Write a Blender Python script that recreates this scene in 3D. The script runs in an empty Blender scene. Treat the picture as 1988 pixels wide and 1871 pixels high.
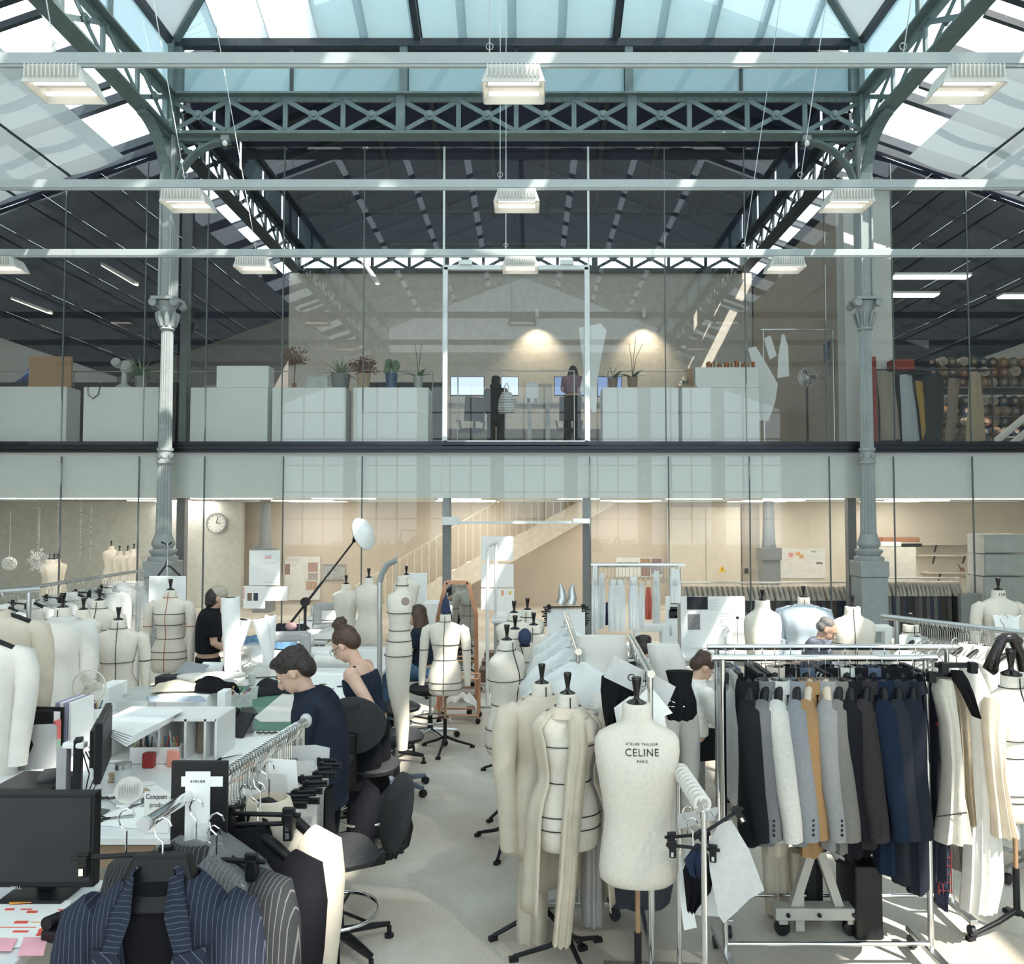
import bpy, bmesh, math, random
from mathutils import Vector, Matrix, noise

# ---------------------------------------------------------------- camera, sky, sun, exposure
SC = bpy.context.scene
COL = SC.collection
F_PX, VPX, CYP, EYE, PITCH = 1550.0, 1025.0, 935.5, 2.45, math.radians(2.34)
cam_d = bpy.data.cameras.new('camera'); cam = bpy.data.objects.new('camera', cam_d); COL.objects.link(cam)
cam.location = (0, 0, EYE); cam.rotation_euler = (math.pi/2 + PITCH, 0, 0)
cam_d.sensor_width = 36; cam_d.lens = F_PX/1988*36; cam_d.shift_x = -(VPX-994)/1988
cam_d.clip_start = .05; cam_d.clip_end = 300
SC.camera = cam
SC.view_settings.view_transform = 'Standard'; SC.view_settings.look = 'None'
SC.view_settings.gamma = 1; SC.view_settings.use_curve_mapping = False
SC.view_settings.exposure = 0.42
w = bpy.data.worlds.new('sky'); SC.world = w; w.use_nodes = True
bg = w.node_tree.nodes['Background']; bg.inputs[0].default_value = (.78, .93, 1.0, 1); bg.inputs[1].default_value = 2.2
sd = bpy.data.lights.new('sun', 'SUN'); sun = bpy.data.objects.new('sun', sd); COL.objects.link(sun)
sd.energy = 7; sd.angle = .009; sd.color = (1, .95, .86)
sun.rotation_euler = Vector((-.5, .62, -1)).to_track_quat('-Z', 'Y').to_euler()

# ---------------------------------------------------------------- pixel -> place helpers
_c, _s = math.cos(PITCH), math.sin(PITCH)
def ray(px, py):
    cx, cy = (px-VPX)/F_PX, (CYP-py)/F_PX
    return Vector((cx, _c - cy*_s, _s + cy*_c))
def at(px, py, Y):                       # the point seen at a pixel, Y metres into the hall
    d = ray(px, py); return Vector((0, 0, EYE)) + d*(Y/d.y)
def atz(px, py, z):                      # the point seen at a pixel, on a level surface
    d = ray(px, py); return Vector((0, 0, EYE)) + d*((z-EYE)/d.z)
R = math.radians
rnd = random.Random(7)

# ---------------------------------------------------------------- mesh builder
class MB:
    def __init__(s): s.v = []; s.f = []
    def add(s, vs, fs):
        n = len(s.v); s.v += [tuple(p) for p in vs]; s.f += [tuple(i+n for i in q) for q in fs]; return s
    def box(s, c, d, rot=None):
        x, y, z = d[0]/2, d[1]/2, d[2]/2
        vs = [Vector((i, j, k)) for i in (-x, x) for j in (-y, y) for k in (-z, z)]
        if rot: 
            m = rot if isinstance(rot, Matrix) else Matrix.Rotation(rot, 3, 'Z'); vs = [m @ p for p in vs]
        c = Vector(c)
        return s.add([p+c for p in vs], [(0,1,3,2),(4,6,7,5),(0,4,5,1),(2,3,7,6),(0,2,6,4),(1,5,7,3)])
    def bar(s, a, b, wd, h, up=(0,0,1)):
        a, b, up = Vector(a), Vector(b), Vector(up)
        t = (b-a).normalized(); sd_ = t.cross(up)
        if sd_.length < 1e-5: sd_ = t.cross(Vector((1,0,0)))
        sd_.normalize(); u = sd_.cross(t).normalized()
        vs = [p + sd_*i*wd/2 + u*j*h/2 for p in (a, b) for i in (-1,1) for j in (-1,1)]
        return s.add(vs, [(0,1,3,2),(4,6,7,5),(0,4,5,1),(2,3,7,6),(0,2,6,4),(1,5,7,3)])
    def loft(s, rings, cap=True, closed=True):
        n = len(rings[0]); vs = [p for r in rings for p in r]; fs = []
        for i in range(len(rings)-1):
            for j in range(n if closed else n-1):
                k = (j+1) % n; fs.append((i*n+j, i*n+k, (i+1)*n+k, (i+1)*n+j))
        if cap and closed:
            fs.append(tuple(range(n-1, -1, -1))); fs.append(tuple(range((len(rings)-1)*n, len(rings)*n)))
        return s.add(vs, fs)
    def tube(s, pts, r, seg=8, cap=True, flat=1.0):
        pts = [Vector(p) for p in pts]; rings = []; u = None
        for i, p in enumerate(pts):
            t = (pts[min(i+1, len(pts)-1)] - pts[max(i-1, 0)])
            t = t.normalized() if t.length > 1e-9 else Vector((0,0,1))
            if u is None: u = t.orthogonal().normalized()
            u = (u - t*u.dot(t)); u = u.normalized() if u.length > 1e-6 else t.orthogonal().normalized()
            v_ = t.cross(u); rr = r[i] if isinstance(r, (list, tuple)) else r
            rings.append([p + u*(math.cos(a)*rr) + v_*(math.sin(a)*rr*flat) for a in [2*math.pi*k/seg for k in range(seg)]])
        return s.loft(rings, cap)
    def lathe(s, prof, seg=16, c=(0,0,0), ax=None, flute=0, fd=0.0, cap=True):
        c = Vector(c); rings = []
        for r, z in prof:
            ring = []
            for k in range(seg):
                a = 2*math.pi*k/seg; q = r*(1 - (fd*(.5-.5*math.cos(a*flute)) if flute else 0))
                p = Vector((q*math.cos(a), q*math.sin(a), z)); ring.append(c + (ax @ p if ax else p))
            rings.append(ring)
        return s.loft(rings, cap)
    def prism(s, pts, ext):
        ext = Vector(ext); a = [Vector(p) for p in pts]; n = len(a)
        fs = [tuple(range(n-1,-1,-1)), tuple(range(n, 2*n))] + [(i, (i+1)%n, (i+1)%n+n, i+n) for i in range(n)]
        return s.add(a + [p+ext for p in a], fs)
    def ell(s, c, d, seg=12, rg=8, rot=None):
        c = Vector(c); rings = []
        for i in range(1, rg):
            t = math.pi*i/rg
            ring = [Vector((math.sin(t)*math.cos(2*math.pi*k/seg)*d[0], math.sin(t)*math.sin(2*math.pi*k/seg)*d[1], -math.cos(t)*d[2])) for k in range(seg)]
            rings.append([c + (rot @ p if rot else p) for p in ring])
        return s.loft(rings)
    def grid(s, fn, nu, nv, thick=None):
        vs = [Vector(fn(i/nu, j/nv)) for i in range(nu+1) for j in range(nv+1)]
        q = lambda i, j: i*(nv+1)+j
        fs = [(q(i,j), q(i+1,j), q(i+1,j+1), q(i,j+1)) for i in range(nu) for j in range(nv)]
        if thick is None: return s.add(vs, fs)
        th = Vector(thick); n = len(vs)
        fs2 = [tuple(x+n for x in reversed(f)) for f in fs]
        bd = [q(i,0) for i in range(nu+1)] + [q(nu,j) for j in range(1,nv+1)] + [q(i,nv) for i in range(nu-1,-1,-1)] + [q(0,j) for j in range(nv-1,0,-1)]
        side = [(bd[k], bd[(k+1)%len(bd)], bd[(k+1)%len(bd)]+n, bd[k]+n) for k in range(len(bd))]
        return s.add(vs+[p+th for p in vs], fs+fs2+side)
    def mesh(s, name, smooth=None):
        me = bpy.data.meshes.new(name); me.from_pydata(s.v, [], s.f)
        bm = bmesh.new(); bm.from_mesh(me); bmesh.ops.recalc_face_normals(bm, faces=bm.faces); bm.to_mesh(me); bm.free()
        if smooth:
            me.shade_smooth(); me.set_sharp_from_angle(angle=R(smooth))
        return me
    def build(s, name, mat, parent=None, smooth=None, bevel=0, label=None, loc=None, rz=None):
        return link(name, s.mesh(name, smooth), mat, parent, bevel, label, loc, rz)

def link(name, me, mat, parent=None, bevel=0, label=None, loc=None, rz=None):
    o = bpy.data.objects.new(name, me); COL.objects.link(o)
    if mat is not None and len(me.materials) == 0: me.materials.append(mat)
    if parent: o.parent = parent
    if bevel:
        b = o.modifiers.new('bevel', 'BEVEL'); b.width = bevel; b.segments = 2; b.limit_method = 'ANGLE'
    if label: o['label'] = label
    if loc is not None: o.location = loc
    if rz is not None: o.rotation_euler = (0, 0, rz)
    return o
def tag(o, label, cat, group=None):
    o['label'] = label; o['category'] = cat
    if group: o['group'] = group
    return o
def thing(name, label, cat, loc=(0,0,0), rz=0, group=None):
    o = bpy.data.objects.new(name, None); COL.objects.link(o); o.empty_display_size = .1
    o.location = loc; o.rotation_euler = (0, 0, rz); return tag(o, label, cat, group)
def structure(o): o['kind'] = 'structure'; return o
def copytree(o, parent=None):
    c = o.copy(); COL.objects.link(c)
    if parent: c.parent = parent
    for ch in list(o.children): copytree(ch, c)
    return c
def dup(o, label, loc, rz=None, group=None):
    c = copytree(o); c.location = loc; c['label'] = label
    if rz is not None: c.rotation_euler = (0, 0, rz)
    if group: c['group'] = group
    return c
def arc(c, r, a0, a1, n, plane='xz'):
    out = []
    for i in range(n+1):
        a = a0 + (a1-a0)*i/n; u, v = r*math.cos(a), r*math.sin(a)
        out.append(Vector(c) + (Vector((u,0,v)) if plane == 'xz' else Vector((0,u,v)) if plane == 'yz' else Vector((u,v,0))))
    return out

# ---------------------------------------------------------------- procedural materials
MATS = {}
def mat(name, col, rough=.6, metal=0, var=.08, scale=8, bump=0, bscale=60, alpha=None, sheen=0, spec=.5, stretch=None, trans=0):
    if name in MATS: return MATS[name]
    m = bpy.data.materials.new(name); m.use_nodes = True; nt = m.node_tree; b = nt.nodes['Principled BSDF']; L = nt.links
    b.inputs['Roughness'].default_value = rough; b.inputs['Metallic'].default_value = metal
    b.inputs['Specular IOR Level'].default_value = spec
    if sheen: b.inputs['Sheen Weight'].default_value = sheen
    tc = nt.nodes.new('ShaderNodeTexCoord'); mp = nt.nodes.new('ShaderNodeMapping'); L.new(tc.outputs['Object'], mp.inputs[0])
    if stretch: mp.inputs['Scale'].default_value = stretch
    n = nt.nodes.new('ShaderNodeTexNoise'); n.inputs['Scale'].default_value = scale; n.inputs['Detail'].default_value = 3
    L.new(mp.outputs[0], n.inputs['Vector'])
    cr = nt.nodes.new('ShaderNodeValToRGB'); c = Vector(col)
    cr.color_ramp.elements[0].position = .3; cr.color_ramp.elements[1].position = .7
    cr.color_ramp.elements[0].color = (*[max(0, x*(1-var)) for x in c], 1); cr.color_ramp.elements[1].color = (*[min(1, x*(1+var)) for x in c], 1)
    L.new(n.outputs[0], cr.inputs[0]); L.new(cr.outputs[0], b.inputs['Base Color'])
    if bump:
        n2 = nt.nodes.new('ShaderNodeTexNoise'); n2.inputs['Scale'].default_value = bscale; L.new(mp.outputs[0], n2.inputs['Vector'])
        bp = nt.nodes.new('ShaderNodeBump'); bp.inputs['Strength'].default_value = bump; bp.inputs['Distance'].default_value = .01
        L.new(n2.outputs[0], bp.inputs['Height']); L.new(bp.outputs[0], b.inputs['Normal'])
    if alpha is not None or trans:
        tr = nt.nodes.new('ShaderNodeBsdfTransparent') if alpha is not None else nt.nodes.new('ShaderNodeBsdfTranslucent')
        if trans: L.new(cr.outputs[0], tr.inputs[0])
        mx = nt.nodes.new('ShaderNodeMixShader'); mx.inputs[0].default_value = alpha if alpha is not None else 1-trans
        L.new(tr.outputs[0], mx.inputs[1]); L.new(b.outputs[0], mx.inputs[2]); L.new(mx.outputs[0], nt.nodes['Material Output'].inputs[0])
    MATS[name] = m; return m
def emit(name, col, st):
    if name in MATS: return MATS[name]
    m = bpy.data.materials.new(name); m.use_nodes = True; nt = m.node_tree; nt.nodes.remove(nt.nodes['Principled BSDF'])
    e = nt.nodes.new('ShaderNodeEmission'); e.inputs[0].default_value = (*col, 1); e.inputs[1].default_value = st
    nt.links.new(e.outputs[0], nt.nodes['Material Output'].inputs[0]); MATS[name] = m; return m
def screen_fabric(name, col, op, tl):    # woven sun-screen fabric: openness op, the rest lets light glow through
    m = bpy.data.materials.new(name); m.use_nodes = True; nt = m.node_tree; L = nt.links; nt.nodes.remove(nt.nodes['Principled BSDF'])
    d = nt.nodes.new('ShaderNodeBsdfDiffuse'); t = nt.nodes.new('ShaderNodeBsdfTranslucent'); tr = nt.nodes.new('ShaderNodeBsdfTransparent')
    n = nt.nodes.new('ShaderNodeTexNoise'); n.inputs['Scale'].default_value = 1.3; cr = nt.nodes.new('ShaderNodeValToRGB')
    cr.color_ramp.elements[0].color = (*[x*.93 for x in col], 1); cr.color_ramp.elements[1].color = (*col, 1)
    L.new(n.outputs[0], cr.inputs[0]); L.new(cr.outputs[0], d.inputs[0]); L.new(cr.outputs[0], t.inputs[0])
    m1 = nt.nodes.new('ShaderNodeMixShader'); m1.inputs[0].default_value = tl; L.new(d.outputs[0], m1.inputs[1]); L.new(t.outputs[0], m1.inputs[2])
    m2 = nt.nodes.new('ShaderNodeMixShader'); m2.inputs[0].default_value = op; L.new(m1.outputs[0], m2.inputs[1]); L.new(tr.outputs[0], m2.inputs[2])
    L.new(m2.outputs[0], nt.nodes['Material Output'].inputs[0]); MATS[name] = m; return m
def pane_glass(name, tint=(.97,.978,.968), ior=1.42, clear=1.0, rough=0.0):  # thin sheet: clear body, mirror by Fresnel
    m = bpy.data.materials.new(name); m.use_nodes = True; nt = m.node_tree; L = nt.links; nt.nodes.remove(nt.nodes['Principled BSDF'])
    t = nt.nodes.new('ShaderNodeBsdfTransparent'); t.inputs[0].default_value = (*tint, 1)
    g = nt.nodes.new('ShaderNodeBsdfGlossy'); g.inputs['Roughness'].default_value = rough
    f = nt.nodes.new('ShaderNodeFresnel'); f.inputs[0].default_value = ior
    x = nt.nodes.new('ShaderNodeMixShader'); L.new(f.outputs[0], x.inputs[0]); L.new(t.outputs[0], x.inputs[1]); L.new(g.outputs[0], x.inputs[2])
    L.new(x.outputs[0], nt.nodes['Material Output'].inputs[0]); MATS[name] = m; return m
def striped(name, base, line, scale, width=.04, rough=.8, direction='X', noise_amt=0, base2=None):
    m = bpy.data.materials.new(name); m.use_nodes = True; nt = m.node_tree; L = nt.links; b = nt.nodes['Principled BSDF']
    b.inputs['Roughness'].default_value = rough; b.inputs['Specular IOR Level'].default_value = .2
    tc = nt.nodes.new('ShaderNodeTexCoord'); wv = nt.nodes.new('ShaderNodeTexWave'); wv.bands_direction = direction
    wv.inputs['Scale'].default_value = scale; wv.inputs['Distortion'].default_value = noise_amt; L.new(tc.outputs['Object'], wv.inputs['Vector'])
    cr = nt.nodes.new('ShaderNodeValToRGB'); e = cr.color_ramp.elements
    e[0].position = 1-width*2; e[1].position = 1-width; e[0].color = (*base, 1); e[1].color = (*line, 1)
    L.new(wv.outputs['Fac'], cr.inputs[0]); L.new(cr.outputs[0], b.inputs['Base Color']); MATS[name] = m; return m

IRON = mat('green_grey_paint', (.13,.18,.18), .45, var=.12, scale=5, bump=.08, bscale=40)
IRON_L = mat('grey_paint', (.29,.32,.32), .5, var=.06)
DARKIRON = mat('dark_paint', (.03,.04,.05), .5, var=.2)  # also on the far-hall girders, where it stands for missing daylight
CHROME = mat('chrome', (.78,.78,.78), .16, 1, var=.03)
STEEL = mat('brushed_steel', (.55,.56,.56), .35, 1, var=.05)
BLACKP = mat('black_plastic', (.010,.010,.012), .38, var=.2, spec=.3)
DARKGREY = mat('dark_grey_plastic', (.03,.03,.034), .55, var=.15, spec=.3)
WHITE = mat('white_paint', (.80,.80,.78), .55, var=.02)
PAPER = mat('white_paper', (.86,.87,.86), .8, var=.025, scale=20)
GREYCARD = mat('pattern_card', (.60,.60,.59), .85, var=.05, scale=30, bump=.05, bscale=120)
LINEN = mat('mannequin_linen', (.74,.69,.60), .9, var=.05, scale=60, bump=.12, bscale=300)
CALICO = mat('calico_cotton', (.78,.70,.58), .9, var=.07, scale=9, bump=.55, bscale=11, trans=.25)
CALICOW = mat('white_cotton', (.84,.82,.77), .9, var=.05, scale=9, bump=.5, bscale=12, trans=.2)
BLACKTAPE = mat('black_tape', (.015,.015,.017), .8)
REDTAPE = mat('red_thread', (.42,.12,.06), .8)
TUBE = emit('fluorescent_tube', (1, .93, .80), 2.4)
# ---------------------------------------------------------------- the hall: key planes
YG, YW, YB, YBK = 15.15, 15.5, 23.7, -8.0            # girder/columns, glass wall, far girder, wall behind the camera
XL, XR = at(322, 800, YG).x, at(1682, 800, YG).x     # column rows
ZGB, ZGT = at(1000, 267, YG).z, at(1000, 190, YG).z  # girder bottom / top
ZEV = at(1000, 88, YG).z                             # lantern eave
ZM = at(1000, 866, YW).z                             # mezzanine floor
ZC = at(1000, 963, YW).z                             # ceiling under the mezzanine
XWL, XWR = XL-7.2, XR+7.2
SL = .36                                             # fall of the aisle roofs
LSL = .38                                            # rise of the lantern roof

def floor_mat():
    m = bpy.data.materials.new('pale_terrazzo'); m.use_nodes = True; nt = m.node_tree; L = nt.links; b = nt.nodes['Principled BSDF']
    b.inputs['Roughness'].default_value = .42
    tc = nt.nodes.new('ShaderNodeTexCoord')
    big = nt.nodes.new('ShaderNodeTexNoise'); big.inputs['Scale'].default_value = .9; big.inputs['Detail'].default_value = 4
    fine = nt.nodes.new('ShaderNodeTexVoronoi'); fine.inputs['Scale'].default_value = 90
    for n in (big, fine): L.new(tc.outputs['Object'], n.inputs['Vector'])
    c1 = nt.nodes.new('ShaderNodeValToRGB'); e = c1.color_ramp.elements; e[0].position = .38; e[1].position = .62
    e[0].color = (.50,.44,.36,1); e[1].color = (.65,.62,.55,1)
    c2 = nt.nodes.new('ShaderNodeValToRGB'); e = c2.color_ramp.elements; e[0].color = (.72,.72,.72,1); e[1].color = (1,1,1,1); e[1].position = .5
    L.new(big.outputs[0], c1.inputs[0]); L.new(fine.outputs['Color'], c2.inputs[0])
    mx = nt.nodes.new('ShaderNodeMix'); mx.data_type = 'RGBA'; mx.blend_type = 'MULTIPLY'; mx.inputs[0].default_value = .5
    L.new(c1.outputs[0], mx.inputs[6]); L.new(c2.outputs[0], mx.inputs[7]); L.new(mx.outputs[2], b.inputs['Base Color'])
    rr = nt.nodes.new('ShaderNodeMapRange'); rr.inputs[3].default_value = .3; rr.inputs[4].default_value = .6
    L.new(big.outputs[0], rr.inputs[0]); L.new(rr.outputs[0], b.inputs['Roughness']); return m
BLIND = screen_fabric('pale_screen_fabric', (.58,.64,.66), .045, .12)
BLIND2 = screen_fabric('pale_blue_screen_fabric', (.48,.67,.73), .09, .24)
BLINDC = screen_fabric('sky_bright_fabric', (.92,.96,.96), .10, .85)  # brighter, more translucent fabric imitating open sky in the hip
DBLIND = mat('dark_roof_fabric', (.035,.042,.075), .95, var=.12, scale=2)
DSEAM = mat('dark_seam', (.012,.014,.02), .95, spec=.1)
WALLW = mat('white_plaster', (.74,.74,.71), .8, var=.03, scale=2)
BEIGE = mat('beige_wall', (.60,.53,.44), .85, var=.03, scale=2)
BROWNW = mat('taupe_wall', (.40,.34,.28), .85, var=.04, scale=2)
CREAM = mat('cream_wall', (.70,.65,.55), .85, var=.03, scale=2)
GLASS = pane_glass('wall_glass')
RGLASS = pane_glass('roof_glass', (.95,.98,.98), 1.3)

fl = MB().box(((XWL+XWR)/2, 9.5, -.05), (XWR-XWL+.4, 36, .1)).build('floor', floor_mat()); structure(fl)
for nm, x in (('wall_left', XWL-.1), ('wall_right', XWR+.1)):
    structure(MB().box((x, 9.5, 4.2), (.2, 36, 8.6)).build(nm, WALLW))
# wall behind the photographer: white with tall windows, enlarged to let in more frontal light
wb = MB()
wx = [XWL, -12.0, -9.0, -8.4, -5.4, -4.8, -1.8, -1.2, 1.8, 2.4, 5.4, 6.0, 9.0, 9.6, 12.4, XWR]
for i in range(0, 16, 2): wb.box(((wx[i]+wx[i+1])/2, YBK, 5.2), (wx[i+1]-wx[i], .3, 10.4))
for i in range(1, 15, 2):
    xm, wd = (wx[i]+wx[i+1])/2, wx[i+1]-wx[i]
    wb.box((xm, YBK, .45), (wd, .3, .9)); wb.box((xm, YBK, 9.6), (wd, .3, 1.6))
structure(wb.build('wall_behind', WALLW))
for i in range(1, 15, 2):
    m = MB(); xm, wd = (wx[i]+wx[i+1])/2, wx[i+1]-wx[i]
    for k in range(4): m.box((xm-wd/2+wd*k/3, YBK, 4.85), (.07, .1, 7.9))
    for k in range(7): m.box((xm, YBK, .95+7.8*k/6), (wd, .1, .07))
    structure(m.build('window_%d' % (i//2+3), WHITE))

# ---------------------------------------------------------------- roof over the hall (daylight) and over the far hall (dark)
ceil = structure(bpy.data.objects.new('ceiling', None)); COL.objects.link(ceil)
def strip(parent, name, m, a, b, c, d, sag=0, nu=1, nv=12):     # quad a-b (near) to d-c (far), sagging fabric
    a, b, c, d = map(Vector, (a, b, c, d))
    def fn(u, v):
        p = a.lerp(b, u).lerp(d.lerp(c, u), v)
        return p - Vector((0,0, sag*(math.sin(math.pi*u) + .25*math.sin(v*23))))
    return MB().grid(fn, nu, nv).build(name, m, parent, smooth=60)
def aisle(sgn, x0, y0, y1, fab, dark=False):
    zt = ZGB - .02
    def p(t, y, dz=0): return Vector((x0 + sgn*t, y, zt - SL*t + dz))
    t0 = .25
    if not dark:   # clear glazed strip beside the girder with dark bars
        n = 12
        for i in range(n):
            ya, yb = y0+(y1-y0)*i/n, y0+(y1-y0)*(i+1)/n
            MB().bar(p(.1, ya, .12), p(.85, ya, .12), .07, .10).build('glazing_bar', DARKIRON, ceil)
        t0 = .8
    n = 6; wd = (7.2-t0)/n
    for i in range(n):
        gp = .002 if dark else .022; ta, tb = t0+wd*i+gp, t0+wd*(i+1)-gp
        strip(ceil, 'blind_panel', fab, p(ta, y0), p(tb, y0), p(tb, y1), p(ta, y1), .05 if not dark else .02, 4, 14)
        MB().bar(p(tb+.022, y0, -.02 if dark else -.004), p(tb+.022, y1, -.02 if dark else -.004), .05, .02).build('seam', DARKIRON if not dark else DSEAM, ceil)
    for i in range(int((y1-y0)/1.45)+1):                     # rafters above the fabric
        y = y0+.3+1.45*i
        MB().bar(p(.0, y, .3), p(7.2, y, .3), .12, .16).build('rafter', DARKIRON, ceil)
    for t in (2.4, 4.8, 7.0): MB().bar(p(t, y0, .42), p(t, y1, .42), .1, .14).build('purlin', DARKIRON, ceil)
aisle(-1, XL-.15, YBK, YG+.15, BLIND); aisle(1, XR+.15, YBK, YG+.15, BLIND)
aisle(-1, XL-.15, YW+.05, 27.3, DBLIND, True); aisle(1, XR+.15, YW+.05, 27.3, DBLIND, True)
XM = (XL+XR)/2; HW = (XR-XL)/2
# lantern: vertical clerestory, then hipped slopes
ncl = 6
for i in range(3):                                           # end clerestory panels
    xa, xb = XL+.15 + (XR-XL-.3)*i/3, XL+.15+(XR-XL-.3)*(i+1)/3
    strip(ceil, 'blind_panel', BLIND2, (xa+.09, YG, ZGT+.07), (xb-.09, YG, ZGT+.07), (xb-.09, YG, ZEV-.14), (xa+.09, YG, ZEV-.14), 0, 2, 2)
    MB().bar(((xa+xb)/2, YG-.02, ZGT), ((xa+xb)/2, YG-.02, ZEV), .06, .05, (0,1,0)).build('glazing_bar', DARKIRON, ceil)
    for x in ((xa,) if i else (xa,)) + ((xb,) if i == 2 else ()):
        MB().bar((x, YG-.04, ZGT), (x, YG-.04, ZEV), .15, .12, (0,1,0)).build('lantern_post', IRON, ceil)
MB().box((XM, YG-.04, ZEV), (XR-XL+.1, .16, .15)).build('lantern_plate', DARKIRON, ceil)
for sgn, x in ((-1, XL), (1, XR)):
    MB().bar((x, YBK, ZEV), (x, YG, ZEV), .15, .14).build('lantern_plate', DARKIRON, ceil)
    n = 10
    for i in range(n):
        ya, yb = YBK+(YG-YBK)*i/n, YBK+(YG-YBK)*(i+1)/n
        strip(ceil, 'blind_panel', BLIND2, (x, ya+.1, ZGT+.07), (x, yb-.07, ZGT+.07), (x, yb-.07, ZEV-.12), (x, ya+.1, ZEV-.12), 0, 2, 2)
        MB().box((x, ya, (ZGT+ZEV)/2), (.08, .1, ZEV-ZGT)).build('lantern_post', IRON, ceil)
    # side slope of the lantern, in strips along the fall
    n = 16
    for i in range(n):
        ya, yb = YBK+(YG-YBK)*i/n, YBK+(YG-YBK)*(i+1)/n
        def q(y, t): 
            tt = min(t, max(0, YG-y)) if False else t
            return Vector((x - sgn*tt, y, ZEV+.05+LSL*tt))
        def tm(y): return min(HW, YG-y) if YG-y > 0 else 0
        sk = (i == 12)                               # a few panels are left without fabric
        if not sk:
            for f0, f1 in ((0, .235), (.26, .485), (.51, .735), (.765, 1)):
                if min(HW*f1, tm(ya)) <= HW*f0+.05: continue
                c0, c1 = (min(HW*f0, tm(yb-.01)), min(HW*f0, tm(ya+.01))), (min(HW*f1, tm(yb-.01)), min(HW*f1, tm(ya+.01)))
                strip(ceil, 'blind_panel', BLIND, q(ya+.01, c0[1]), q(yb-.01, c0[0]), q(yb-.01, c1[0]), q(ya+.01, c1[1]), 0, 1, 2)
        MB().bar(q(ya, 0)+Vector((0,0,.14)), q(ya, tm(ya))+Vector((0,0,.14)), .08, .12).build('rafter', DARKIRON, ceil)
    MB().bar((x, YG, ZEV+.02), (x - sgn*HW, YG-HW, ZEV+LSL*HW+.02), .12, .16).build('hip_rafter', IRON, ceil)
n = 14                                                       # hip end slope, falling away from the camera
for i in range(n):
    xa, xb = XL+(XR-XL)*i/n, XL+(XR-XL)*(i+1)/n
    def tm(x): return max(.02, HW-abs(x-XM))
    def q(x, t): return Vector((x, YG-t, ZEV+.05+LSL*t))
    if 1:
        strip(ceil, 'blind_panel', BLIND2 if i not in (1, 2) else BLINDC, q(xa+(.1 if i in (5,9) else 0), .08), q(xb, .08), q(xb, tm(xb)), q(xa+(.1 if i in (5,9) else 0), tm(xa)), 0, 1, 4)  # two panels filled with bright fabric in place of open sky
    big = i in (5, 9)
    MB().bar(q(xa, 0)+Vector((0,0,0 if big else .12)), q(xa, tm(xa))+Vector((0,0,0 if big else .12)), .12 if big else .07, .14).build('rafter', DARKIRON, ceil)
MB().bar((XM, YBK, ZEV+LSL*HW+.1), (XM, YG-HW, ZEV+LSL*HW+.1), .15, .2).build('ridge', DARKIRON, ceil)
# dark far hall: lantern roof closed with dark fabric
def darkroof():
    y0, y1 = YW+.1, YB
    for sgn, x in ((-1, XL), (1, XR)):
        for i in range(5):
            ya, yb = y0+(y1-y0)*i/5, y0+(y1-y0)*(i+1)/5
            strip(ceil, 'blind_panel', DBLIND, (x,ya+.06,ZGT), (x,yb-.06,ZGT), (x,yb-.06,ZEV), (x,ya+.06,ZEV), 0, 1, 1)
            strip(ceil, 'blind_panel', DBLIND, (x,ya+.05,ZEV), (x,yb-.05,ZEV), (XM,yb-.05,ZEV+LSL*HW), (XM,ya+.05,ZEV+LSL*HW), 0, 1, 4)
            MB().bar((x, ya, ZEV-.05), (XM, ya, ZEV+LSL*HW-.05), .12, .16).build('rafter', DARKIRON, ceil)
        MB().bar((x, y0, ZEV), (x, y1, ZEV), .15, .14).build('lantern_plate', DARKIRON, ceil)
    n = 9
    for i in range(n):                                        # far hip, coming down towards the far girder
        xa, xb = XL+(XR-XL)*i/n, XL+(XR-XL)*(i+1)/n
        def tm(x): return max(.05, HW-abs(x-XM))
        def q(x, t): return Vector((x, YB-t, ZEV+LSL*t))
        strip(ceil, 'blind_panel', DBLIND, q(xa,0), q(xb,0), q(xb,tm(xb)), q(xa,tm(xa)), 0, 1, 4)
        MB().bar(q(xa,0)-Vector((0,0,.1)), q(xa,tm(xa))-Vector((0,0,.1)), .12, .12).build('rafter', DARKIRON, ceil)
        strip(ceil, 'blind_panel', DBLIND, (xa,YB,ZGT), (xb,YB,ZGT), (xb,YB,ZEV), (xa,YB,ZEV), 0, 1, 1)
    MB().box((XM, YB-.05, ZEV), (XR-XL, .16, .15)).build('lantern_plate', DARKIRON, ceil)
darkroof()

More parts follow.
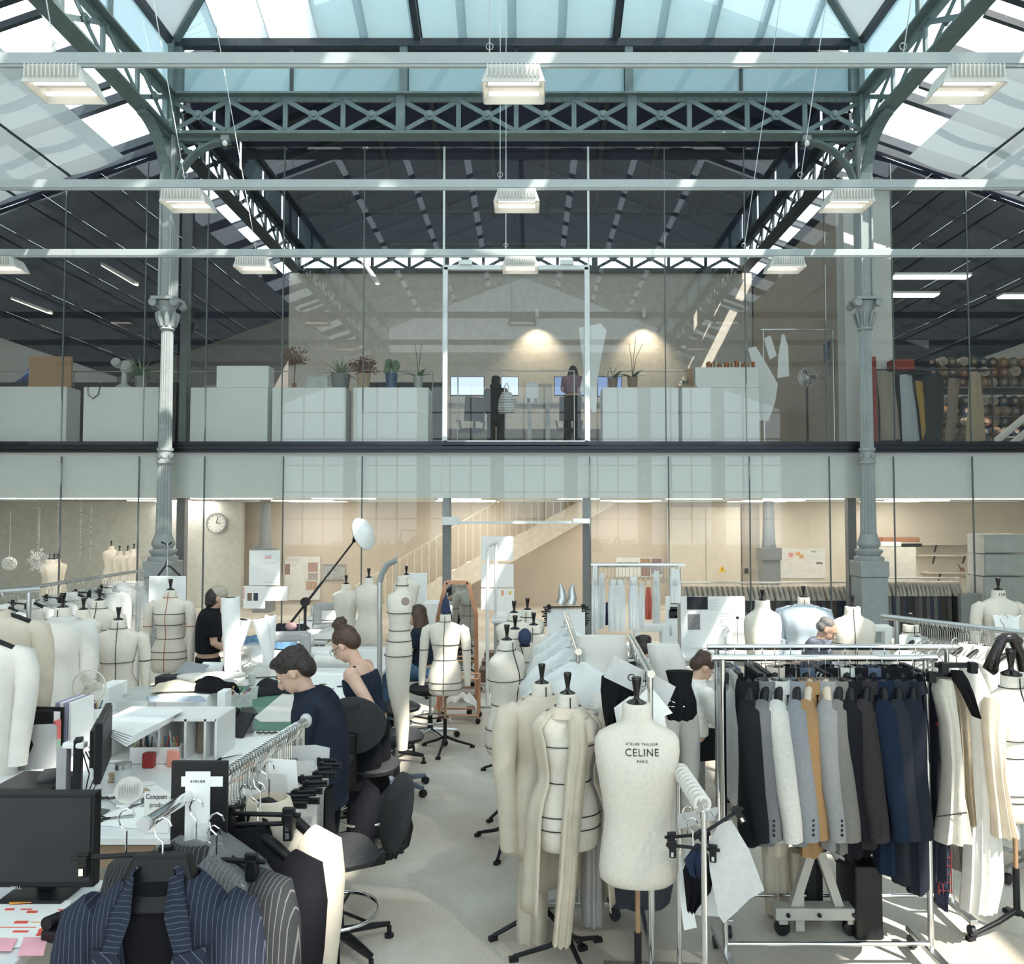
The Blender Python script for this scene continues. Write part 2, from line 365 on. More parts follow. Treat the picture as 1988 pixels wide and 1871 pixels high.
# ---------------------------------------------------------------- riveted lattice girders
def girder(label, a, b, npan, m, double=True, thick=(), mx=None):
    a, b = Vector(a), Vector(b); L_ = (b-a).length; t = (b-a).normalized(); H = ZGT-ZGB
    g = bpy.data.objects.new('lattice_girder', None); COL.objects.link(g); g.parent = ceil; g.location = a; g.rotation_euler = (0,0,math.atan2(t.y, t.x)); g['label'] = label
    for z, nm in ((0, 'bottom_chord'), (H, 'top_chord')):
        c = MB().box((L_/2, 0, z+(.045 if z == 0 else -.045)), (L_, .06, .13)).box((L_/2, 0, z), (L_, .34, .035)).build(nm, m, g)
    rv = MB()
    for k in range(int(L_/.17)):
        for z in (.07, H-.07): rv.box((.08+k*.17, -.04, z), (.028, .03, .028))
    r_ = rv.build('rivets', m, g); r_['kind'] = 'stuff'
    pw = L_/npan
    br = MB().bar((-pw/2+.03, 0, -H/2+.1), (pw/2-.03, 0, H/2-.1), .025, .085, (0,0,1)).mesh('brace')
    br2 = MB().bar((-pw/2+.03, -.03, H/2-.1), (pw/2-.03, -.03, -H/2+.1), .025, .085, (0,0,1)).mesh('brace')
    po = MB().box((0,0,0), (.09, .05, H-.08)).mesh('post'); po2 = MB().box((0,-.02,0), (.17, .12, H)).mesh('post')
    hb = MB().lathe([(.1,0),(.1,.02),(.05,.03),(.05,.06),(.02,.07)], 10, ax=Matrix.Rotation(R(90), 3, 'X')).mesh('boss')
    for me in (br, br2, po, po2, hb): me.materials.append(m)
    for i in range(npan+1):
        link('post', po2 if i in thick else po, None, g, loc=(pw*i, 0, H/2))
        if i < npan:
            x = pw*(i+.5)
            link('brace', br, None, g, loc=(x, 0, H/2))
            if double: link('brace', br2, None, g, loc=(x, 0, H/2)); link('boss', hb, None, g, loc=(x, -.04, H/2))
    return g
girder('green-grey riveted lattice girder spanning the hall above the glass wall', (XL, YG-.05, ZGB), (XR, YG-.05, ZGB), 12, IRON, True, (0,4,8,12))
girder('dark lattice girder crossing the unlit roof behind the glass', (XL, YB, ZGB), (XR, YB, ZGB), 12, DARKIRON, True, (0,4,8,12))  # far girders: same iron as the hall's, shade put into the colour
girder('long lattice girder over the sunlit column running towards the glass wall', (XL, YBK, ZGB), (XL, YG-.2, ZGB), 20, IRON)
girder('long lattice girder over the shaded column running towards the glass wall', (XR, YBK, ZGB), (XR, YG-.2, ZGB), 20, IRON)
girder('dark long lattice girder seen through the glass above the grey steel post', (XL, YW+.2, ZGB), (XL, YB, ZGB), 8, DARKIRON)
girder('dark long lattice girder seen through the glass above the taupe wall', (XR, YW+.2, ZGB), (XR, YB, ZGB), 8, DARKIRON)

# ---------------------------------------------------------------- cast-iron columns
def zc(py): return at(1000, py, YG).z
def column(label, x, inner):
    g = thing('iron_column', label, 'column', (x, YG, 0))
    z0, z1, z2, z3 = zc(1088), zc(1036), zc(900), zc(870)
    z4, z5 = zc(640), zc(578)
    MB().box((0,0,z0/2-.15), (.50,.50,z0-.3)).box((0,0,.12), (.62,.62,.24)).box((0,0,z0-.15), (.54,.54,.3)).build('pedestal', IRON_L, g, bevel=.02)
    MB().lathe([(.27,z0),(.27,z0+.07),(.2,z0+.1),(.25,z0+.17),(.25,z0+.2),(.17,z0+.24),(.21,z0+.3),(.21,z0+.34),(.155,z1-.02),(.155,z1)], 24).build('base_moulding', IRON_L, g, smooth=40)
    MB().lathe([(.145,z1),(.128,z2)], 96, flute=16, fd=.13).build('lower_shaft', IRON_L, g, smooth=50)
    cb = MB().lathe([(.13,z2),(.15,z2),(.15,z2+.05),(.13,z2+.06),(.13,z3-.06),(.15,z3-.05),(.15,z3),(.12,z3)], 24).build('collar', IRON_L, g, smooth=40)
    for k in range(8):
        a = 2*math.pi*(k+.5)/8
        MB().lathe([(.028,0),(.05,0),(.05,.02),(.028,.02)], 12, ax=Matrix.Rotation(a, 3, 'Z') @ Matrix.Rotation(R(90), 3, 'Y'), c=(.125*math.cos(a), .125*math.sin(a), (z2+z3)/2)).build('ring', IRON_L, cb, smooth=40)
    MB().lathe([(.122,z3),(.108,z4)], 96, flute=16, fd=.13).build('upper_shaft', IRON_L, g, smooth=50)
    hc = z5-z4
    cp = MB().lathe([(.12,z4-.02),(.14,z4),(.12,z4+.03),(.12,z4+hc*.3),(.15,z4+hc*.65),(.2,z4+hc*.85)], 24).box((0,0,z5-.05), (.46,.46,.06)).build('capital', IRON_L, g, smooth=40)
    for k in range(8):
        a = math.pi*k/4 + .39; d = Vector((math.cos(a), math.sin(a), 0))
        pts = [d*.12+Vector((0,0,z4+.05)), d*.16+Vector((0,0,z4+hc*.3)), d*.19+Vector((0,0,z4+hc*.5)), d*.16+Vector((0,0,z4+hc*.55))]
        MB().tube(pts, [.035,.05,.035,.01], 6, flat=.5).build('acanthus_leaf', IRON_L, cp, smooth=60)
    for sx in (-1,1):
        for sy in (-1,1):
            MB().lathe([(.02,-.05),(.075,-.05),(.075,.05),(.02,.05)], 14, ax=Matrix.Rotation(R(90),3,'X'), c=(sx*.2, sy*.17, z5-.13)).build('volute', IRON_L, cp, smooth=40)
    MB().box((0,0,(z5+ZGB)/2), (.26,.26,ZGB-z5)).box((-.1,0,(z5+ZGB)/2), (.04,.36,ZGB-z5)).box((.1,0,(z5+ZGB)/2), (.04,.36,ZGB-z5)).build('upper_post', IRON_L, g, bevel=.01)
    MB().box((0,-.02,(ZGB+ZEV)/2), (.2,.34,ZEV-ZGB)).build('head_post', IRON, g)
    def brk(d, nm):                                          # curved spandrel bracket
        rr = 1.0; w_ = d.cross(Vector((0,0,1)))*.07; c = Vector((0,0,ZGB-rr-.08))+d*(rr+.14)
        ar = [c - d*rr*math.cos(a) + Vector((0,0,rr*math.sin(a))) for a in [math.pi/2*k/10 for k in range(11)]]
        m = MB()
        for k in range(10): m.bar(ar[k], ar[k+1], .2, .05, d)
        m.bar(Vector((0,0,ZGB-.06))+d*.1, Vector((0,0,ZGB-.06))+d*(rr+.15), .14, .08)
        m.bar(Vector((0,0,ZGB-.1))+d*.15, ar[5], .06, .09); m.bar(ar[3]+d*.0, Vector((0,0,ZGB-.45))+d*.1, .06, .09); m.bar(ar[7], Vector((0,0,ZGB-.08))+d*.5, .06, .09)
        m.build(nm, IRON, g)
    brk(Vector((inner,0,0)), 'bracket'); brk(Vector((0,-1,0)), 'bracket')
    return g
column('fluted cast-iron column on pedestal beside the black forked hanger stand', XL, 1)
column('fluted cast-iron column on pedestal beside the tall white pillar', XR, -1)
# ---------------------------------------------------------------- glass wall, slab, far hall
def roofz(x):
    if x < XL: return ZGB - SL*(XL-x) - .1
    if x > XR: return ZGB - SL*(x-XR) - .1
    return ZGB - .02
def polywall(name, pts, ext, m, parent=None): return MB().prism(pts, ext).build(name, m, parent)
gw = structure(bpy.data.objects.new('window_1', None)); COL.objects.link(gw)
ux = [at(p, 700, YW).x for p in (122, 280, 400, 548, 705, 861, 1143, 1292, 1448, 1604, 1735, 1882)]
lx = [at(p, 920, YW).x for p in (119, 270, 397, 550, 703, 858, 1145, 1298, 1455, 1610, 1735, 1888)]
ux = [XWL, ux[0]-3.2, ux[0]-1.6] + ux + [ux[-1]+1.6, ux[-1]+3.2, XWR]; lx = [XWL, lx[0]-3.2, lx[0]-1.6] + lx + [lx[-1]+1.6, lx[-1]+3.2, XWR]
SEAL = mat('dark_seal', (.10,.12,.12), .5)
ALU = mat('pale_aluminium', (.62,.66,.65), .4, .3, var=.03)
for i in range(len(ux)-1):
    a, b = ux[i]+.008, ux[i+1]-.008
    if abs(ux[i]-ux[8]) < .01:                                # door bay: pane above the door frame and inside it
        zd = at(1000, 520, YW).z
        polywall('pane', [(a,YW,zd+.06),(b,YW,zd+.06),(b,YW,roofz(b)),(a,YW,roofz(a))], (0,.014,0), GLASS, gw)
        polywall('pane', [(a+.05,YW,ZM+.12),(b-.05,YW,ZM+.12),(b-.05,YW,zd-.06),(a+.05,YW,zd-.06)], (0,.014,0), GLASS, gw)
        fr = MB().box(((a+b)/2,YW,zd),(b-a,.1,.09)).box(((a+b)/2,YW,ZM+.04),(b-a,.1,.13))
        fr.box((a+.03,YW,(zd+ZM)/2),(.085,.1,zd-ZM)).box((b-.03,YW,(zd+ZM)/2),(.085,.1,zd-ZM))
        fr.build('frame', ALU, gw)
        for x in (a+.42, b-.42): MB().box((x,YW-.06,zd+.09),(.26,.06,.09)).build('door_closer', ALU, gw)
    else:
        polywall('pane', [(a,YW,ZM-.05),(b,YW,ZM-.05),(b,YW,roofz(b)),(a,YW,roofz(a))], (0,.014,0), GLASS, gw)
    if i: 
        thin = .02 if abs(ux[i]-ux[8]) > .01 and abs(ux[i]-ux[9]) > .01 else .04
        MB().box((ux[i],YW,(ZM+roofz(ux[i]))/2),(thin,.03,roofz(ux[i])-ZM)).build('mullion', SEAL if thin < .03 else ALU, gw)
for i in range(len(lx)-1):
    a, b = lx[i]+.008, lx[i+1]-.008
    if abs(lx[i]-lx[8]) < .01:                                # open double doorway at ground level, glass above
        zd = 2.33; polywall('pane', [(a,YW,zd),(b,YW,zd),(b,YW,ZM-.2),(a,YW,ZM-.2)], (0,.014,0), GLASS, gw)
        MB().box(((a+b)/2,YW,zd-.03),(b-a,.06,.05)).build('door_rail', ALU, gw)
        MB().box((a+.16,YW-.03,zd),(.32,.06,.16)).box((b-.16,YW-.03,zd),(.32,.06,.09)).build('door_closer', ALU, gw)
        continue
    polywall('pane', [(a,YW,.02),(b,YW,.02),(b,YW,ZM-.2),(a,YW,ZM-.2)], (0,.014,0), GLASS, gw)
    if i: MB().box((lx[i],YW,(ZM-.2)/2),(.022,.03,ZM-.2)).build('mullion', SEAL, gw)
# dark steel edge of the slab, and white fascia behind the lower glass
zt, zb = at(1000, 858, YW).z, at(1000, 877, YW).z
structure(MB().box((XM,YW-.04,zt-.03),(XWR-XWL,.10,.07)).box((XM,YW-.02,(zt+zb)/2),(XWR-XWL,.06,zt-zb)).box((XM,YW-.07,(zt+zb)/2-.02),(XWR-XWL,.05,.06)).box((XM,YW-.04,zb),(XWR-XWL,.09,.03)).build('trim_1', mat('dark_steel', (.03,.032,.04), .3, .6)))
structure(MB().box((XM,YW+.22,(zb+ZC)/2),(XWR-XWL,.2,zb-ZC+.06)).build('wall_slab_edge', mat('white_fascia', (.86,.88,.85), .7, var=.02)))
structure(MB().box((XM,(YW+27.4)/2+.1,ZC+.12),(XWR-XWL,27.4-YW-.3,.2)).box((XM,(YW+27.4)/2+.1,ZM-.06),(XWR-XWL,27.4-YW-.3,.1)).build('ceiling_mezzanine', WALLW))
# ground floor behind the glass
YR = 22.2
structure(MB().box((-8,YR,ZC/2),(XM+8+2.6,.2,ZC)).build('wall_back', BEIGE))
x8 = at(1298, 1000, YR).x; xe = at(1445, 1000, YR).x
structure(MB().box((x8/2-2.5,YR-.02,ZC/2),(x8+5,.2,ZC)).build('wall_back_stair', BEIGE))
structure(MB().box(((x8+XWR)/2,YR-.1,ZC/2),(XWR-x8,.2,ZC)).build('wall_back_right', CREAM))
# upper room: end wall, taupe side wall with white end, storage wall
xt = at(1640, 600, 16.3).x; xp = at(1734, 600, 16.3).x
structure(MB().box(((xt+xp)/2,16.5,(ZM+roofz(xt))/2),(xp-xt,.4,roofz(xt)-ZM-.3)).build('wall_pillar', WALLW))
structure(MB().box((xt+.1,19.8,(ZM+9)/2),(.2,6.2,9-ZM)).build('wall_right_upper', BROWNW))
structure(MB().box((XM,23.9,(ZM+ZGB)/2),(XR-XL+.6,.15,ZGB-ZM)).build('wall_upper', mat('warm_grey_wall', (.50,.46,.40), .85)))
structure(MB().box((XM,27.3,(ZM+10.4)/2),(XWR-XWL,.15,10.4-ZM)).build('wall_upper_far', mat('grey_brown_wall', (.26,.24,.22), .85)))

# ---------------------------------------------------------------- light rails and finned lamps
ZRL = EYE + 4.45
RY = [4.45/.5826, 4.45/.4202, 4.45/.3319]
fixture0 = None
def fixture(loc, label):
    global fixture0
    if fixture0 is None:
        g = thing('rail_lamp', label, 'lamp', loc, 0, 'finned lamps on the white rails'); fixture0 = g
        m = MB(); W, D, H = .60, .42, .17
        m.prism([(-W/2+.06,0,0),(W/2-.06,0,0),(W/2,0,-H),(-W/2,0,-H)], (0,-.012,0))
        m.prism([(-W/2+.06,D-.1,0),(W/2-.06,D-.1,0),(W/2,D,-H),(-W/2,D,-H)], (0,.012,0))
        for s in (-1,1): m.prism([(s*(W/2-.06),0,0),(s*(W/2-.06),D-.1,0),(s*W/2,D,-H),(s*W/2,0,-H)], (s*.012,0,0))
        m.box((0,D/2-.05,-.01),(W-.12,D-.1,.02)); m.build('housing', mat('lamp_white', (.70,.70,.66), .5, var=.02), g)
        fm = MB()
        for k in range(13): fm.box((-W/2+.05+k*(W-.1)/12,-.03,-.075),(.010,.05,.12))
        o = fm.build('fins', MATS['lamp_white'], g); o['kind'] = 'stuff'
        for y in (.11, .31):
            MB().tube([(-W/2+.05,y,-.12),(W/2-.05,y,-.12)], .02, 10).build('tube', TUBE, g, smooth=60)
        MB().box((0,.21,-.085),(W-.06,.05,.03)).build('reflector', MATS['lamp_white'], g)
        return g
    return dup(fixture0, label, loc)
names = [('first', 'furthest from the glass wall'), ('second', 'between the other two rails'), ('third', 'closest to the glass wall')]
RAILM = mat('rail_aluminium', (.40,.44,.44), .4, .2, var=.03)
lamps = [[110, 997, 1888], [357, 1003, 1652], [-2, 490, 1010, 1528]]
tags = [['over the computer desks side', 'hanging at mid-span over the aisle', 'over the jacket racks side'],
        ['before the sunlit column', 'hanging at mid-span over the aisle', 'before the shaded column'],
        ['over the long toile rack', 'between sunlit column and door bay', 'hanging before the upper glass door', 'hanging before the taupe wall']]
for k in range(3):
    y = RY[k]; nm = names[k][0]
    g = thing('light_rail', 'pale aluminium light rail across the hall, ' + names[k][1], 'light rail', (0, y, ZRL))
    MB().box((XM, 0, 0), (XWR-XWL-.4, .06, .11)).build('rail', RAILM, g)
    MB().box((XM, 0, -.065), (XWR-XWL-.4, .035, .03)).build('cable_tray', RAILM, g)
    for x, dx in ((XM-9.5,0),(XM-4.4,-1.1),(XM-.15,0),(XM+3.9,.9),(XM+9.2,0)):
        zt_ = (roofz(x+dx)-ZRL+.2) if abs(x-XM) > HW else ZEV-ZRL+1.2
        MB().tube([(x,0,.05),(x+dx,0,zt_)], .006, 5).tube(arc((x,0,.13),.035,0,6.2,10), .004, 4).build('suspension_cable', STEEL, g)
    for j, px in enumerate(lamps[k]):
        x = at(px, [115,357,490][k], y).x
        fixture((x, y-.05, ZRL-.083), 'finned two-tube lamp on the %s rail, %s' % (['light rail furthest from the glass', 'middle light', 'light rail closest to the glass'][k].replace('light rail ', '') if k != 1 else 'middle', tags[k][j]))

for px, wh in ((442, 'near the sunlit column'), (1562, 'near the shaded column')):
    x = at(px, 285, YG).x; g = thing('roof_sensor', 'small bulb-shaped sensor under the main girder ' + wh, 'sensor', (x, YG-.12, ZGB-.018))
    MB().box((0,0,-.05),(.16,.1,.10)).build('bracket', IRON_L, g, bevel=.01); MB().ell((0,-.02,-.16),(.05,.05,.06)).build('bulb', WHITE, g, smooth=60)
# ---------------------------------------------------------------- helpers for boxes measured off the picture
def pb(x0, y0, x1, y1, Y, d):                                # front face at depth Y, body behind it
    a, b = at(x0, y1, Y), at(x1, y0, Y)
    return Vector(((a.x+b.x)/2, Y+d/2, (a.z+b.z)/2)), (abs(b.x-a.x), d, abs(b.z-a.z))
def slab(name, label, cat, x0, y0, x1, y1, Y, d, m, group=None, bevel=0, base=None, top=None):
    c, dm = pb(x0, y0, x1, y1, Y, d)
    if base is not None:
        zt_ = c.z+dm[2]/2; c.z = (base+zt_)/2; dm = (dm[0], dm[1], zt_-base)
    o = MB().box((0,0,dm[2]/2), dm).build(name, m, None, bevel=bevel, loc=(c.x, c.y, c.z-dm[2]/2))
    return tag(o, label, cat, group)
def curve_sheet(name, label, cat, pts, Y, m, th=.004, group=None, bend=0.0, parent=None):
    P = [at(x, y, Y) for x, y in pts]; o0 = sum(P, Vector())/len(P)
    o = MB().prism([p-o0 for p in P], (0, th, 0)).build(name, m, parent, loc=o0)
    return tag(o, label, cat, group) if not parent else o

# ---------------------------------------------------------------- room behind the glass, ground floor
LAMP = emit('ceiling_lamp_light', (1, .94, .85), 15.0)
cl = [(-40,130,'over the snowflakes'),(125,300,'beside the sunlit column'),(372,436,'above the wall clock'),(438,527,'between wall clock and pinned sheets'),(606,730,'above the photographer lamp'),
      (850,936,'over the foot of the stair'),(1082,1165,'under the stair head'),(1292,1402,'over the cream cabinets'),(1482,1640,'over the whiteboard'),(1702,1884,'over the wall shelves'),(1890,2040,'over the plastic bins')]
for i, (a, b, wh) in enumerate(cl):
    Y = 16.9 if i < 5 else 17.3
    xa, xb = at(a, 965, Y).x, at(b, 965, Y).x
    g = thing('ceiling_lamp', 'flat white ceiling lamp ' + wh, 'lamp', ((xa+xb)/2, Y, ZC), 0, 'flat lamps under the mezzanine')
    MB().box((0,0,.0),(xb-xa,.34,.03)).build('frame', WHITE, g); MB().box((0,0,-.02),(xb-xa-.06,.28,.012)).build('diffuser', LAMP, g)
for Y_ in (19.5, 21.0):
    for x in (-9, -5.5, -1.5, 2.5, 6, 9.5):
        g = thing('ceiling_lamp', 'flat white ceiling lamp deep in the room under the mezzanine', 'lamp', (x, Y_, ZC), 0, 'flat lamps deep under the mezzanine')
        MB().box((0,0,0),(1.5,.34,.03)).build('frame', WHITE, g); MB().box((0,0,-.02),(1.44,.28,.012)).build('diffuser', LAMP, g)
GPOST = mat('grey_steel_paint', (.22,.24,.25), .5)
for px, wh in ((354,'between sunlit column and wall clock'),(868,'beside the foot of the stair'),(1139,'under the stair head'),(1651,'beside the shaded column')):
    x = at(px, 1000, YW+.55).x
    o = MB().box((0,0,ZC/2),(.165,.165,ZC)).build('steel_post', GPOST, loc=(x,YW+.55,0)); tag(o, 'plain grey steel post '+wh, 'post')
x = at(361, 600, YW+.5).x
tag(MB().box((0,0,(8.6-ZM)/2),(.15,.15,8.6-ZM)).build('steel_post', GPOST, loc=(x,YW+.5,ZM)), 'tall grey steel post on the mezzanine beside the sunlit column', 'post')
for px, wh in ((515,'behind the pinned paper sheets'),(1492,'behind the hanger rail near the whiteboard')):
    g = thing('iron_column', 'stout grey column with square plinth '+wh, 'column', (at(px,1000,20.3).x, 20.3, 0))
    zz = at(px,1048,20.3).z
    MB().lathe([(.22,zz-.5),(.16,zz),(.13,ZC)], 40, flute=12, fd=.1).build('shaft', GPOST, g, smooth=50)
    MB().box((0,0,zz-.35),(.5,.5,.3)).box((0,0,(zz-.5)/2),(.44,.44,zz-.5)).build('plinth', GPOST, g)
WALLG = mat('pale_green_wall', (.55,.56,.52), .85)
structure(MB().box(((at(470,1000,21.2).x+XWL)/2,21.3,ZC/2),(at(470,1000,21.2).x-XWL,.2,ZC)).build('wall_back_left', WALLG))
# staircase in profile
YS = 20.6
g = thing('staircase', 'cream staircase with thin white railing rising to the mezzanine', 'staircase', (0,YS,0))
pa, pbm = at(700,1206,YS), at(1190,940,YS)
STW = mat('cream_paint', (.78,.72,.60), .6)
def stp(px, top): return at(px, 1045+(995-px)*.55 if top else 1090+(995-px)*.56, YS)
P4 = [stp(700,True), stp(1190,True), stp(1190,False), stp(700,False)]
MB().prism([p-Vector((0,YS,0)) for p in P4], (0,.06,0)).build('stringer', STW, g)
MB().prism([p-Vector((0,YS-1.0,0)) for p in P4], (0,.06,0)).build('stringer', STW, g)
n = 17
tr = MB().box((0,.5,0),(.33,.9,.04)).mesh('tread'); tr.materials.append(STW)
for k in range(n):
    p = stp(700+490*(k+.5)/n, True); link('tread', tr, None, g, loc=(p.x,0,p.z-.08))
def rl(px): return at(px, 974+(963-px)*.60, YS)
MB().tube([rl(690)-Vector((0,YS,0)), rl(1060)-Vector((0,YS,0))], .022, 8).build('handrail', STW, g)
for k in range(30):
    px = 705+k*14.2; a, b = rl(px), stp(px, True)
    if px < 1120: MB().bar(b-Vector((0,YS,.05)), Vector((b.x,0,min(a.z, ZC))), .022,.022).build('baluster', STW, g)
# clock
g = thing('wall_clock', 'round white wall clock with dark ring and two black hands', 'clock', at(421,1015,21.15))
RX = Matrix.Rotation(R(90),3,'X')
MB().lathe([(.0,0),(.27,0),(.27,.06),(.24,.06),(.24,.03),(0,.03)], 40, ax=RX).build('case', mat('clock_grey', (.32,.34,.36), .4), g, smooth=40)
MB().lathe([(0,.031),(.24,.031),(.24,.036),(0,.036)], 40, ax=RX).build('dial', PAPER, g)
for a, l in ((R(75),.17),(R(-5),.12)): MB().bar((0,-.045,0),(l*math.cos(a),-.045,l*math.sin(a)),.01,.014).build('hand', BLACKP, g)
for k in range(12): MB().box((.2*math.cos(k*math.pi/6),-.04,.2*math.sin(k*math.pi/6)),(.02,.006,.02)).build('hour_mark', DARKGREY, g)
# notice boards, papers, cabinets on the back walls
BOARD = mat('board_white', (.74,.75,.72), .6)
def board(label, x0,y0,x1,y1,Y, bits, m=BOARD):
    c, dm = pb(x0,y0,x1,y1,Y,.03); g = thing('notice_board', label, 'board', (c.x, c.y, c.z-dm[2]/2))
    MB().box((0,0,dm[2]/2), dm).build('panel', m, g)
    for (a0,b0,a1,b1,col,nm) in bits:
        cc, dd = pb(a0,b0,a1,b1,Y-.008,.006)
        MB().box(cc-g.location, dd).build(nm, mat('print_%02x%02x%02x' % tuple(int(v*255) for v in col), col, .8, var=.35, scale=40), g)
    return g
board('white notice board with portrait prints and colour swatches behind the lamp arm', 552,1080,622,1165,22.04, [(555,1082,585,1088,(.7,.7,.7),'header'),(553,1095,563,1115,(.3,.2,.17),'print'),(598,1092,617,1110,(.45,.3,.26),'print'),(598,1112,617,1125,(.4,.36,.34),'print'),(594,1128,616,1145,(.5,.34,.25),'print')])
board('grey printed sheet pinned up beside the lamp arm', 626,1095,670,1125,22.04, [(627,1096,669,1099,(.3,.3,.3),'header')], mat('grey_print', (.42,.44,.44), .8, var=.3, scale=30))
board('whiteboard with pink and orange notes above the hanger rail', 1512,1064,1602,1122,21.96, [(1531,1073,1540,1081,(.85,.35,.35),'note'),(1545,1071,1553,1078,(.9,.45,.2),'note'),(1552,1076,1560,1084,(.9,.45,.2),'note'),(1585,1091,1597,1095,(.2,.17,.16),'magnet'),(1575,1069,1584,1072,(.4,.4,.38),'magnet')])
board('framed board of small photographs behind the tall chrome rack', 1196,1082,1287,1120,22.04, [(1198,1092,1240,1098,(.1,.1,.1),'print'),(1243,1084,1263,1095,(.42,.28,.2),'print'),(1265,1084,1285,1096,(.3,.2,.22),'print'),(1245,1098,1262,1118,(.35,.22,.2),'print'),(1264,1098,1285,1114,(.3,.28,.3),'print')])
for i,(a,b,wh) in enumerate(((1298,1369,'without marks'),(1371,1437,'with a yellow warning triangle'))):
    c, dm = pb(a,980,b,1200,21.86,.12); g = thing('tall_cabinet','tall cream cabinet door unit '+wh,'cabinet',(c.x,c.y,0))
    MB().box((0,0,(ZC-.15)/2),(dm[0],.12,ZC-.15)).build('body', CREAM, g, bevel=.005)
    MB().box((0,-.07,(ZC-.2)/2),(dm[0]-.03,.02,ZC-.25)).build('door', CREAM, g)
    if i: 
        t = at(1402,1106,21.83)-g.location
        MB().prism([t+Vector((-.1,0,-.06)),t+Vector((.1,0,-.06)),t+Vector((0,0,.12))],(0,.01,0)).build('warning_sign', mat('warning_yellow',(.85,.55,.05),.6), g)
        MB().box(t+Vector((0,-.008,.015)),(.018,.01,.07)).build('symbol', BLACKP, g)
slab('door_panel','brownish grey door leaf with small sign beside the cream cabinets','door',1443,978,1474,1240,21.9,.09,mat('door_taupe',(.36,.32,.27),.7),base=0)
slab('wall_sign','small dark square sign on the taupe door','sign',1446,1103,1453,1113,21.87,.02,DARKGREY)
# shelves and cupboards at the right
slab('cupboard','low white cupboard with two doors under the wall shelf','cupboard',1712,1062,1778,1240,18.2,.5,mat('cupboard_white',(.72,.68,.6),.6),base=0)
for a,b,y,wh in ((1712,1786,1054,'carrying terracotta cloth'),(1784,1930,1056,'empty, with black brackets'),(1788,1905,1078,'third, with black bracket'),(1800,1912,1112,'lowest, carrying a giraffe figurine')):
    c, dm = pb(a,y-1.5,b,y+1.5,21.6,.4); g = thing('wall_shelf','thin cream wall shelf '+wh,'shelf',c)
    MB().box((0,0,0),dm).build('board', CREAM, g)
    for fx in (.25,.75): MB().bar(Vector((dm[0]*(fx-.5),-.15,.0)),Vector((dm[0]*(fx-.5)-.08,-.17,-.22)),.03,.03).build('bracket', BLACKP, g)
slab('folded_cloth','folded terracotta cloth on the wall shelf','cloth',1714,1043,1786,1052.3,21.65,.3,mat('terracotta',(.42,.2,.12),.9),bevel=.02)
slab('rolled_paper','white paper roll bundle on top of the low white cupboard','paper',1705,1052,1752,1061,18.3,.25,PAPER,bevel=.03)
slab('black_case','long black case on top of the low white cupboard','case',1750,1055,1790,1061,18.3,.2,BLACKP)
# giraffe figurine
g = thing('giraffe_figurine','small brown giraffe figurine on the rail above dark clothes','figurine',at(1868,1108.6,21.75))
gm = mat('giraffe_brown',(.25,.13,.08),.7,var=.4,scale=60)
MB().ell((0,0,.06),(.06,.03,.035)).tube([(-.05,0,.08),(-.08,0,.15),(-.1,0,.17),(-.13,0,.165)],[.02,.014,.016,.008],6).build('body',gm,g,smooth=60)
for sx in (-.04,.04):
    for sy in (-.015,.015): MB().tube([(sx,sy,.05),(sx,sy,-.02)],.008,5).build('leg',gm,g)
# stacked plastic bins with fabric
BIN = mat('frosted_plastic',(.62,.66,.64),.35,alpha=.72)
for x0,y0,x1,y1,wh,col in ((1912,1037,1992,1074,'on top of the stack, blue cloth inside',(.07,.09,.16)),(1912,1076,1992,1118,'in the middle of the stack, slate cloth inside',(.2,.24,.28)),(1912,1120,1992,1240,'at the foot of the stack',(.5,.5,.46))):
    c, dm = pb(x0,y0,x1,y1,15.9,.6); zb_ = max(0, c.z-dm[2]/2); zt_ = c.z+dm[2]/2
    if y1 == 1240: zb_ = 0
    g = thing('storage_bin','large frosted plastic storage bin '+wh,'bin',(c.x,c.y,zb_)); h = zt_-zb_
    MB().box((0,-.29,h/2),(dm[0],.02,h)).box((0,.29,h/2),(dm[0],.02,h)).box((-dm[0]/2,0,h/2),(.02,.6,h)).box((dm[0]/2,0,h/2),(.02,.6,h)).box((0,0,.01),(dm[0],.6,.02)).build('tub', BIN, g)
    MB().box((0,0,h-.015),(dm[0]+.04,.64,.03)).build('lid', BIN, g)
    MB().ell((0,0,h*.45),(dm[0]*.4,.22,h*.3),14,8).build('contents', mat('cloth_'+wh[3:9],col,.9), g, smooth=60)
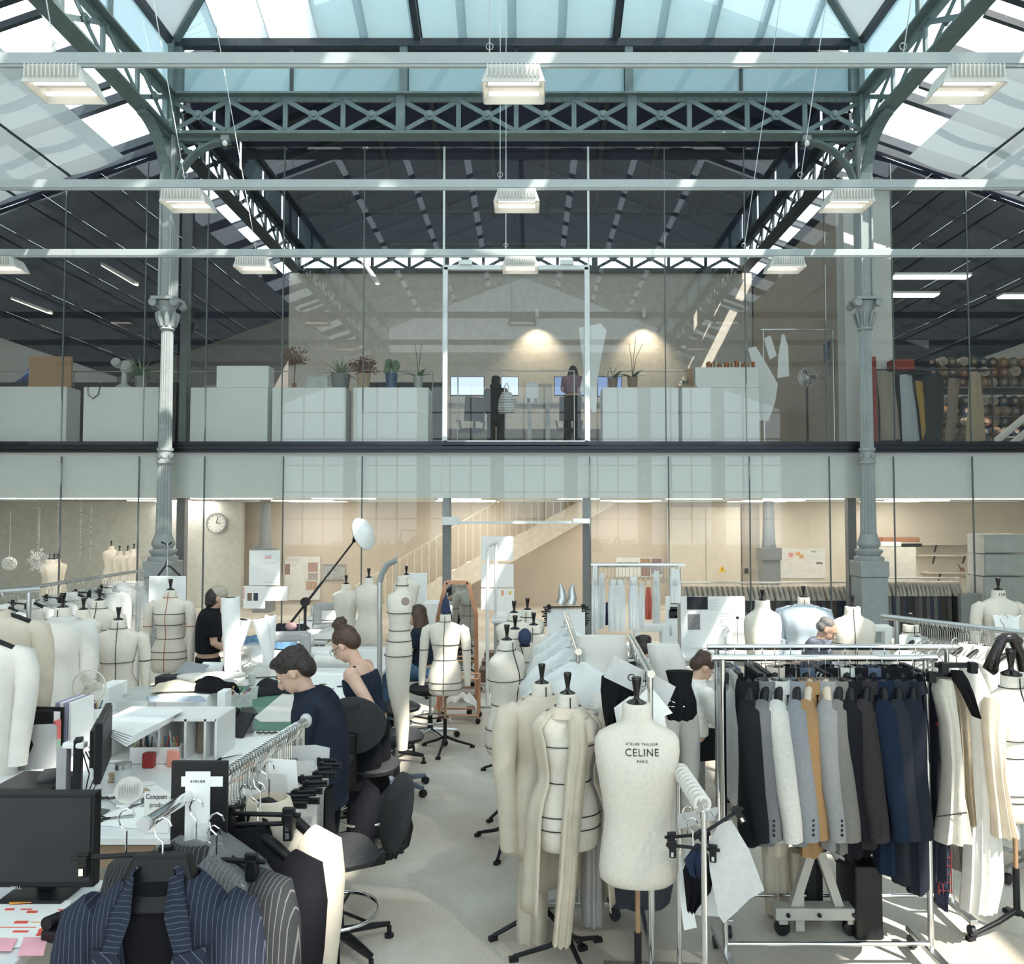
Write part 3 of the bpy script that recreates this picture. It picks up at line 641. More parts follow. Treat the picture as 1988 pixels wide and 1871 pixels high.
# rails with rows of pale wooden hangers and dark clothes
SHC = mat('pale_cover', (.60,.55,.48), .8); SHC2 = mat('pale_cover_grey', (.52,.49,.45), .8)
WOODH = mat('pale_hanger_wood',(.62,.52,.40),.5)
darks = [mat('cloth_d%d'%i,c,.9,var=.2,scale=6,spec=.1,bump=.4,bscale=10) for i,c in enumerate([(.009,.009,.012),(.03,.03,.036),(.09,.08,.08),(.03,.04,.08),(.14,.13,.12),(.06,.04,.04),(.2,.2,.2)])]
def hanger_rail(label, xa, xb, py, Y, n, grp, hl, drop):
    a, b = at(xa,py,Y), at(xb,py,Y); g = thing('garment_rail', label, 'clothes rail', (a.x,Y,0)); Lr = b.x-a.x; z = a.z
    MB().tube([(-.05,0,z),(Lr+.05,0,z)],.018,8).build('rail', CHROME, g, smooth=60)
    for x in (0, Lr): MB().tube([(x,0,.06),(x,0,z)],.018,8).build('post', CHROME, g, smooth=60); MB().box((x,0,.04),(.05,.5,.04)).build('foot', STEEL, g)
    hm = MB().tube([(0,-.2,z-.17-z),(0,0,-.09),(0,.2,-.17)],.014,6).tube(arc((0,0,-.025),.028,-1.2,math.pi,6,'yz'),.004,4).mesh('hanger'); hm.materials.append(WOODH)
    for k in range(n):
        mt = darks[rnd.randrange(7)]; h = drop*rnd.uniform(.8,1.05); x = Lr*(k+.5)/n; th = Lr/n*.42
        t = thing('hanging_garment', 'dark garment on a pale wooden hanger on the '+hl, 'garment', (a.x+x,Y,z), rnd.uniform(-.06,.06), grp)
        link('hanger', hm, None, t)
        MB().loft([[(-th,-.2,-.17),(th,-.2,-.17),(th,.2,-.17),(-th,.2,-.17)],[(-th*1.1,-.23,-.07),(th,-.02,-.07),(th,.02,-.07),(-th*1.1,.23,-.07)],[(-th*1.1,-.27,-.34),(th,-.27,-.34),(th,.27,-.34),(-th*1.1,.27,-.34)]][1:]).build('shoulder_cover', [SHC, SHC2][k % 2], t)
        MB().loft([[(-th*1.2,-.24,-.3),(th,-.24,-.3),(th,.24,-.3),(-th*1.2,.24,-.3)],[(-th*1.1,-.25,-h),(th*1.2,-.25,-h),(th*1.1,.25,-h),(-th,.25,-h)]]).build('cloth', mt, t)
hanger_rail('long chrome rail of pale hangers in front of the whiteboard', 1322, 1655, 1131, 16.6, 34, 'dark garments on the long rail before the whiteboard', 'rail before the whiteboard', 1.1)
hanger_rail('chrome rail of pale hangers below the wall shelves', 1714, 1858, 1122, 16.4, 20, 'dark garments on the rail below the wall shelves', 'rail below the wall shelves', 1.25)
slab('side_cabinet','grey metal drawer cabinet with pale handle below the bins','cabinet',1868,1152,1906,1260,15.3,.1,mat('metal_grey',(.2,.21,.2),.5),base=0)

# ---------------------------------------------------------------- papers fixed to the glass, snowflakes
for (x0,y0,x1,y1,wh) in ((934,1041,996,1088,'topmost of three beside the doorway'),(934,1095,997,1140,'in the middle of three beside the doorway')):
    slab('paper_sheet','large blank white paper sheet on the glass, '+wh,'paper',x0,y0,x1,y1,YW-.05,.004,PAPER)
def printed(label,x0,y0,x1,y1,Y,bits):
    c, dm = pb(x0,y0,x1,y1,Y,.004); g = thing('paper_sheet',label,'paper',(c.x,c.y,c.z-dm[2]/2))
    MB().box((0,0,dm[2]/2),dm).build('sheet',PAPER,g)
    for (a0,b0,a1,b1,col) in bits:
        cc, dd = pb(a0,b0,a1,b1,Y-.004,.003); MB().box(cc-g.location,dd).build('print',mat('print_%02x%02x%02x' % tuple(int(v*255) for v in col),col,.8,var=.3,scale=60),g)
printed('white paper sheet with red and yellow figures, lowest of three beside the doorway',934,1142,998,1184,YW-.05,[(938,1146,950,1154,(.6,.64,.68)),(960,1146,965,1154,(.8,.2,.12)),(973,1146,978,1156,(.7,.35,.2)),(988,1147,993,1154,(.8,.6,.15))])
printed('tall white paper sheet with pink heading on the glass, behind the headscarf man',483,1068,544,1136,YW-.06,[(514,1078,527,1085,(.75,.5,.52)),(513,1092,540,1092.6,(.5,.5,.55)),(513,1130,540,1130.6,(.5,.5,.55))])
printed('white paper sheet with two dark fashion photographs',472,1137,515,1181,YW-.08,[(480,1151,489,1166,(.2,.14,.1)),(492,1151,501,1166,(.05,.06,.1)),(472,1140,475,1162,(.85,.45,.5))])
printed('blank white paper sheet beside the fashion photographs',508,1138,558,1166,YW-.07,[(509,1138.5,557,1139,(.7,.7,.72))])
g = thing('snowflake_ball','white openwork paper ball hanging inside the glass','decoration',at(18,1094,YW+.5))
m = MB(); rb = random.Random(3)
for k in range(46):
    z = 1-2*(k+.5)/46; a = 2.399*k; r_ = math.sqrt(1-z*z); d = Vector((r_*math.cos(a),r_*math.sin(a),z))
    q = d.to_track_quat('Z','Y').to_matrix(); m.lathe([(.018,0),(.032,0),(.032,.012),(.018,.012)],8,ax=q,c=d*.12)
o = m.build('ball_lattice',PAPER,g); MB().tube([(0,0,.12),(.0,0,1.05)],.003,4).build('string',PAPER,g)
g = thing('paper_snowflake','large white paper snowflake hanging inside the glass','decoration',at(75,1088,YW+.5))
m = MB()
for k in range(14):
    a = 2*math.pi*k/14; d = Vector((math.cos(a),0,math.sin(a))); l = .26 if k%2 else .18
    m.bar((0,0,0),d*l,.006,.022,(0,1,0))
    for q in (.45,.7):
        for s in (-.6,.6): e = Vector((math.cos(a+s),0,math.sin(a+s))); m.bar(d*l*q,d*l*q+e*.07,.006,.014,(0,1,0))
m.build('spokes',PAPER,g); MB().tube([(0,0,.2),(0,0,1.02)],.003,4).build('string',PAPER,g)
for px,wh in ((75,'above the paper snowflake'),(114,'beside the paper snowflake'),(158,'second from the sunlit column'),(178,'closest to the sunlit column')):
    g = thing('bead_string','string of tiny white beads hanging from the slab, '+wh,'decoration',(at(px,966,YW+.5).x,YW+.5,ZC+.03))
    MB().tube([(0,0,0),(0,0,-1.3)],.002,4).build('thread',PAPER,g)
    for k in range(12): MB().ell((0,0,-.08-rnd.uniform(0,1.2)),(.012,.012,.012),6,4).build('bead',PAPER if k%3 else DARKGREY,g)
# ---------------------------------------------------------------- mezzanine: white units, plants, desks
UNIT = mat('unit_white',(.86,.88,.86),.45,var=.015)
YU = YW+.35
units = [(-22,130,750,'with brown cardboard on top'),(160,308,751,'with desk fan and bag strap'),(368,520,752,'carrying a long white box'),(527,672,752,'carrying dried plant and clear bins'),(685,832,752,'carrying cactus in blue pot'),(1170,1317,752,'carrying orchids'),(1325,1474,752,'carrying a white box of orange books')]
for x0,x1,y0,wh in units:
    c, dm = pb(x0,y0,x1,853,YU,.5); zb_ = ZM+.0; h = c.z+dm[2]/2-zb_
    g = thing('storage_unit','white storage unit behind the glass '+wh,'cabinet',(c.x,c.y,zb_))
    MB().box((0,0,h/2+.04),(dm[0],.5,h-.08)).build('body',UNIT,g,bevel=.012)
    MB().box((0,.02,.03),(dm[0]-.3,.4,.06)).build('plinth',DARKGREY,g)
    for s in (-1,1): MB().box((s*(dm[0]/2-.1),-.2,.04),(.07,.07,.08)).build('foot',UNIT,g)
ZU = at(1000,752,YU).z
def onunit(name,label,cat,x0,y0,x1,dz,m,d=.3,Y=YU+.02,bevel=0,zb=None):
    zb = ZU if zb is None else zb
    c, dm = pb(x0,y0,x1,750,Y,d); h = c.z+dm[2]/2-zb
    return tag(MB().box((0,0,h/2),(dm[0],d,h)).build(name,m,None,bevel=bevel,loc=(c.x,c.y,zb+.004)),label,cat)
onunit('cardboard_sheet','brown cardboard sheet standing on the white unit','cardboard',55,692,139,0,mat('kraft_card',(.42,.26,.15),.85,var=.08,scale=12),.05)
onunit('white_box','long flat white box lying across the white unit','box',420,710,522,0,UNIT,.35,bevel=.008)
o = onunit('white_box','shallow white box holding orange books','box',1350,713,1473,0,UNIT,.4,bevel=.008)
zbk = ZU + o.dimensions.z*.0 + (at(1000,713,YU+.1).z-ZU)
bc = [(.55,.2,.06),(.5,.38,.2),(.6,.5,.35),(.5,.16,.06),(.65,.6,.5)]
for k in range(14):
    px = 1375+k*6.6; p = at(px,712,YU+.3); h = rnd.uniform(.08,.15)
    tag(MB().box((0,0,h/2),(.045,.2,h)).build('book',mat('book_%d'%(k%5),bc[k%5],.7),loc=(p.x,p.y,zbk+.01)),'small orange and tan book standing in the shallow white box','book','orange books in the white box')
for k,(a,b) in enumerate(((594,615),(614,636))):
    onunit('clear_bin','small clear plastic bin on the white unit '+('beside the dried plant' if k==0 else 'beside the trailing plant'),'bin',a,731,b,0,mat('clear_plastic',(.7,.75,.74),.2,alpha=.45),.25)
g = thing('tote_strap','black bag strap drooping over the white unit','strap',at(182,751,YU-.03))
MB().tube([(-.12,.05,.03),(-.12,0,-.02),(-.1,-.02,-.16),(0,-.03,-.24),(.1,-.02,-.16),(.12,0,-.02),(.12,.05,.03)],.014,6,flat=.4).build('strap',BLACKP,g,smooth=60)
MB().box((0,.16,.05),(.3,.2,.1)).build('bag',BLACKP,g,bevel=.03)
# desk fan / blower on the unit
g = thing('desk_blower','pale metal desk blower with round nozzle on the white unit','blower',(at(240,750,YU+.15).x,YU+.17,ZU+.004))
PM = mat('pale_metal',(.55,.57,.56),.45)
MB().lathe([(.16,0),(.15,.04),(.06,.1),(.05,.32),(.07,.36)],18).build('stand',PM,g,smooth=50)
MB().ell((.06,0,.45),(.17,.14,.13),16,10).build('housing',PM,g,smooth=60)
MB().lathe([(.06,0),(.09,.0),(.09,.12),(.06,.12)],18,c=(-.08,-.1,.47),ax=Matrix.Rotation(R(70),3,'X')).build('nozzle',PM,g,smooth=50)
# plants
LEAF = mat('leaf_green',(.08,.17,.07),.5,var=.3,scale=8); LEAF2 = mat('leaf_pale',(.25,.34,.2),.6,var=.3); DRY = mat('dry_brown',(.26,.14,.10),.9,var=.3); CACT = mat('cactus_green',(.16,.24,.15),.6)
def blade(m,p,d,l,w,droop):
    p = Vector(p); d = Vector(d).normalized(); sd_ = d.cross(Vector((0,0,1))).normalized()*w; pts = []
    for k in range(5):
        t = k/4; q = p+d*l*t+Vector((0,0,-droop*l*t*t)); ww = (1-t)*(.6+.4*math.sin(math.pi*t+.6)) + .02; pts.append((q-sd_*ww,q+sd_*ww))
    m.add([x for pr in pts for x in pr],[(2*k,2*k+1,2*k+3,2*k+2) for k in range(4)])
def plant(label,px,Y,zb,pot,potc,kind,h,n,seed,spread=.3,leafm=None):
    r_ = random.Random(seed); p = at(px,750,Y); g = thing('potted_plant',label,'plant',(p.x,Y,zb+.003))
    pr,ph = pot
    MB().lathe([(pr*.8,0),(pr,ph),(pr*.9,ph),(pr*.85,ph-.02),(0,ph-.02)],18).build('pot',potc,g,smooth=40)
    top = Vector((0,0,ph-.02)); lm = leafm or LEAF
    if kind == 'blade':
        for k in range(n):
            a = 2*math.pi*k/n+r_.uniform(-.3,.3); el = r_.uniform(.3,1.3); m = MB()
            blade(m,top,(math.cos(a)*math.cos(el),math.sin(a)*math.cos(el),math.sin(el)),h*r_.uniform(.7,1.1),.036,r_.uniform(.2,.8)); m.build('leaf',lm if k%3 else LEAF2,g)
    if kind == 'dry':
        m = MB()
        for k in range(n*6):
            a = r_.uniform(0,6.3); e = r_.uniform(.2,1.4); b0 = top+Vector((0,0,h*.55)) if h > .5 else top
            q = b0+Vector((math.cos(a)*math.cos(e),math.sin(a)*math.cos(e),math.sin(e)))*r_.uniform(.1,1)*spread
            m.tube([b0,b0.lerp(q,.5)+Vector((r_.uniform(-.03,.03),0,.03)),q],.004,3)
            for j in range(3): m.ell(q+Vector((r_.uniform(-.05,.05),r_.uniform(-.05,.05),r_.uniform(-.05,.05))),(.018,.018,.014),5,4)
        m.tube([top,top+Vector((.02,0,h*.6))],.014,5); o_ = m.build('dry_twigs',DRY,g); o_['kind'] = 'stuff'
    if kind == 'cactus':
        for k in range(n):
            a = r_.uniform(0,6.3); q = Vector((math.cos(a)*.09,math.sin(a)*.06,ph+.06+.16*r_.random())); MB().ell(q,(.075,.03,.1),10,8,Matrix.Rotation(a,3,'Z')@Matrix.Rotation(r_.uniform(-.5,.5),3,'Y')).build('pad',CACT,g,smooth=60)
    if kind == 'orchid':
        for k in range(n):
            a = k*2.4+.3; m = MB(); blade(m,top,(math.cos(a),math.sin(a)*.5,.55),.42,.075,.35); m.build('leaf',lm,g)
        for k in range(2 if h < .75 else 3): 
            a = (k-.5)*.5; MB().tube([top,top+Vector((.1*a,0,h*.5)),top+Vector((.28*a,0,h*r_.uniform(.8,1)))],.006,5).build('flower_stem',mat('stem_brown',(.10,.08,.05),.7),g)
    return g
GRYPOT = mat('grey_pot',(.2,.22,.22),.6); BLUEPOT = mat('blue_pot',(.05,.10,.18),.4); KPOT = mat('kraft_pot',(.5,.38,.26),.9); CLEARP = mat('frosted_pot',(.4,.42,.4),.4)
plant('long-bladed green spider plant beside the desk blower',274,YU+.14,ZU,(.13,.24),GRYPOT,'blade',.72,44,1,.5)
plant('tall dried brown plant on bare stem beside the clear bins',571,YU+.1,ZU,(.05,.1),DRY,'dry',.75,22,2,.34)
plant('trailing pale green plant in round grey pot',661,YU+.22,ZU,(.2,.3),GRYPOT,'blade',.62,34,3,.8,LEAF2)
plant('bushy dried grass in kraft paper pot',706,YU+.16,ZU,(.14,.3),KPOT,'dry',.4,26,4,.34)
plant('paddle cactus in dark blue pot',760,YU+.15,ZU,(.13,.3),BLUEPOT,'cactus',.3,10,5)
plant('orchid with two bare stems in frosted pot',812,YU+.12,ZU,(.1,.24),CLEARP,'orchid',.7,5,6)
plant('low orchid with broad leaves at the end of the unit',1190,YU+.12,ZU,(.1,.2),mat('terra_pot',(.3,.2,.16),.8),'orchid',.3,4,7)
plant('tall orchid with three bare stems in red-brown pot',1228,YU+.13,ZU,(.11,.22),MATS['terra_pot'],'orchid',.85,5,8)
g = thing('wooden_tray','pale wooden tray standing over the gap between the units','tray',(at(1330,750,YU+.16).x,YU+.16,ZU+.003))
MB().box((0,0,.02),(.42,.3,.03)).build('board',mat('tray_wood',(.42,.27,.16),.6),g); MB().box((.13,.1,.22),(.14,.02,.4)).build('back_panel',MATS['tray_wood'],g)
plant('small leafy plant on the wooden tray',1330,YU+.12,ZU+.042,(.05,.08),CLEARP,'blade',.2,16,9,.3)
# desk row with monitors deeper on the mezzanine
YD = 18.2; ZDK = at(1000,782,YD).z
DESK = mat('desk_grey',(.42,.41,.38),.6)
g = thing('long_desk','long pale desk behind the upper glass door','desk',(at(1000,780,YD).x,YD+.35,ZM))
x0,x1 = at(840,780,YD).x-g.location.x, at(1290,780,YD).x-g.location.x
MB().box(((x0+x1)/2,0,ZDK-ZM-.02),(x1-x0,.8,.04)).build('top',DESK,g)
for px in (1028,1064,850,1280): MB().box((at(px,800,YD).x-g.location.x,0,(ZDK-ZM)/2-.02),(.1,.7,ZDK-ZM-.04)).build('leg',DESK,g)
MB().box(((x0+x1)/2,.35,.55),(x1-x0,.02,.3)).build('modesty_panel',MATS['door_taupe'],g)
def monitor(label,x0,y0,x1,y1,Y,scr,zd,name='computer_monitor'):
    c, dm = pb(x0,y0,x1,y1,Y,.05); g = thing(name,label,'monitor',(c.x,Y+.08,zd+.003)); z = c.z-zd
    MB().box((0,0,z),dm).build('casing',BLACKP,g,bevel=.006)
    MB().box((0,-.026,z+.005),(dm[0]-.03,.006,dm[2]-.04)).build('screen',scr,g)
    MB().box((0,.06,z*.5),(.06,.03,z)).build('stand',BLACKP,g); MB().box((0,.04,.008),(.24,.18,.016)).build('foot',BLACKP,g)
    return g
SCR1 = emit('screen_pale',(.55,.68,.85),1.1); SCR2 = emit('screen_blue',(.22,.32,.55),.9)
monitor('lit pale screen beside the dark swivel chair with bulky seat',874,730,940,768,YD+.3,SCR1,ZDK)
monitor('lit pale screen between the standing figure and the sketches',972,730,1007,768,YD+.3,SCR1,ZDK)
monitor('blue lit screen before the seated figure',1076,730,1138,768,YD+.3,SCR2,ZDK)
monitor('blue lit screen behind the orchids',1160,730,1208,770,YD+.3,SCR2,ZDK)
for a,b,c_,d_,wh,m in ((1022,741,1044,775,'white framed sketch leaning behind the desk',PAPER),(1046,745,1072,775,'second pale sketch leaning beside the framed one',mat('sketch_buff',(.62,.55,.45),.8))):
    slab('sketch',wh,'picture',a,b,c_,d_,YD+.4,.02,m,base=ZDK+.003)
for k,px in enumerate((1000,1012,1026,1040)):
    tag(MB().lathe([(.03,0),(.032,.12),(.028,.12)],10).build('pen_pot',[KPOT,PAPER,BLUEPOT,KPOT][k],loc=(at(px,780,YD).x,YD+.15,ZDK+.004)),['tan','white','blue','short tan'][k]+' pen pot on the long desk','pot')
slab('pink_note','pink paper note under a pale lit screen','note',918,769,929,778,YD+.28,.004,mat('pink_note',(.85,.32,.38),.8),base=ZDK+.003)
# desk things left
YD2 = 18.5
V3 = Vector; ZDT = at(100,742,17.3).z+.003
slab('drawing_table','pale slanted work table behind the sunlit column','table',400,748,430,800,YD2,.8,DESK,base=ZM)
p = at(40,735,17.0); tag(MB().grid(lambda u,v:((u-.5)*.75,(v-.5)*.6,.42*math.sin(math.pi*u)**.6*math.sin(math.pi*v)**.6*(.8+.5*noise.noise(V3((u*5,v*4,1))))),20,14,(0,0,.01)).build('blue_cloth_heap',mat('blue_cloth',(.03,.08,.24),.8),None,smooth=70,loc=(p.x,17.65,ZDT)),'heap of bright blue cloth behind the cardboard','cloth')
for a,b,wh in ((-40,190,'behind the cardboard sheet'),(196,345,'behind the spider plant'),(700,860,'behind the cactus')):
    slab('work_table','dark work table standing '+wh,'table',a,742,b,760,17.3 if a < 0 else 17.6,.7,DARKGREY,base=ZM)
# drafting chair silhouette near the figures
def office_chair(label,p,rz,zs,m=BLACKP,arms=True,scale=1.0):
    g = thing('office_chair',label,'chair',p,rz); g.scale = (scale,)*3
    MB().box((0,0,zs),(.48,.46,.08)).build('seat',m,g,bevel=.035)
    MB().grid(lambda u,v: (.44*(u-.5),.24+.05*math.cos((u-.5)*3)-.05+.08*v,zs+.18+.5*v),6,6,(0,.05,0)).build('backrest',m,g,smooth=60,bevel=.01)
    MB().bar((0,.2,zs),(0,.29,zs+.4),.05,.03).build('back_bar',m,g)
    MB().tube([(0,0,.1),(0,0,zs)],.03,10).build('gas_post',DARKGREY,g)
    for k in range(5):
        a = 2*math.pi*k/5+.3; e = Vector((.3*math.cos(a),.3*math.sin(a),.07))
        l_ = MB().tube([(0,0,.12),e],[.03,.018],8).build('base_arm',m,g)
        MB().ell(e-Vector((0,0,.04)),(.03,.03,.03),8,6).build('castor',BLACKP,l_)
    if arms:
        for s in (-1,1): MB().tube([(s*.24,.05,zs),(s*.28,.05,zs+.2),(s*.28,-.18,zs+.22)],[.018,.018,.022],6).build('armrest',m,g)
    return g
office_chair('dark swivel chair with bulky seat beside the standing figure',(at(915,850,17.2).x,17.2,ZM),R(200),.48,DARKGREY)
office_chair('dark swivel chair at the desk of the seated figure',(at(1105,850,17.0).x,17.0,ZM),R(180),.46,BLACKP)
# balustrade rails behind the glass
g = thing('balustrade','thin steel balustrade with glass inside the upper door bay','balustrade',(0,YW+.9,ZM))
pL,pR = at(889,720,YW+.9),at(1115,720,YW+.9)
MB().tube([(pL.x,0,pL.z-ZM),(pR.x,0,pR.z-ZM)],.014,6).build('handrail',STEEL,g)
for x in (pL.x,pR.x): MB().tube([(x,0,0),(x,0,pL.z-ZM)],.014,6).build('post',STEEL,g); MB().box((x,0,.05),(.08,.06,.1)).build('clamp',STEEL,g)
for a_,b_,wh in ((-30,840,'plants'),(1180,1440,'orchids')):
    q0,q1 = at(a_,721,YW+1.05),at(b_,721,YW+1.05); g = thing('handrail','thin steel handrail on posts behind the '+wh,'handrail',(q0.x,YW+1.05,ZM)); L_ = q1.x-q0.x
    MB().tube([(0,0,q0.z-ZM),(L_,0,q0.z-ZM)],.012,6).build('rail',STEEL,g)
    for k in range(int(L_/1.6)+1): MB().tube([(L_*k/int(L_/1.6),0,0),(L_*k/int(L_/1.6),0,q0.z-ZM)],.012,6).build('post',STEEL,g)
# hanging patterns and rack at the right of the mezzanine
curve_sheet('paper_pattern','white paper trouser pattern hanging beside the upper door',
 'paper pattern',[(1124,636),(1166,628),(1178,641),(1168,690),(1160,735),(1158,800),(1150,801),(1136,760),(1128,765),(1126,755),(1133,720),(1130,690),(1126,660)],YW+.03,PAPER)
def garment_rack(name,label,pa,pb_,z,posts=2,m=CHROME,r_=.016,zf=0,foot=.5,ext=.06,castor=True):
    pa,pb_ = Vector(pa),Vector(pb_); d = pb_-pa; L_ = d.length; g = thing(name,label,'clothes rack',(pa.x,pa.y,zf),math.atan2(d.y,d.x)); h = z-zf
    MB().tube([(-ext,0,h),(L_+ext,0,h)],r_*1.15,12).build('rail',m,g,smooth=60)
    for x in (.0,L_):
        MB().tube([(x,0,.1),(x,0,h)],r_,12).build('post',m,g,smooth=60)
        f = MB().box((x,0,.1),(.045,foot,.03)).build('foot',STEEL,g,bevel=.004)
        for s in (-1,1):
            if castor: MB().lathe([(.012,-.014),(.035,-.014),(.035,.014),(.012,.014)],12,ax=Matrix.Rotation(R(90),3,'Y'),c=(x,s*(foot/2-.03),.037)).box((x,s*(foot/2-.03),.075),(.02,.02,.05)).build('castor',DARKGREY,f,smooth=40)
    MB().tube([(0,0,.14),(L_,0,.14)],r_*.8,8).build('lower_bar',m,g,smooth=60)
    return g
pa,pc = at(1482,640,16.9),at(1617,640,16.9)
garment_rack('garment_rack','light steel rack with paper patterns on the mezzanine',(pa.x,16.9,0),(pc.x,16.9,0),pa.z,zf=ZM)
for pts,wh in (([(1452,676),(1467,672),(1478,690),(1494,716),(1510,745),(1505,780),(1492,817),(1474,816),(1474,752)],'large curved white pattern hanging at the near end of the rack'),([(1483,657),(1496,651),(1508,690),(1494,698)],'small tilted white pattern card on the rack'),([(1518,648),(1523,650),(1530,672),(1532,730),(1509,734),(1511,690)],'tall narrow white pattern on the rack')):
    curve_sheet('paper_pattern',wh,'paper pattern',pts,16.87,PAPER)
for Ya,Yc_,y0,y1,nm,wh,m in ((17.1,17.5,665,700,'poster','dark blue and white poster on the taupe wall',mat('poster_blue',(.1,.13,.22),.7,var=.5,scale=9)),(17.1,17.65,705,733,'photo_sheet','sheet of small photographs on the taupe wall',mat('photo_grid',(.35,.3,.28),.7,var=.9,scale=22))):
    za,zb2 = at(1600,y1,17.3).z,at(1600,y0,17.3).z; tag(MB().box((0,0,(zb2-za)/2),(.008,Yc_-Ya,zb2-za)).build(nm,m,None,loc=(xt-.005,(Ya+Yc_)/2,za)),wh,'poster')
# pedestal fan
g = thing('pedestal_fan','pedestal fan with wire cage on the mezzanine','fan',(at(1568,850,16.6).x,16.6,ZM)); zf_ = at(1568,733,16.6).z-ZM
MB().tube([(0,0,0),(0,0,zf_-.2)],.022,8).build('pole',BLACKP,g); MB().lathe([(.2,0),(.2,.02),(.03,.05)],20).build('base',BLACKP,g,smooth=40)
MB().tube([(0,0,zf_-.22),(-.06,0,zf_-.12),(-.05,0,zf_)],.014,6).tube([(0,0,zf_-.22),(.06,0,zf_-.12),(.08,0,zf_)],.014,6).build('yoke',BLACKP,g)
m = MB(); 
for r_ in (.06,.11,.16,.2): m.tube(arc((0,-.06,zf_),r_,0,2*math.pi,28),.004,4)
for k in range(18): a = k*math.pi/9; m.tube([(0,-.08,zf_),(.2*math.cos(a),-.05,zf_+.2*math.sin(a))],.003,4)
m.build('cage',STEEL,g); MB().ell((0,0,zf_),(.06,.08,.06)).build('motor',DARKGREY,g,smooth=60)
for k in range(3): MB().ell((.09*math.cos(k*2.1),-.05,zf_+.09*math.sin(k*2.1)),(.09,.008,.05),10,6,Matrix.Rotation(-k*2.1,3,'Y')).build('blade',DARKGREY,g,smooth=60)
# fabric store on the right: lamps, trousers, red boxes, shelves of rolls
for x0,x1,y0,y1,Y,wh in ((1738,1888,529,538,17.0,'highest in the fabric store'),(1735,1826,565,574,18.6,'lower, beside the white pillar'),(1948,2060,567,577,18.4,'lower, over the fabric rolls')):
    c, dm = pb(x0,y0,x1,y1,Y,.3); g = thing('ceiling_lamp','bright tube lamp '+wh,'lamp',c)
    MB().box((0,0,.03),(dm[0],.28,.05)).build('housing',WHITE,g); MB().box((0,0,-.01),(dm[0]-.04,.24,.02)).build('diffuser',LAMP,g)
for (px,py,qx,qy,Y,wh) in ((200,515,265,553,17.5,'angled over the cardboard sheet'),(25,580,98,608,18.5,'over the blue cloth heap'),(706,512,733,551,18.5,'over the cactus desk')):
    a,b = at(px,py,Y),at(qx,qy,Y-1.2); g = thing('tube_lamp','long single tube lamp '+wh,'lamp',a)
    MB().bar((0,0,.03),b-a+Vector((0,0,.03)),.1,.05).build('housing',MATS['lamp_white'],g); MB().bar((0,0,-.005),b-a+Vector((0,0,-.005)),.07,.025).build('tube',emit('tube_warm',(1,.82,.55),4),g)
for px,wh in ((1043,'over the sketches'),(1251,'over the orchids')):
    p = at(px,608,23.5); g = thing('wall_spot','small white wall-washing spot lamp '+wh,'lamp',p)
    MB().lathe([(.05,-.12),(.07,-.12),(.07,.12),(.0,.12)],14).build('shade',MATS['lamp_white'],g,smooth=40); MB().lathe([(0,-.11),(.05,-.11),(.05,-.1),(0,-.1)],14).build('bulb',LAMP,g)
    ld = bpy.data.lights.new('spot','SPOT'); ld.energy = 130; ld.spot_size = R(95); ld.spot_blend = .8; ld.color = (1,.86,.64); lo = bpy.data.objects.new('spot',ld); COL.objects.link(lo); lo.parent = g; lo.location = (0,-.25,-.1); lo.rotation_euler = (R(18),0,0)
tr = [((1701,720),(1738,722),(1752,852),(1712,855),'beige trousers with buttons',(.33,.29,.23)),((1745,728),(1774,727),(1790,857),(1751,857),'pale blue-grey trousers',(.42,.46,.5)),((1775,740),(1796,742),(1800,800),(1790,856),'mustard trousers',(.38,.23,.05)),((1795,732),(1838,732),(1832,858),(1794,858),'black trousers',(.02,.022,.03)),((1840,735),(1868,735),(1856,858),(1833,858),'brown trousers',(.24,.18,.14)),((1880,722),(1908,722),(1918,855),(1873,858),'tan corduroy trousers',(.42,.32,.22))]
ZR_ = at(1800,718,15.95).z
g = garment_rack('garment_rack','low dark rail holding trousers in the fabric store',(at(1705,718,15.95).x,15.95,0),(at(1925,718,15.95).x,15.95,0),ZR_,zf=ZM,m=DARKGREY)
for a,b,c_,d_,wh,col in tr:
    P = [at(*q,15.9) for q in (a,b,c_,d_)]; o0 = (P[0]+P[1])/2; t = thing('hanging_trousers',wh+' hanging in the fabric store','trousers',o0)
    m = mat('tr_'+wh[:5],col,.9,var=.12,scale=30,bump=.1,bscale=40); q = [p-o0 for p in P]
    def lg(u0,u1,dy):
        f_ = lambda u,v,s: q[0].lerp(q[1],u).lerp(q[3].lerp(q[2],u),v)+Vector((0,dy+s*.045*math.sin(math.pi*(u-u0)/(u1-u0)+.001)+.01*math.sin(v*9),0))
        rings = []
        for i in range(9):
            v = i/8; rings.append([f_(u0+(u1-u0)*k/5,v,-1) for k in range(6)]+[f_(u1-(u1-u0)*k/5,v,1) for k in range(1,5)])
        return MB().loft(rings)
    lg(0,.62,-.03).build('leg',m,t,smooth=60); lg(.38,1,.07).build('leg',m,t,smooth=60)
    MB().box((0,0,.01),((q[1]-q[0]).length+.06,.05,.03)).build('clamp_hanger',BLACKP,t)
for x0,y0,x1,y1,Y,wh in ((1693,692,1701,800,15.75,'narrow, beside the shaded column'),(1735,697,1775,716.5,15.82,'wide, above the trousers rail')):
    slab('red_box','dark red box '+wh,'box',x0,y0,x1,y1,Y,.3,mat('dark_red',(.28,.03,.02),.6),base=ZM if 'narrow' in wh else None)
slab('black_bolt_stack','tall black bolt of cloth leaning beside the white pillar','fabric bolt',1736,660,1803,725,17.0,.3,mat('black_cloth',(.014,.015,.024),.9),base=ZM)
SHELFM = mat('shelf_grey',(.13,.13,.14),.6)
YF = 17.6; xs0 = at(1800,700,YF).x; xs1 = XWR-.2
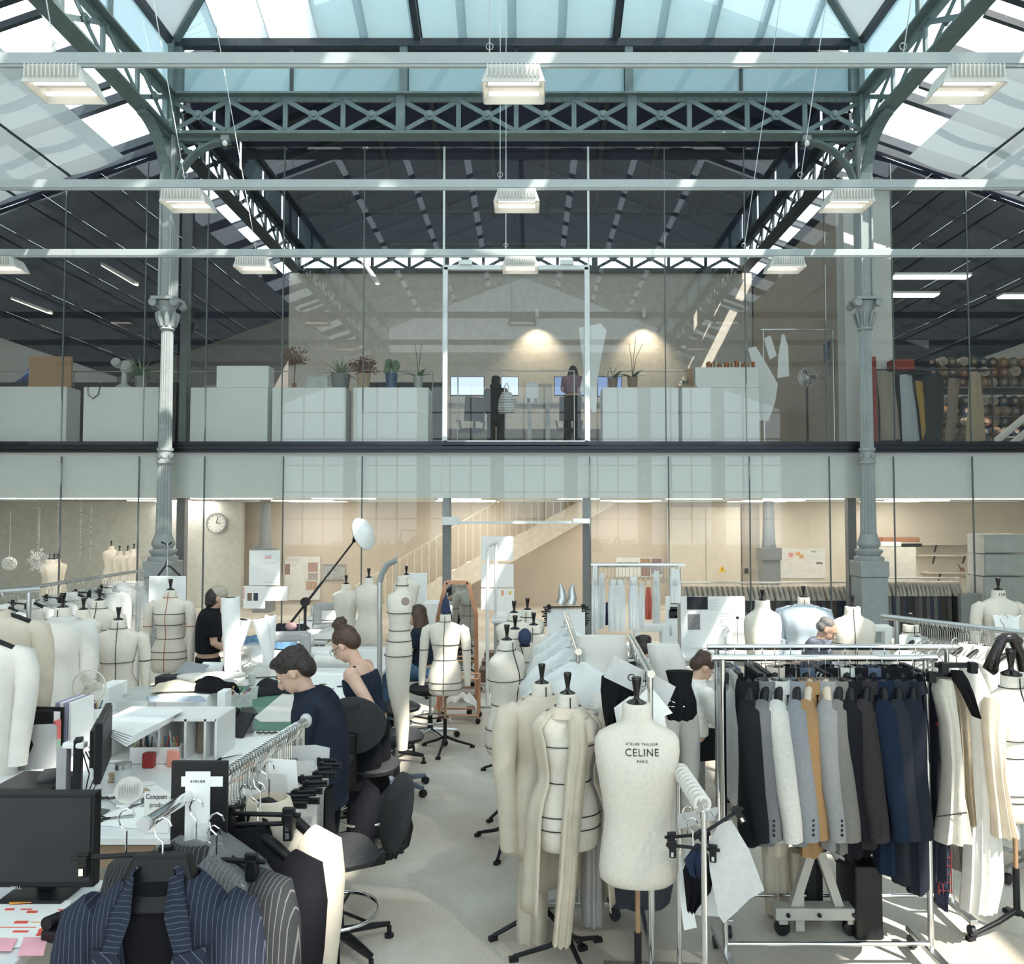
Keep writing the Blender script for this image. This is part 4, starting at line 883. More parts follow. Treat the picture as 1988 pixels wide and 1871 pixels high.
g = thing('fabric_shelf','deep grey shelving loaded with fabric rolls','shelving',(xs0,YF,ZM))
shz = [at(1800,q,YF).z-ZM for q in (848,808,752)]
for z in shz: MB().box(((xs1-xs0)/2,.5,z),(xs1-xs0,1.0,.03)).build('shelf',SHELFM,g)
for x in (0,(xs1-xs0)/2,xs1-xs0): MB().box((x,.98,.8),(.05,.04,1.6)).build('upright',SHELFM,g)
rc = [(.30,.20,.12),(.03,.06,.13),(.10,.09,.09),(.45,.40,.33),(.2,.07,.05),(.02,.02,.03),(.5,.46,.4),(.16,.14,.1),(.28,.12,.04),(.06,.07,.08)]
rms = [mat('roll_cloth_%d'%i,tuple(v*.55 for v in c),.9,var=.25,scale=12) for i,c in enumerate(rc)]; COREM = mat('cardboard_core',(.24,.18,.13),.9); HOLE = mat('hollow_shade',(.03,.025,.02),.9)  # HOLE: near-black copy of the core, painting the shade of a hollow
def roll_parts(g,r_,l_,m,ax):
    MB().lathe([(r_*.45,0),(r_*.97,0),(r_,.01),(r_,l_),(0,l_)],14,ax=ax).build('cloth',m,g,smooth=40)
    MB().lathe([(r_*.34,-.02),(r_*.46,-.02),(r_*.46,.1),(r_*.34,.1)],12,ax=ax).build('core',COREM,g,smooth=40)
axY = Matrix.Rotation(R(-90),3,'X'); k = 0; rr = random.Random(11)
for si,z in enumerate(shz):
    for row in range(3 if si != 1 else 2):
        x = .12
        while x < xs1-xs0-.15 and x < 3.4:
            r_ = rr.uniform(.104,.112)
            c = Vector((xs0+x,YF+rr.uniform(-.06,.06),ZM+z+.017+r_+row*.226)); x += .228
            nm = ['black','navy','tan','rust','cream','grey','brown','ochre','slate','olive']
            ci = rr.randrange(10); cn = ['brown','navy','charcoal','cream','rust','black','ivory','olive','ochre','slate'][ci]; 
            t = thing('fabric_roll','%s fabric roll lying end-on on the %s shelf'%(cn,['lowest','middle','top'][si]),'fabric roll',c,rr.uniform(-.04,.04),'%s fabric rolls on the %s shelf'%(cn,['lowest','middle','top'][si]))
            roll_parts(t,r_,.85,rms[ci],axY); k += 1
for px,py,qx,qy,wh in ((1925,858,1990,810,'upper'),(1962,858,2040,800,'lower')):
    a = at(px,py,16.1); b = at(qx,qy,16.4); a.z = ZM+.08; t = thing('paper_roll','white roll leaning on the mezzanine floor, '+wh+' of two','paper roll',a)
    MB().tube([(0,0,0),(b-a)*1.4],.07,14).build('roll',CALICOW,t,smooth=60); MB().tube([(b-a)*-.01,(b-a)*.02],.035,10).build('core',HOLE,t)  # dark plug on the closed end stands for the shaded hollow
# ---------------------------------------------------------------- dress forms
FEM = [(.74,.150,.105),(.76,.166,.118),(.80,.172,.124),(.92,.176,.124),(1.0,.162,.112),(1.10,.122,.09),(1.18,.128,.095),(1.27,.150,.118),(1.33,.158,.112),(1.39,.176,.09),(1.425,.178,.076),(1.45,.155,.066),(1.468,.112,.06),(1.484,.074,.056),(1.50,.06,.054),(1.56,.055,.051),(1.565,.05,.046)]
MALE = [(.68,.165,.12),(.70,.190,.135),(.74,.195,.138),(.82,.188,.132),(.93,.172,.118),(1.0,.166,.114),(1.12,.184,.122),(1.25,.206,.13),(1.33,.216,.118),(1.385,.214,.095),(1.415,.195,.08),(1.44,.15,.075),(1.458,.105,.07),(1.475,.083,.066),(1.50,.076,.064),(1.56,.074,.063),(1.565,.068,.058)]
CHILD = FEM
def lev(levels, z):
    if z <= levels[0][0]: return levels[0][1], levels[0][2]
    for a, b in zip(levels, levels[1:]):
        if a[0] <= z <= b[0]:
            t = (z-a[0])/(b[0]-a[0]); return a[1]+(b[1]-a[1])*t, a[2]+(b[2]-a[2])*t
    return levels[-1][1], levels[-1][2]
def sring(hw, hd, z, n=28, e=.82, cx=0, cy=0, wave=0, ph=0, nw=6):
    out = []
    for k in range(n):
        a = 2*math.pi*k/n; c, s = math.cos(a), math.sin(a); w_ = 1+wave*math.sin(nw*a+ph)
        out.append(Vector((cx+hw*w_*math.copysign(abs(c)**e, c), cy+hd*w_*math.copysign(abs(s)**e, s), z)))
    return out
KNOB = [(.044,0),(.044,.008),(.03,.016),(.014,.024),(.011,.034),(.012,.045),(.019,.085),(.0225,.112),(.02,.118),(0,.118)]
KMAT = mat('black_lacquer', (.012,.009,.009), .12, var=.1); POLEM = mat('wood_pole', (.36,.22,.12), .5)
def dress_form(label, px, pyt, Y, levels=FEM, rz=0, tape=BLACKTAPE, zs=(.86,.93,1.10,1.30), arms=False, knob=True, sc=1.0, stand='tripod', m=LINEN, centre=True, name='dress_form', kn_s=1.0, neck_tape=True):
    p = at(px, pyt, Y); g = thing(name, label, 'mannequin', (p.x, Y, 0), rz); z0 = p.z-1.56*sc
    Z = lambda z: z0+z*sc
    MB().loft([sring(hw*sc, hd*sc, Z(z), 32) for z, hw, hd in levels]).build('body', m, g, smooth=50)
    if knob:
        MB().lathe([(r_*sc*kn_s, Z(1.56)+z*sc*kn_s) for r_, z in KNOB], 18).build('neck_knob', KMAT, g, smooth=40)
    if tape:
        for z in zs:
            hw, hd = lev(levels, z); r_ = sring(hw*sc+.003, hd*sc+.003, Z(z), 32)
            MB().tube(r_+[r_[0]], .0036, 4, cap=False).build('tape', tape, g)
        if neck_tape:
            hw, hd = lev(levels, 1.492); r_ = sring(hw*sc+.003, hd*sc+.003, Z(1.492), 24); MB().tube(r_+[r_[0]], .0036, 4, cap=False).build('tape', tape, g)
        if centre:
            for sgn in (-1, 1):
                MB().tube([(0, sgn*(lev(levels, z)[1]*sc+.003), Z(z)) for z in [levels[1][0]+(1.55-levels[1][0])*k/26 for k in range(27)]], .0036, 4).build('tape', tape, g)
    if arms:
        for s in (-1, 1):
            if arms == 'L' and s > 0 or arms == 'R' and s < 0: continue
            a = MB().tube([(s*.155*sc,0,Z(1.425)),(s*.195*sc,0,Z(1.40)),(s*.215*sc,-.005,Z(1.30)),(s*.225*sc,-.01,Z(1.15)),(s*.235*sc,-.04,Z(.98)),(s*.24*sc,-.055,Z(.84))],[.045*sc,.056*sc,.053*sc,.045*sc,.038*sc,.03*sc],14).build('arm', m, g, smooth=60)
            if tape: MB().lathe([(.05*sc,-.004),(.054*sc,0),(.05*sc,.004)],14,c=(s*.222*sc,-.008,Z(1.20))).build('tape', tape, a)
    zb_ = Z(levels[0][0])
    if stand:
        zz = max(.15, zb_)
        MB().tube([(0,0,zb_*.55),(0,0,zb_+.05)], .013, 10).build('upper_pole', POLEM, g, smooth=60)
        MB().tube([(0,0,.12),(0,0,zb_*.57)], .019, 10).build('lower_pole', BLACKP, g, smooth=60)
        for k in range(3 if stand == 'tripod' else 4):
            a = 2*math.pi*k/(3 if stand == 'tripod' else 4)+.5+rz
            l_ = MB().tube([(0,0,.15),(.12*math.cos(a),.12*math.sin(a),.09),(.30*math.cos(a),.30*math.sin(a),.025)], [.016,.014,.012], 8).build('leg', BLACKP, g, smooth=60)
            MB().box((.30*math.cos(a),.30*math.sin(a),.012),(.05,.03,.024)).build('foot', BLACKP, l_)
    g['z0'] = z0; g['sc'] = sc
    return g
def textmesh(body, size, name='lettering', space=1.0):
    c = bpy.data.curves.new(name, 'FONT'); c.body = body; c.size = size; c.extrude = .0008; c.align_x = 'CENTER'; c.space_character = space; c.resolution_u = 3
    o = bpy.data.objects.new('tmp', c); COL.objects.link(o); dg = bpy.context.evaluated_depsgraph_get()
    me = bpy.data.meshes.new_from_object(o.evaluated_get(dg)); bpy.data.objects.remove(o); return me
INK = mat('printed_ink', (.03,.025,.03), .8)

# the branded men's bust at the front
cel = dress_form('male tailor bust printed with black lettering across the chest', 1236, 1366, 4.12, MALE, R(-4), None, knob=True, kn_s=1.15)
z0, sc_ = cel['z0'], cel['sc']
fw = Vector((math.sin(R(-4)),-math.cos(R(-4)),0))
for txt, py, w_, sp in (('ATELIER TAILLEUR',1449,62,1.25),('CELINE',1468,64,1.12),('PARIS',1480,20,1.3)):
    me = textmesh(txt, .05, space=sp); xs = [v.co.x for v in me.vertices]; wd = max(xs)-min(xs); s_ = (w_*4.0/F_PX)/wd
    zc_ = at(1250, py, 4.0).z; xc = at(1250, py, 4.0).x-cel.location.x
    for v in me.vertices:
        x, z, e_ = v.co.x*s_+xc, v.co.y*s_+zc_, v.co.z
        hw, hd = lev(MALE, (z-z0)/sc_); t = min(.999, abs(x)/hw)
        yy = -hd*(1-t**(2/.82))**(.82/2)
        v.co = (x, yy-.0025-e_, z)
    link('lettering', me, INK, cel)

# forms behind / around, right cluster
dress_form('female form with black tapes between the ecru jacket and the lettered bust', 1102, 1347, 4.45, FEM, R(12), BLACKTAPE, sc=1.0)
dress_form('female form wearing the wrinkled ecru jacket', 1052, 1327, 4.8, FEM, R(25), BLACKTAPE, zs=(1.3,), sc=1.0)
dress_form('tall taped form standing at the edge of the aisle, facing the plastic covers', 984, 1243, 6.0, FEM, R(55), BLACKTAPE, sc=1.0, zs=(.8,.93,1.10,1.28))
dress_form('taped form with blue pincushion on its shoulder', 1000, 1222, 6.7, FEM, R(40), BLACKTAPE)
dress_form('rear taped form with black knob, with its back to the paper sheets', 998, 1190, 7.7, FEM, R(10), BLACKTAPE)
dress_form('rear taped form with black knob, beside the clamp hanger bundle', 1024, 1184, 8.1, FEM, R(-15), BLACKTAPE)
dress_form('rear taped form with black knob, in the middle of the group of three', 1036, 1214, 7.25, FEM, R(-10), BLACKTAPE, zs=(1.3,))
g = thing('pincushion', 'dark blue round pincushion on the shoulder of a taped form', 'pincushion', at(1019,1237,6.55))
MB().ell((0,0,0),(.055,.05,.075),14,10).build('cushion', mat('navy_cloth',(.03,.045,.10),.85), g, smooth=60); MB().lathe([(.03,-.075),(.045,-.07),(.045,-.06)],14).build('base', BLACKP, g)
# right background
dress_form('plain white male form without arms beside the blue tracing shirt', 1480, 1166, 8.6, MALE, R(25), BLACKTAPE, zs=(.95,), centre=False, sc=1.05, neck_tape=False)
dress_form('form wearing a blue tracing-paper shirt', 1560, 1160, 8.8, FEM, R(-10), REDTAPE, sc=1.1)
dress_form('broad white form with one black chest line beside the bending man', 1655, 1178, 8.3, MALE, R(-12), BLACKTAPE, zs=(1.2,), neck_tape=False, sc=1.02)
dress_form('white form with armhole tapes behind the steel rail', 1768, 1213, 7.3, MALE, R(5), BLACKTAPE, zs=(1.25,), sc=.9)
f110 = dress_form('form with number on its neck and paper ruffles on the chest', 1938, 1146, 8.6, FEM, R(0), None, arms=True, sc=1.15)
me = textmesh('110', .05); zz = f110['z0']+1.53*f110['sc']
for v in me.vertices: v.co = (v.co.x, -.062-v.co.z, zz-.02+v.co.y)
link('lettering', me, INK, f110)
dress_form('padded form with arms beside the numbered one', 2034, 1168, 8.4, FEM, R(0), None, arms=True, sc=1.15)
dress_form('form with waist and hip tapes wearing half an ecru jacket beside the tall rail', 1963, 1310, 4.75, FEM, R(20), BLACKTAPE, kn_s=1.3, zs=(.86,.90,1.10,1.2))
# aisle
dress_form('white form with long arms and black tapes standing before the copper mirror', 865, 1193, 8.4, FEM, R(-3), BLACKTAPE, arms=True, knob=False, sc=1.0, zs=(.80,.87,1.10,1.26))
g = thing('pointed_hat', 'pointed navy hat set on the neck of the form before the mirror', 'hat', at(865,1191,8.4)+Vector((0,0,.002)))
MB().lathe([(.045,0),(.05,.05),(.035,.13),(.01,.18)],12).build('crown', MATS['navy_cloth'], g, smooth=50)
dress_form('pale form standing under the lamp arm near the stair', 716, 1122, 10.2, FEM, R(-20), None, sc=1.05)
dress_form('small dark-knobbed form half behind the white board near the stair', 789, 1116, 10.6, FEM, R(0), None, sc=1.0)
dress_form('pale form with dark knob behind the grey work lamp', 672, 1134, 10.4, FEM, R(30), None, sc=1.0)
# left
dress_form('form with red centre line and black tapes before the square white sheet', 331, 1146, 8.7, FEM, R(0), REDTAPE, arms=True, sc=1.06, zs=())
lf = [o for o in COL.objects if o.get('label','').startswith('form with red centre')][0]
for z in (1.33,1.22,1.08,.95,.88):
    hw, hd = lev(FEM, z); r_ = sring(hw*1.06+.003, hd*1.06+.003, lf['z0']+z*1.06, 32); MB().tube(r_+[r_[0]], .004, 4, cap=False).build('tape', BLACKTAPE, lf)
dress_form('form with seam lines and padded arms next to the white smock', 230, 1204, 7.25, FEM, R(18), BLACKTAPE, arms=True, sc=1.02, zs=(1.2,.9))
dress_form('form with squared black tapes half hidden behind the white smock', 193, 1166, 7.9, FEM, R(0), BLACKTAPE, arms='R', sc=1.05)
dress_form('form wearing the long white smock', 122, 1180, 6.7, FEM, R(-8), BLACKTAPE, arms=False, sc=1.08, zs=())
dress_form('form with black knob in the back row behind the white smock', 162, 1184, 7.5, FEM, R(0), None, sc=1.0)
for k,(px,py,Y) in enumerate(((96,1086,18.2),(105,1086,18.0),(112,1085,18.3),(216,1060,19.0),(232,1070,18.8),(248,1070,18.6),(260,1066,18.4))):
    dress_form('pale form standing in the back room beyond the snowflakes', px, py, Y, FEM, R(20*k), None, sc=1.1).__setitem__('group','pale forms in the back room')

# tall trouser form hanging from a curved chrome stand
g = thing('trouser_form', 'full-length calico body form hanging from a curved steel stand', 'mannequin', (at(775,1300,6.9).x,6.9,0), R(20))
def pz(py): return at(775,py,6.9).z
lv = [(pz(1455),.045,.05,.03),(pz(1400),.06,.07,.03),(pz(1350),.085,.09,.0),(pz(1310),.10,.11,-.01),(pz(1270),.115,.125,-.005),(pz(1245),.105,.115,0),(pz(1222),.085,.09,.0),(pz(1205),.088,.095,.0),(pz(1185),.105,.12,.0),(pz(1170),.11,.10,.0),(pz(1155),.105,.08,0),(pz(1147),.06,.06,.02),(pz(1138),.05,.05,.02),(pz(1120),.048,.048,.02),(pz(1119),.04,.04,.02)]
MB().loft([sring(a,b,z,28,.9,cx=c) for z,a,b,c in lv]).build('body', LINEN, g, smooth=55)
for py in (1188,1222,1242,1270,1136):
    z = pz(py); q = [l for l in lv]; 
    for a,b in zip(q,q[1:]):
        if a[0] <= z <= b[0]: t=(z-a[0])/(b[0]-a[0]); hw,hd,cx=[a[i]+(b[i]-a[i])*t for i in (1,2,3)]
    r_ = sring(hw+.004,hd+.004,z,28,.9,cx=cx); MB().tube(r_+[r_[0]],.004,4,cap=False).build('tape', BLACKTAPE, g)
MB().lathe([(0,0),(.035,0),(.03,.008),(0,.008)],16,c=(.03,-.1,pz(1165)),ax=Matrix.Rotation(R(90),3,'X')).build('chest_patch', mat('chest_patch',(.35,.28,.24),.8), g)
pl = [at(737,1395,6.85),at(737,1200,6.85),at(737,1130,6.85),at(742,1112,6.85),at(752,1096,6.85),at(770,1087,6.85)]
g2 = thing('form_stand', 'steel stand with curved arm carrying the calico body form', 'stand', (pl[0].x,6.85,0))
o_ = Vector((pl[0].x,6.85,0)); pts = [Vector((0,0,.1))]+[p-o_ for p in pl]
MB().tube(pts[:4], .022, 12).build('post', STEEL, g2, smooth=60); MB().tube(pts[3:], .03, 12, flat=.6).build('curved_arm', IRON_L, g2, smooth=60)
MB().tube([pts[-1]+Vector((0,0,.05)), pts[-1]-Vector((0,0,.17))], .006, 6).build('hook_rod', STEEL, g2)
for k in range(4):
    a = math.pi/4+k*math.pi/2; l_ = MB().tube([(0,0,.12),(.32*math.cos(a),.32*math.sin(a),.08)],.022,8).build('base_leg', BLACKP, g2); MB().ell((.32*math.cos(a),.32*math.sin(a),.035),(.035,.035,.035),10,8).build('castor', BLACKP, l_)

# ---------------------------------------------------------------- garments on hangers
HANG = mat('black_hanger', (.008,.008,.009), .4, var=.1, spec=.25)
def hook(m, z=0): m.tube([(0,0,z-.135),(0,0,z-.06),(-.018,0,z-.045),(-.024,0,z-.022),(-.016,0,z-.004),(.0,0,z+.004),(.016,0,z-.004),(.022,0,z-.02)], .0028, 5)
def cloth_mat(name, col, **k): return mat(name, col, .95, var=k.get('var',.1), scale=k.get('scale',30), bump=k.get('bump',.4), bscale=k.get('bscale',13), spec=.12)
def jacket(label, loc, rz, m, L=.78, w=.215, t=.055, sl=.60, hm=HANG, lapel=True, group=None, name='jacket', cat='jacket', seed=0, hang=True, flare=1.0, cuff=None, buttons=False, open_=.0, lining=None):
    r_ = random.Random(seed); g = thing(name, label, cat, loc, rz, group); ph = r_.uniform(0,6)
    if hang:
        hg = MB(); hook(hg); hg.build('hook', CHROME, g, smooth=60)
        MB().tube([(-w+.02,0,-.215),(-w*.5,0,-.17),(0,0,-.135),(w*.5,0,-.17),(w-.02,0,-.215)], [.018,.02,.02,.02,.018], 8, flat=1.3).build('hanger', hm, g, smooth=60)
    zt = -.135
    L2 = [(zt-.01,.06,.045),(zt-.02,.075,.05),(zt-.05,w*.62,t*.95),(zt-.085,w*.94,t),(zt-.11,w,t*1.05),(zt-.18,w*.97,t*1.15),(zt-.30,w*.92,t*1.2),(zt-.45,w*.86*flare,t*1.15),(zt-.62*L/.78,w*.92*flare,t*1.25),(zt-L*.92,w*.97*flare,t*1.35),(zt-L,w*.98*flare,t*1.35)]
    MB().loft([sring(a,b,z,32,.8,wave=.05*min(1,(zt-z)/L*1.3),ph=ph,nw=7) for z,a,b in L2]).build('body', m, g, smooth=60)
    for s in (-1,1):
        j = r_.uniform(-.02,.02); y0 = r_.uniform(-.025,.01)
        pts = [(s*(w*.80),0,zt-.095),(s*(w+.015),0,zt-.115),(s*(w+.035),y0*.5,zt-.2),(s*(w+.045+j*.3),y0-.005,zt-.32),(s*(w+.04+j),y0-.02,zt-.36-sl*.2),(s*(w+.03+j),y0-.04,zt-.1-sl*.85),(s*(w+.025+j),y0-.045,zt-.1-sl)]
        sv = MB().tube(pts,[.055,.072,.072,.066,.062,.056,.054],16,flat=.8).build('sleeve', m, g, smooth=60)
        if cuff: MB().tube([Vector(pts[-1])+Vector((0,0,.075)),Vector(pts[-1])-Vector((0,0,.004))],[.058,.058],16,flat=.82).build('cuff', cuff, sv, smooth=60)
        if buttons:
            for k in range(4): MB().ell((s*(w+.025+j)+s*.045,y0-.055,zt-.1-sl+.04+k*.024),(.008,.008,.008),8,6).build('button', BLACKP, sv)
    MB().loft([sring(.066,.05,zt-.035,20,.9),sring(.062,.052,zt+.02,20,.9),sring(.072,.062,zt+.015,20,.9),sring(.095,.072,zt-.045,20,.9)],cap=False).build('collar', m, g, smooth=60)
    if lapel:
        for s in (-1,1):
            MB().prism([(s*.03,-t-.012,zt-.02),(s*.085,-t-.004,zt-.07),(s*.1,-t*1.2-.004,zt-.16),(s*.075,-t*1.2-.01,zt-.19),(s*.012,-t*1.25-.012,zt-.42)],(0,-.006,0)).build('lapel', m, g)
    return g
# 12 jackets on the front chrome rack (shoulders point at the camera)
Y1 = 4.4; ZR1 = at(1600,1277,Y1).z
xa, xb = at(1403,1300,Y1).x, at(1797,1300,Y1).x
garment_rack('garment_rack','front chrome rack holding a dozen tailored jackets',(xa,Y1,0),(xb,Y1,0),ZR1,r_=.016,foot=.5)
jk = [(1452,'black wool',(.018,.019,.024),.80),(1487,'mid-grey flannel',(.20,.20,.21),.80),(1512,'off-white',(.72,.70,.65),.78),(1545,'light grey',(.30,.31,.33),.80),(1570,'camel tan',(.42,.25,.12),.86),(1602,'pale grey',(.34,.34,.34),.82),(1628,'grey-beige',(.22,.21,.19),.84),(1650,'black fine wool',(.014,.014,.018),.86),(1684,'dark brown tweed',(.045,.038,.04),.82),(1712,'deep navy',(.015,.025,.05),.95),(1742,'charcoal navy',(.03,.035,.045),1.0),(1772,'black satin-shouldered',(.02,.024,.035),1.05)]
for k,(px,nm,col,L_) in enumerate(jk):
    m = cloth_mat('wool_'+nm.replace(' ','_'), tuple(c*.8 for c in col), var=.07, scale=70)
    jacket(nm+' tailored jacket on the front chrome rack', (at(px,1277,Y1).x,Y1,ZR1+.0), R(90)-math.atan(at(px,1277,Y1).x/Y1)+R(rnd.uniform(-6,4)), m, L=L_, t=.046, seed=k, buttons=(k in (1,3,5,8)), hm=HANG if k not in (4,5) else WOODH, lapel=True, sl=.64)
# rear rack with mixed dark and pale garments
Y2 = 4.95; ZR2 = at(1600,1256,Y2).z
xa, xb = at(1392,1300,Y2).x, at(1838,1300,Y2).x
garment_rack('garment_rack','rear chrome rack crowded with dark garments behind the jackets',(xa,Y2,0),(xb,Y2,0),ZR2,r_=.016,foot=.5)
bk = [(1408,'clear plastic garment cover'),(1425,'white muslin piece'),(1462,'black skirt'),(1478,'beige calico skirt'),(1505,'calico long coat'),(1535,'black cropped jacket'),(1560,'dark slate blouse'),(1588,'zebra-striped skirt'),(1612,'black pleated dress'),(1640,'white shirt'),(1664,'black coat'),(1690,'steel blue denim jacket'),(1716,'charcoal waistcoat'),(1745,'black long coat'),(1775,'grey trousers')]
PLAS = mat('clear_polythene', (.86,.90,.91), .10, alpha=.16, var=.1, scale=14, bump=.3, bscale=9)
for k,(px,nm) in enumerate(bk):
    if 'plastic' in nm: m = PLAS
    elif 'white' in nm: m = CALICOW
    elif 'calico' in nm: m = CALICO
    elif 'zebra' in nm: m = striped('zebra_print',(.02,.02,.02),(.75,.73,.68),9,.22,direction='DIAGONAL',noise_amt=3)
    elif 'blue' in nm or 'slate' in nm: m = cloth_mat('steel_denim',(.10,.13,.18))
    elif 'grey' in nm: m = cloth_mat('grey_wool',(.2,.2,.2))
    else: m = cloth_mat('black_cloth_b',(.014,.014,.018))
    if any(q in nm for q in ('skirt','trousers','piece')):
        g = thing('hanging_garment', nm+' on the rear chrome rack', 'garment', (at(px,1256,Y2).x,Y2,ZR2), R(88))
        hg = MB(); hook(hg); hg.build('hook', CHROME, g); MB().box((0,0,-.14),(.36,.03,.03)).build('clip_hanger', BLACKP, g)
        MB().loft([sring(.17,.03,-.14,28,.8),sring(.19,.05,-.5,28,.8,wave=.06,ph=k),sring(.22,.06,-.98 if 'calico' in nm else -.9,28,.8,wave=.1,ph=k)]).build('cloth', m, g, smooth=60)
    else:
        jacket(nm+' on the rear chrome rack', (at(px,1256,Y2).x,Y2,ZR2), R(72+rnd.uniform(-6,6)), m, L=1.05 if 'long' in nm or 'coat' in nm else .72, t=.05, seed=40+k, lapel=False, name='hanging_garment', cat='garment')

# steel rail running away on the right with hooks and white garments
pa, pc = at(1743,1202,6.2), at(1975,1226,5.5); zr3 = 1.66
pa = atz(1740,1200,1.64); pc = atz(1978,1228,1.64); zr3 = 1.64
garment_rack('garment_rack','slanting steel rack crowded with wire hooks beside the shaded column',(pa.x,pa.y,0),(pc.x,pc.y,0),zr3,r_=.02,m=STEEL,ext=.12)
d3 = (pc-pa); a3 = math.atan2(d3.y,d3.x)
WIRE = mat('wire_steel',(.62,.62,.60),.25,1)
hkm = MB(); hook(hkm); hkm.tube([(-.19,0,-.21),(0,0,-.135),(.19,0,-.21),(-.19,0,-.21)],.0028,5); hkme = hkm.mesh('wire'); hkme.materials.append(WIRE)
hko = MB(); hook(hko); hko.box((0,0,-.14),(.03,.012,.02)); hkoe = hko.mesh('hook'); hkoe.materials.append(WIRE)
def wire_hook(label, grp, loc, rz): return tag(link('hanger_hook', hkoe, None, None, loc=loc, rz=rz), label, 'hook', grp)
def wire_hanger(label, grp, loc, rz):
    o = link('wire_hanger', hkme, None, None, loc=loc, rz=rz); return tag(o, label, 'hanger', grp)
for k in range(34):
    t = .22+.62*k/33; q = pa+d3*t
    wire_hanger('bare wire hanger on the slanting steel rack','wire hangers on the slanting steel rack',(q.x,q.y,zr3+.012),a3+R(90)+rnd.uniform(-.25,.25))
white_g = [(.18,'translucent white organza dress',1.15,mat('organza',(.80,.82,.80),.6,alpha=.6,bump=.3,bscale=12)),(.62,'long white cotton gown',1.3,CALICOW),(.74,'white cotton toile dress',1.25,CALICOW),(.86,'ecru calico coat toile',1.2,CALICO),(.95,'white plastic-covered gown',1.3,PLAS)]
for k,(t,nm,L_,m) in enumerate(white_g):
    q = pa+d3*t; jacket(nm+' on the slanting steel rack',(q.x,q.y,zr3),a3+R(90)+R(rnd.uniform(-15,15)),m,L=L_,t=.07,seed=70+k,lapel=False,name='hanging_garment',cat='garment',flare=1.15)
# garments hanging at the right end of the front racks
def flat_garment(label, pts, Y, m, th=.05, name='hanging_garment', cat='garment', bulge=.04, folds=3, seed=0, parent=None, part=None):
    # outline in the picture given as left edge and right edge polylines [(y, xl, xr)], turned into a folded closed cloth volume
    rows = [(at(xl,y,Y),at(xr,y,Y)) for y,xl,xr in pts]; o0 = (rows[0][0]+rows[0][1])/2; rings = []; n = 12; r_ = random.Random(seed); ph = r_.uniform(0,6)
    for i,(a,b) in enumerate(rows):
        a = a-o0; b = b-o0; v = i/(len(rows)-1); ring = []
        for s in (-1,1):
            for k in range(n):
                u = k/(n-1) if s < 0 else 1-k/(n-1)
                p = a.lerp(b,u); env = math.sqrt(max(0,1-(2*u-1)**2))
                ring.append(p+Vector((0,s*(th*.5*env+.004)+bulge*.5*v*math.sin(folds*math.pi*u*2+ph)*env,0)))
        rings.append(ring)
    if parent: return MB().loft(rings).build(part, m, parent, smooth=60, loc=o0-parent.location)
    g = thing(name, label, cat, o0); MB().loft(rings).build('cloth', m, g, smooth=60); return g
def clip(g, w_=.3, dz=0):
    hg = MB(); hook(hg,.14+dz); hg.build('hook', CHROME, g); MB().box((0,0,dz),(w_,.03,.025)).build('clip_bar', BLACKP, g)
    for s in (-.7,.7): MB().box((s*w_/2,-.015,dz-.01),(.04,.045,.06)).build('clip', BLACKP, g, bevel=.006)
EMB = mat('embroidered_navy',(.018,.02,.035),.9,var=.2,scale=40)
g = flat_garment('navy coat with red embroidery hanging at the end of the front rack',[(1322,1800,1822),(1345,1797,1826),(1420,1798,1830),(1520,1798,1834),(1640,1797,1832),(1700,1795,1832)],4.55,EMB,.16,seed=1); clip(g,.2,.03)
for k in range(14): MB().ell((rnd.uniform(-.02,.05),-.075,-rnd.uniform(.05,.3)),(.012,.008,.014),6,4).build('embroidery',mat('embroidery_red',(.45,.03,.03),.8),g)
g = flat_garment('red and blue tartan trousers under the cream coat',[(1640,1806,1842),(1690,1806,1842),(1730,1815,1838),(1760,1822,1832)],4.6,mat('tartan_ground',(.03,.035,.07),.9,var=.5,scale=30),.1,seed=2)
tm_ = mat('tartan_red',(.16,.018,.018),.95)
for k in range(4): MB().box((-.035+k*.024,-.05,-.13),(.005,.006,.24)).build('tartan_stripe',tm_,g)
for k in range(5): MB().box((0,-.051,-.05-k*.045),(.08,.006,.005)).build('tartan_stripe',tm_,g)
CREAMJ = cloth_mat('cream_cotton',(.62,.58,.50),var=.05)
g = flat_garment('cream jacket with wide dark-edged cuff hanging beside the front rack',[(1316,1818,1842),(1340,1812,1850),(1400,1826,1856),(1480,1830,1864),(1540,1826,1868),(1577,1822,1876),(1630,1812,1886)],4.35,CREAMJ,.14,seed=3)
a_,b_ = at(1820,1585,4.26)-g.location, at(1877,1577,4.26)-g.location; MB().tube([a_,b_],.004,5).build('cuff_piping',BLACKTAPE,g)
clip(g,.2,.02)
flat_garment('taupe and olive jacket between the cream jacket and white toile',[(1306,1836,1856),(1330,1834,1868),(1370,1846,1876),(1440,1852,1880),(1520,1856,1884),(1596,1866,1888)],4.5,cloth_mat('taupe_cotton',(.30,.25,.18)),.12,seed=4)
flat_garment('grey striped garment hem hanging low behind the cream cuff',[(1600,1838,1872),(1640,1840,1872),(1685,1848,1870)],4.75,cloth_mat('grey_stripe',(.33,.31,.28)),.08,seed=5)
g = flat_garment('black padded waistband piece clipped over the white toile',[(1302,1846,1868),(1320,1850,1880),(1345,1866,1890),(1375,1882,1898),(1392,1892,1900)],4.3,cloth_mat('black_velvet',(.012,.012,.014)),.05,seed=6); clip(g,.22,.03)
flat_garment('long white muslin toile hanging below the black waistband piece',[(1296,1868,1894),(1330,1868,1912),(1400,1872,1935),(1500,1874,1938),(1600,1872,1940),(1700,1868,1945),(1763,1864,1930)],4.62,CALICOW,.16,seed=7,folds=5)
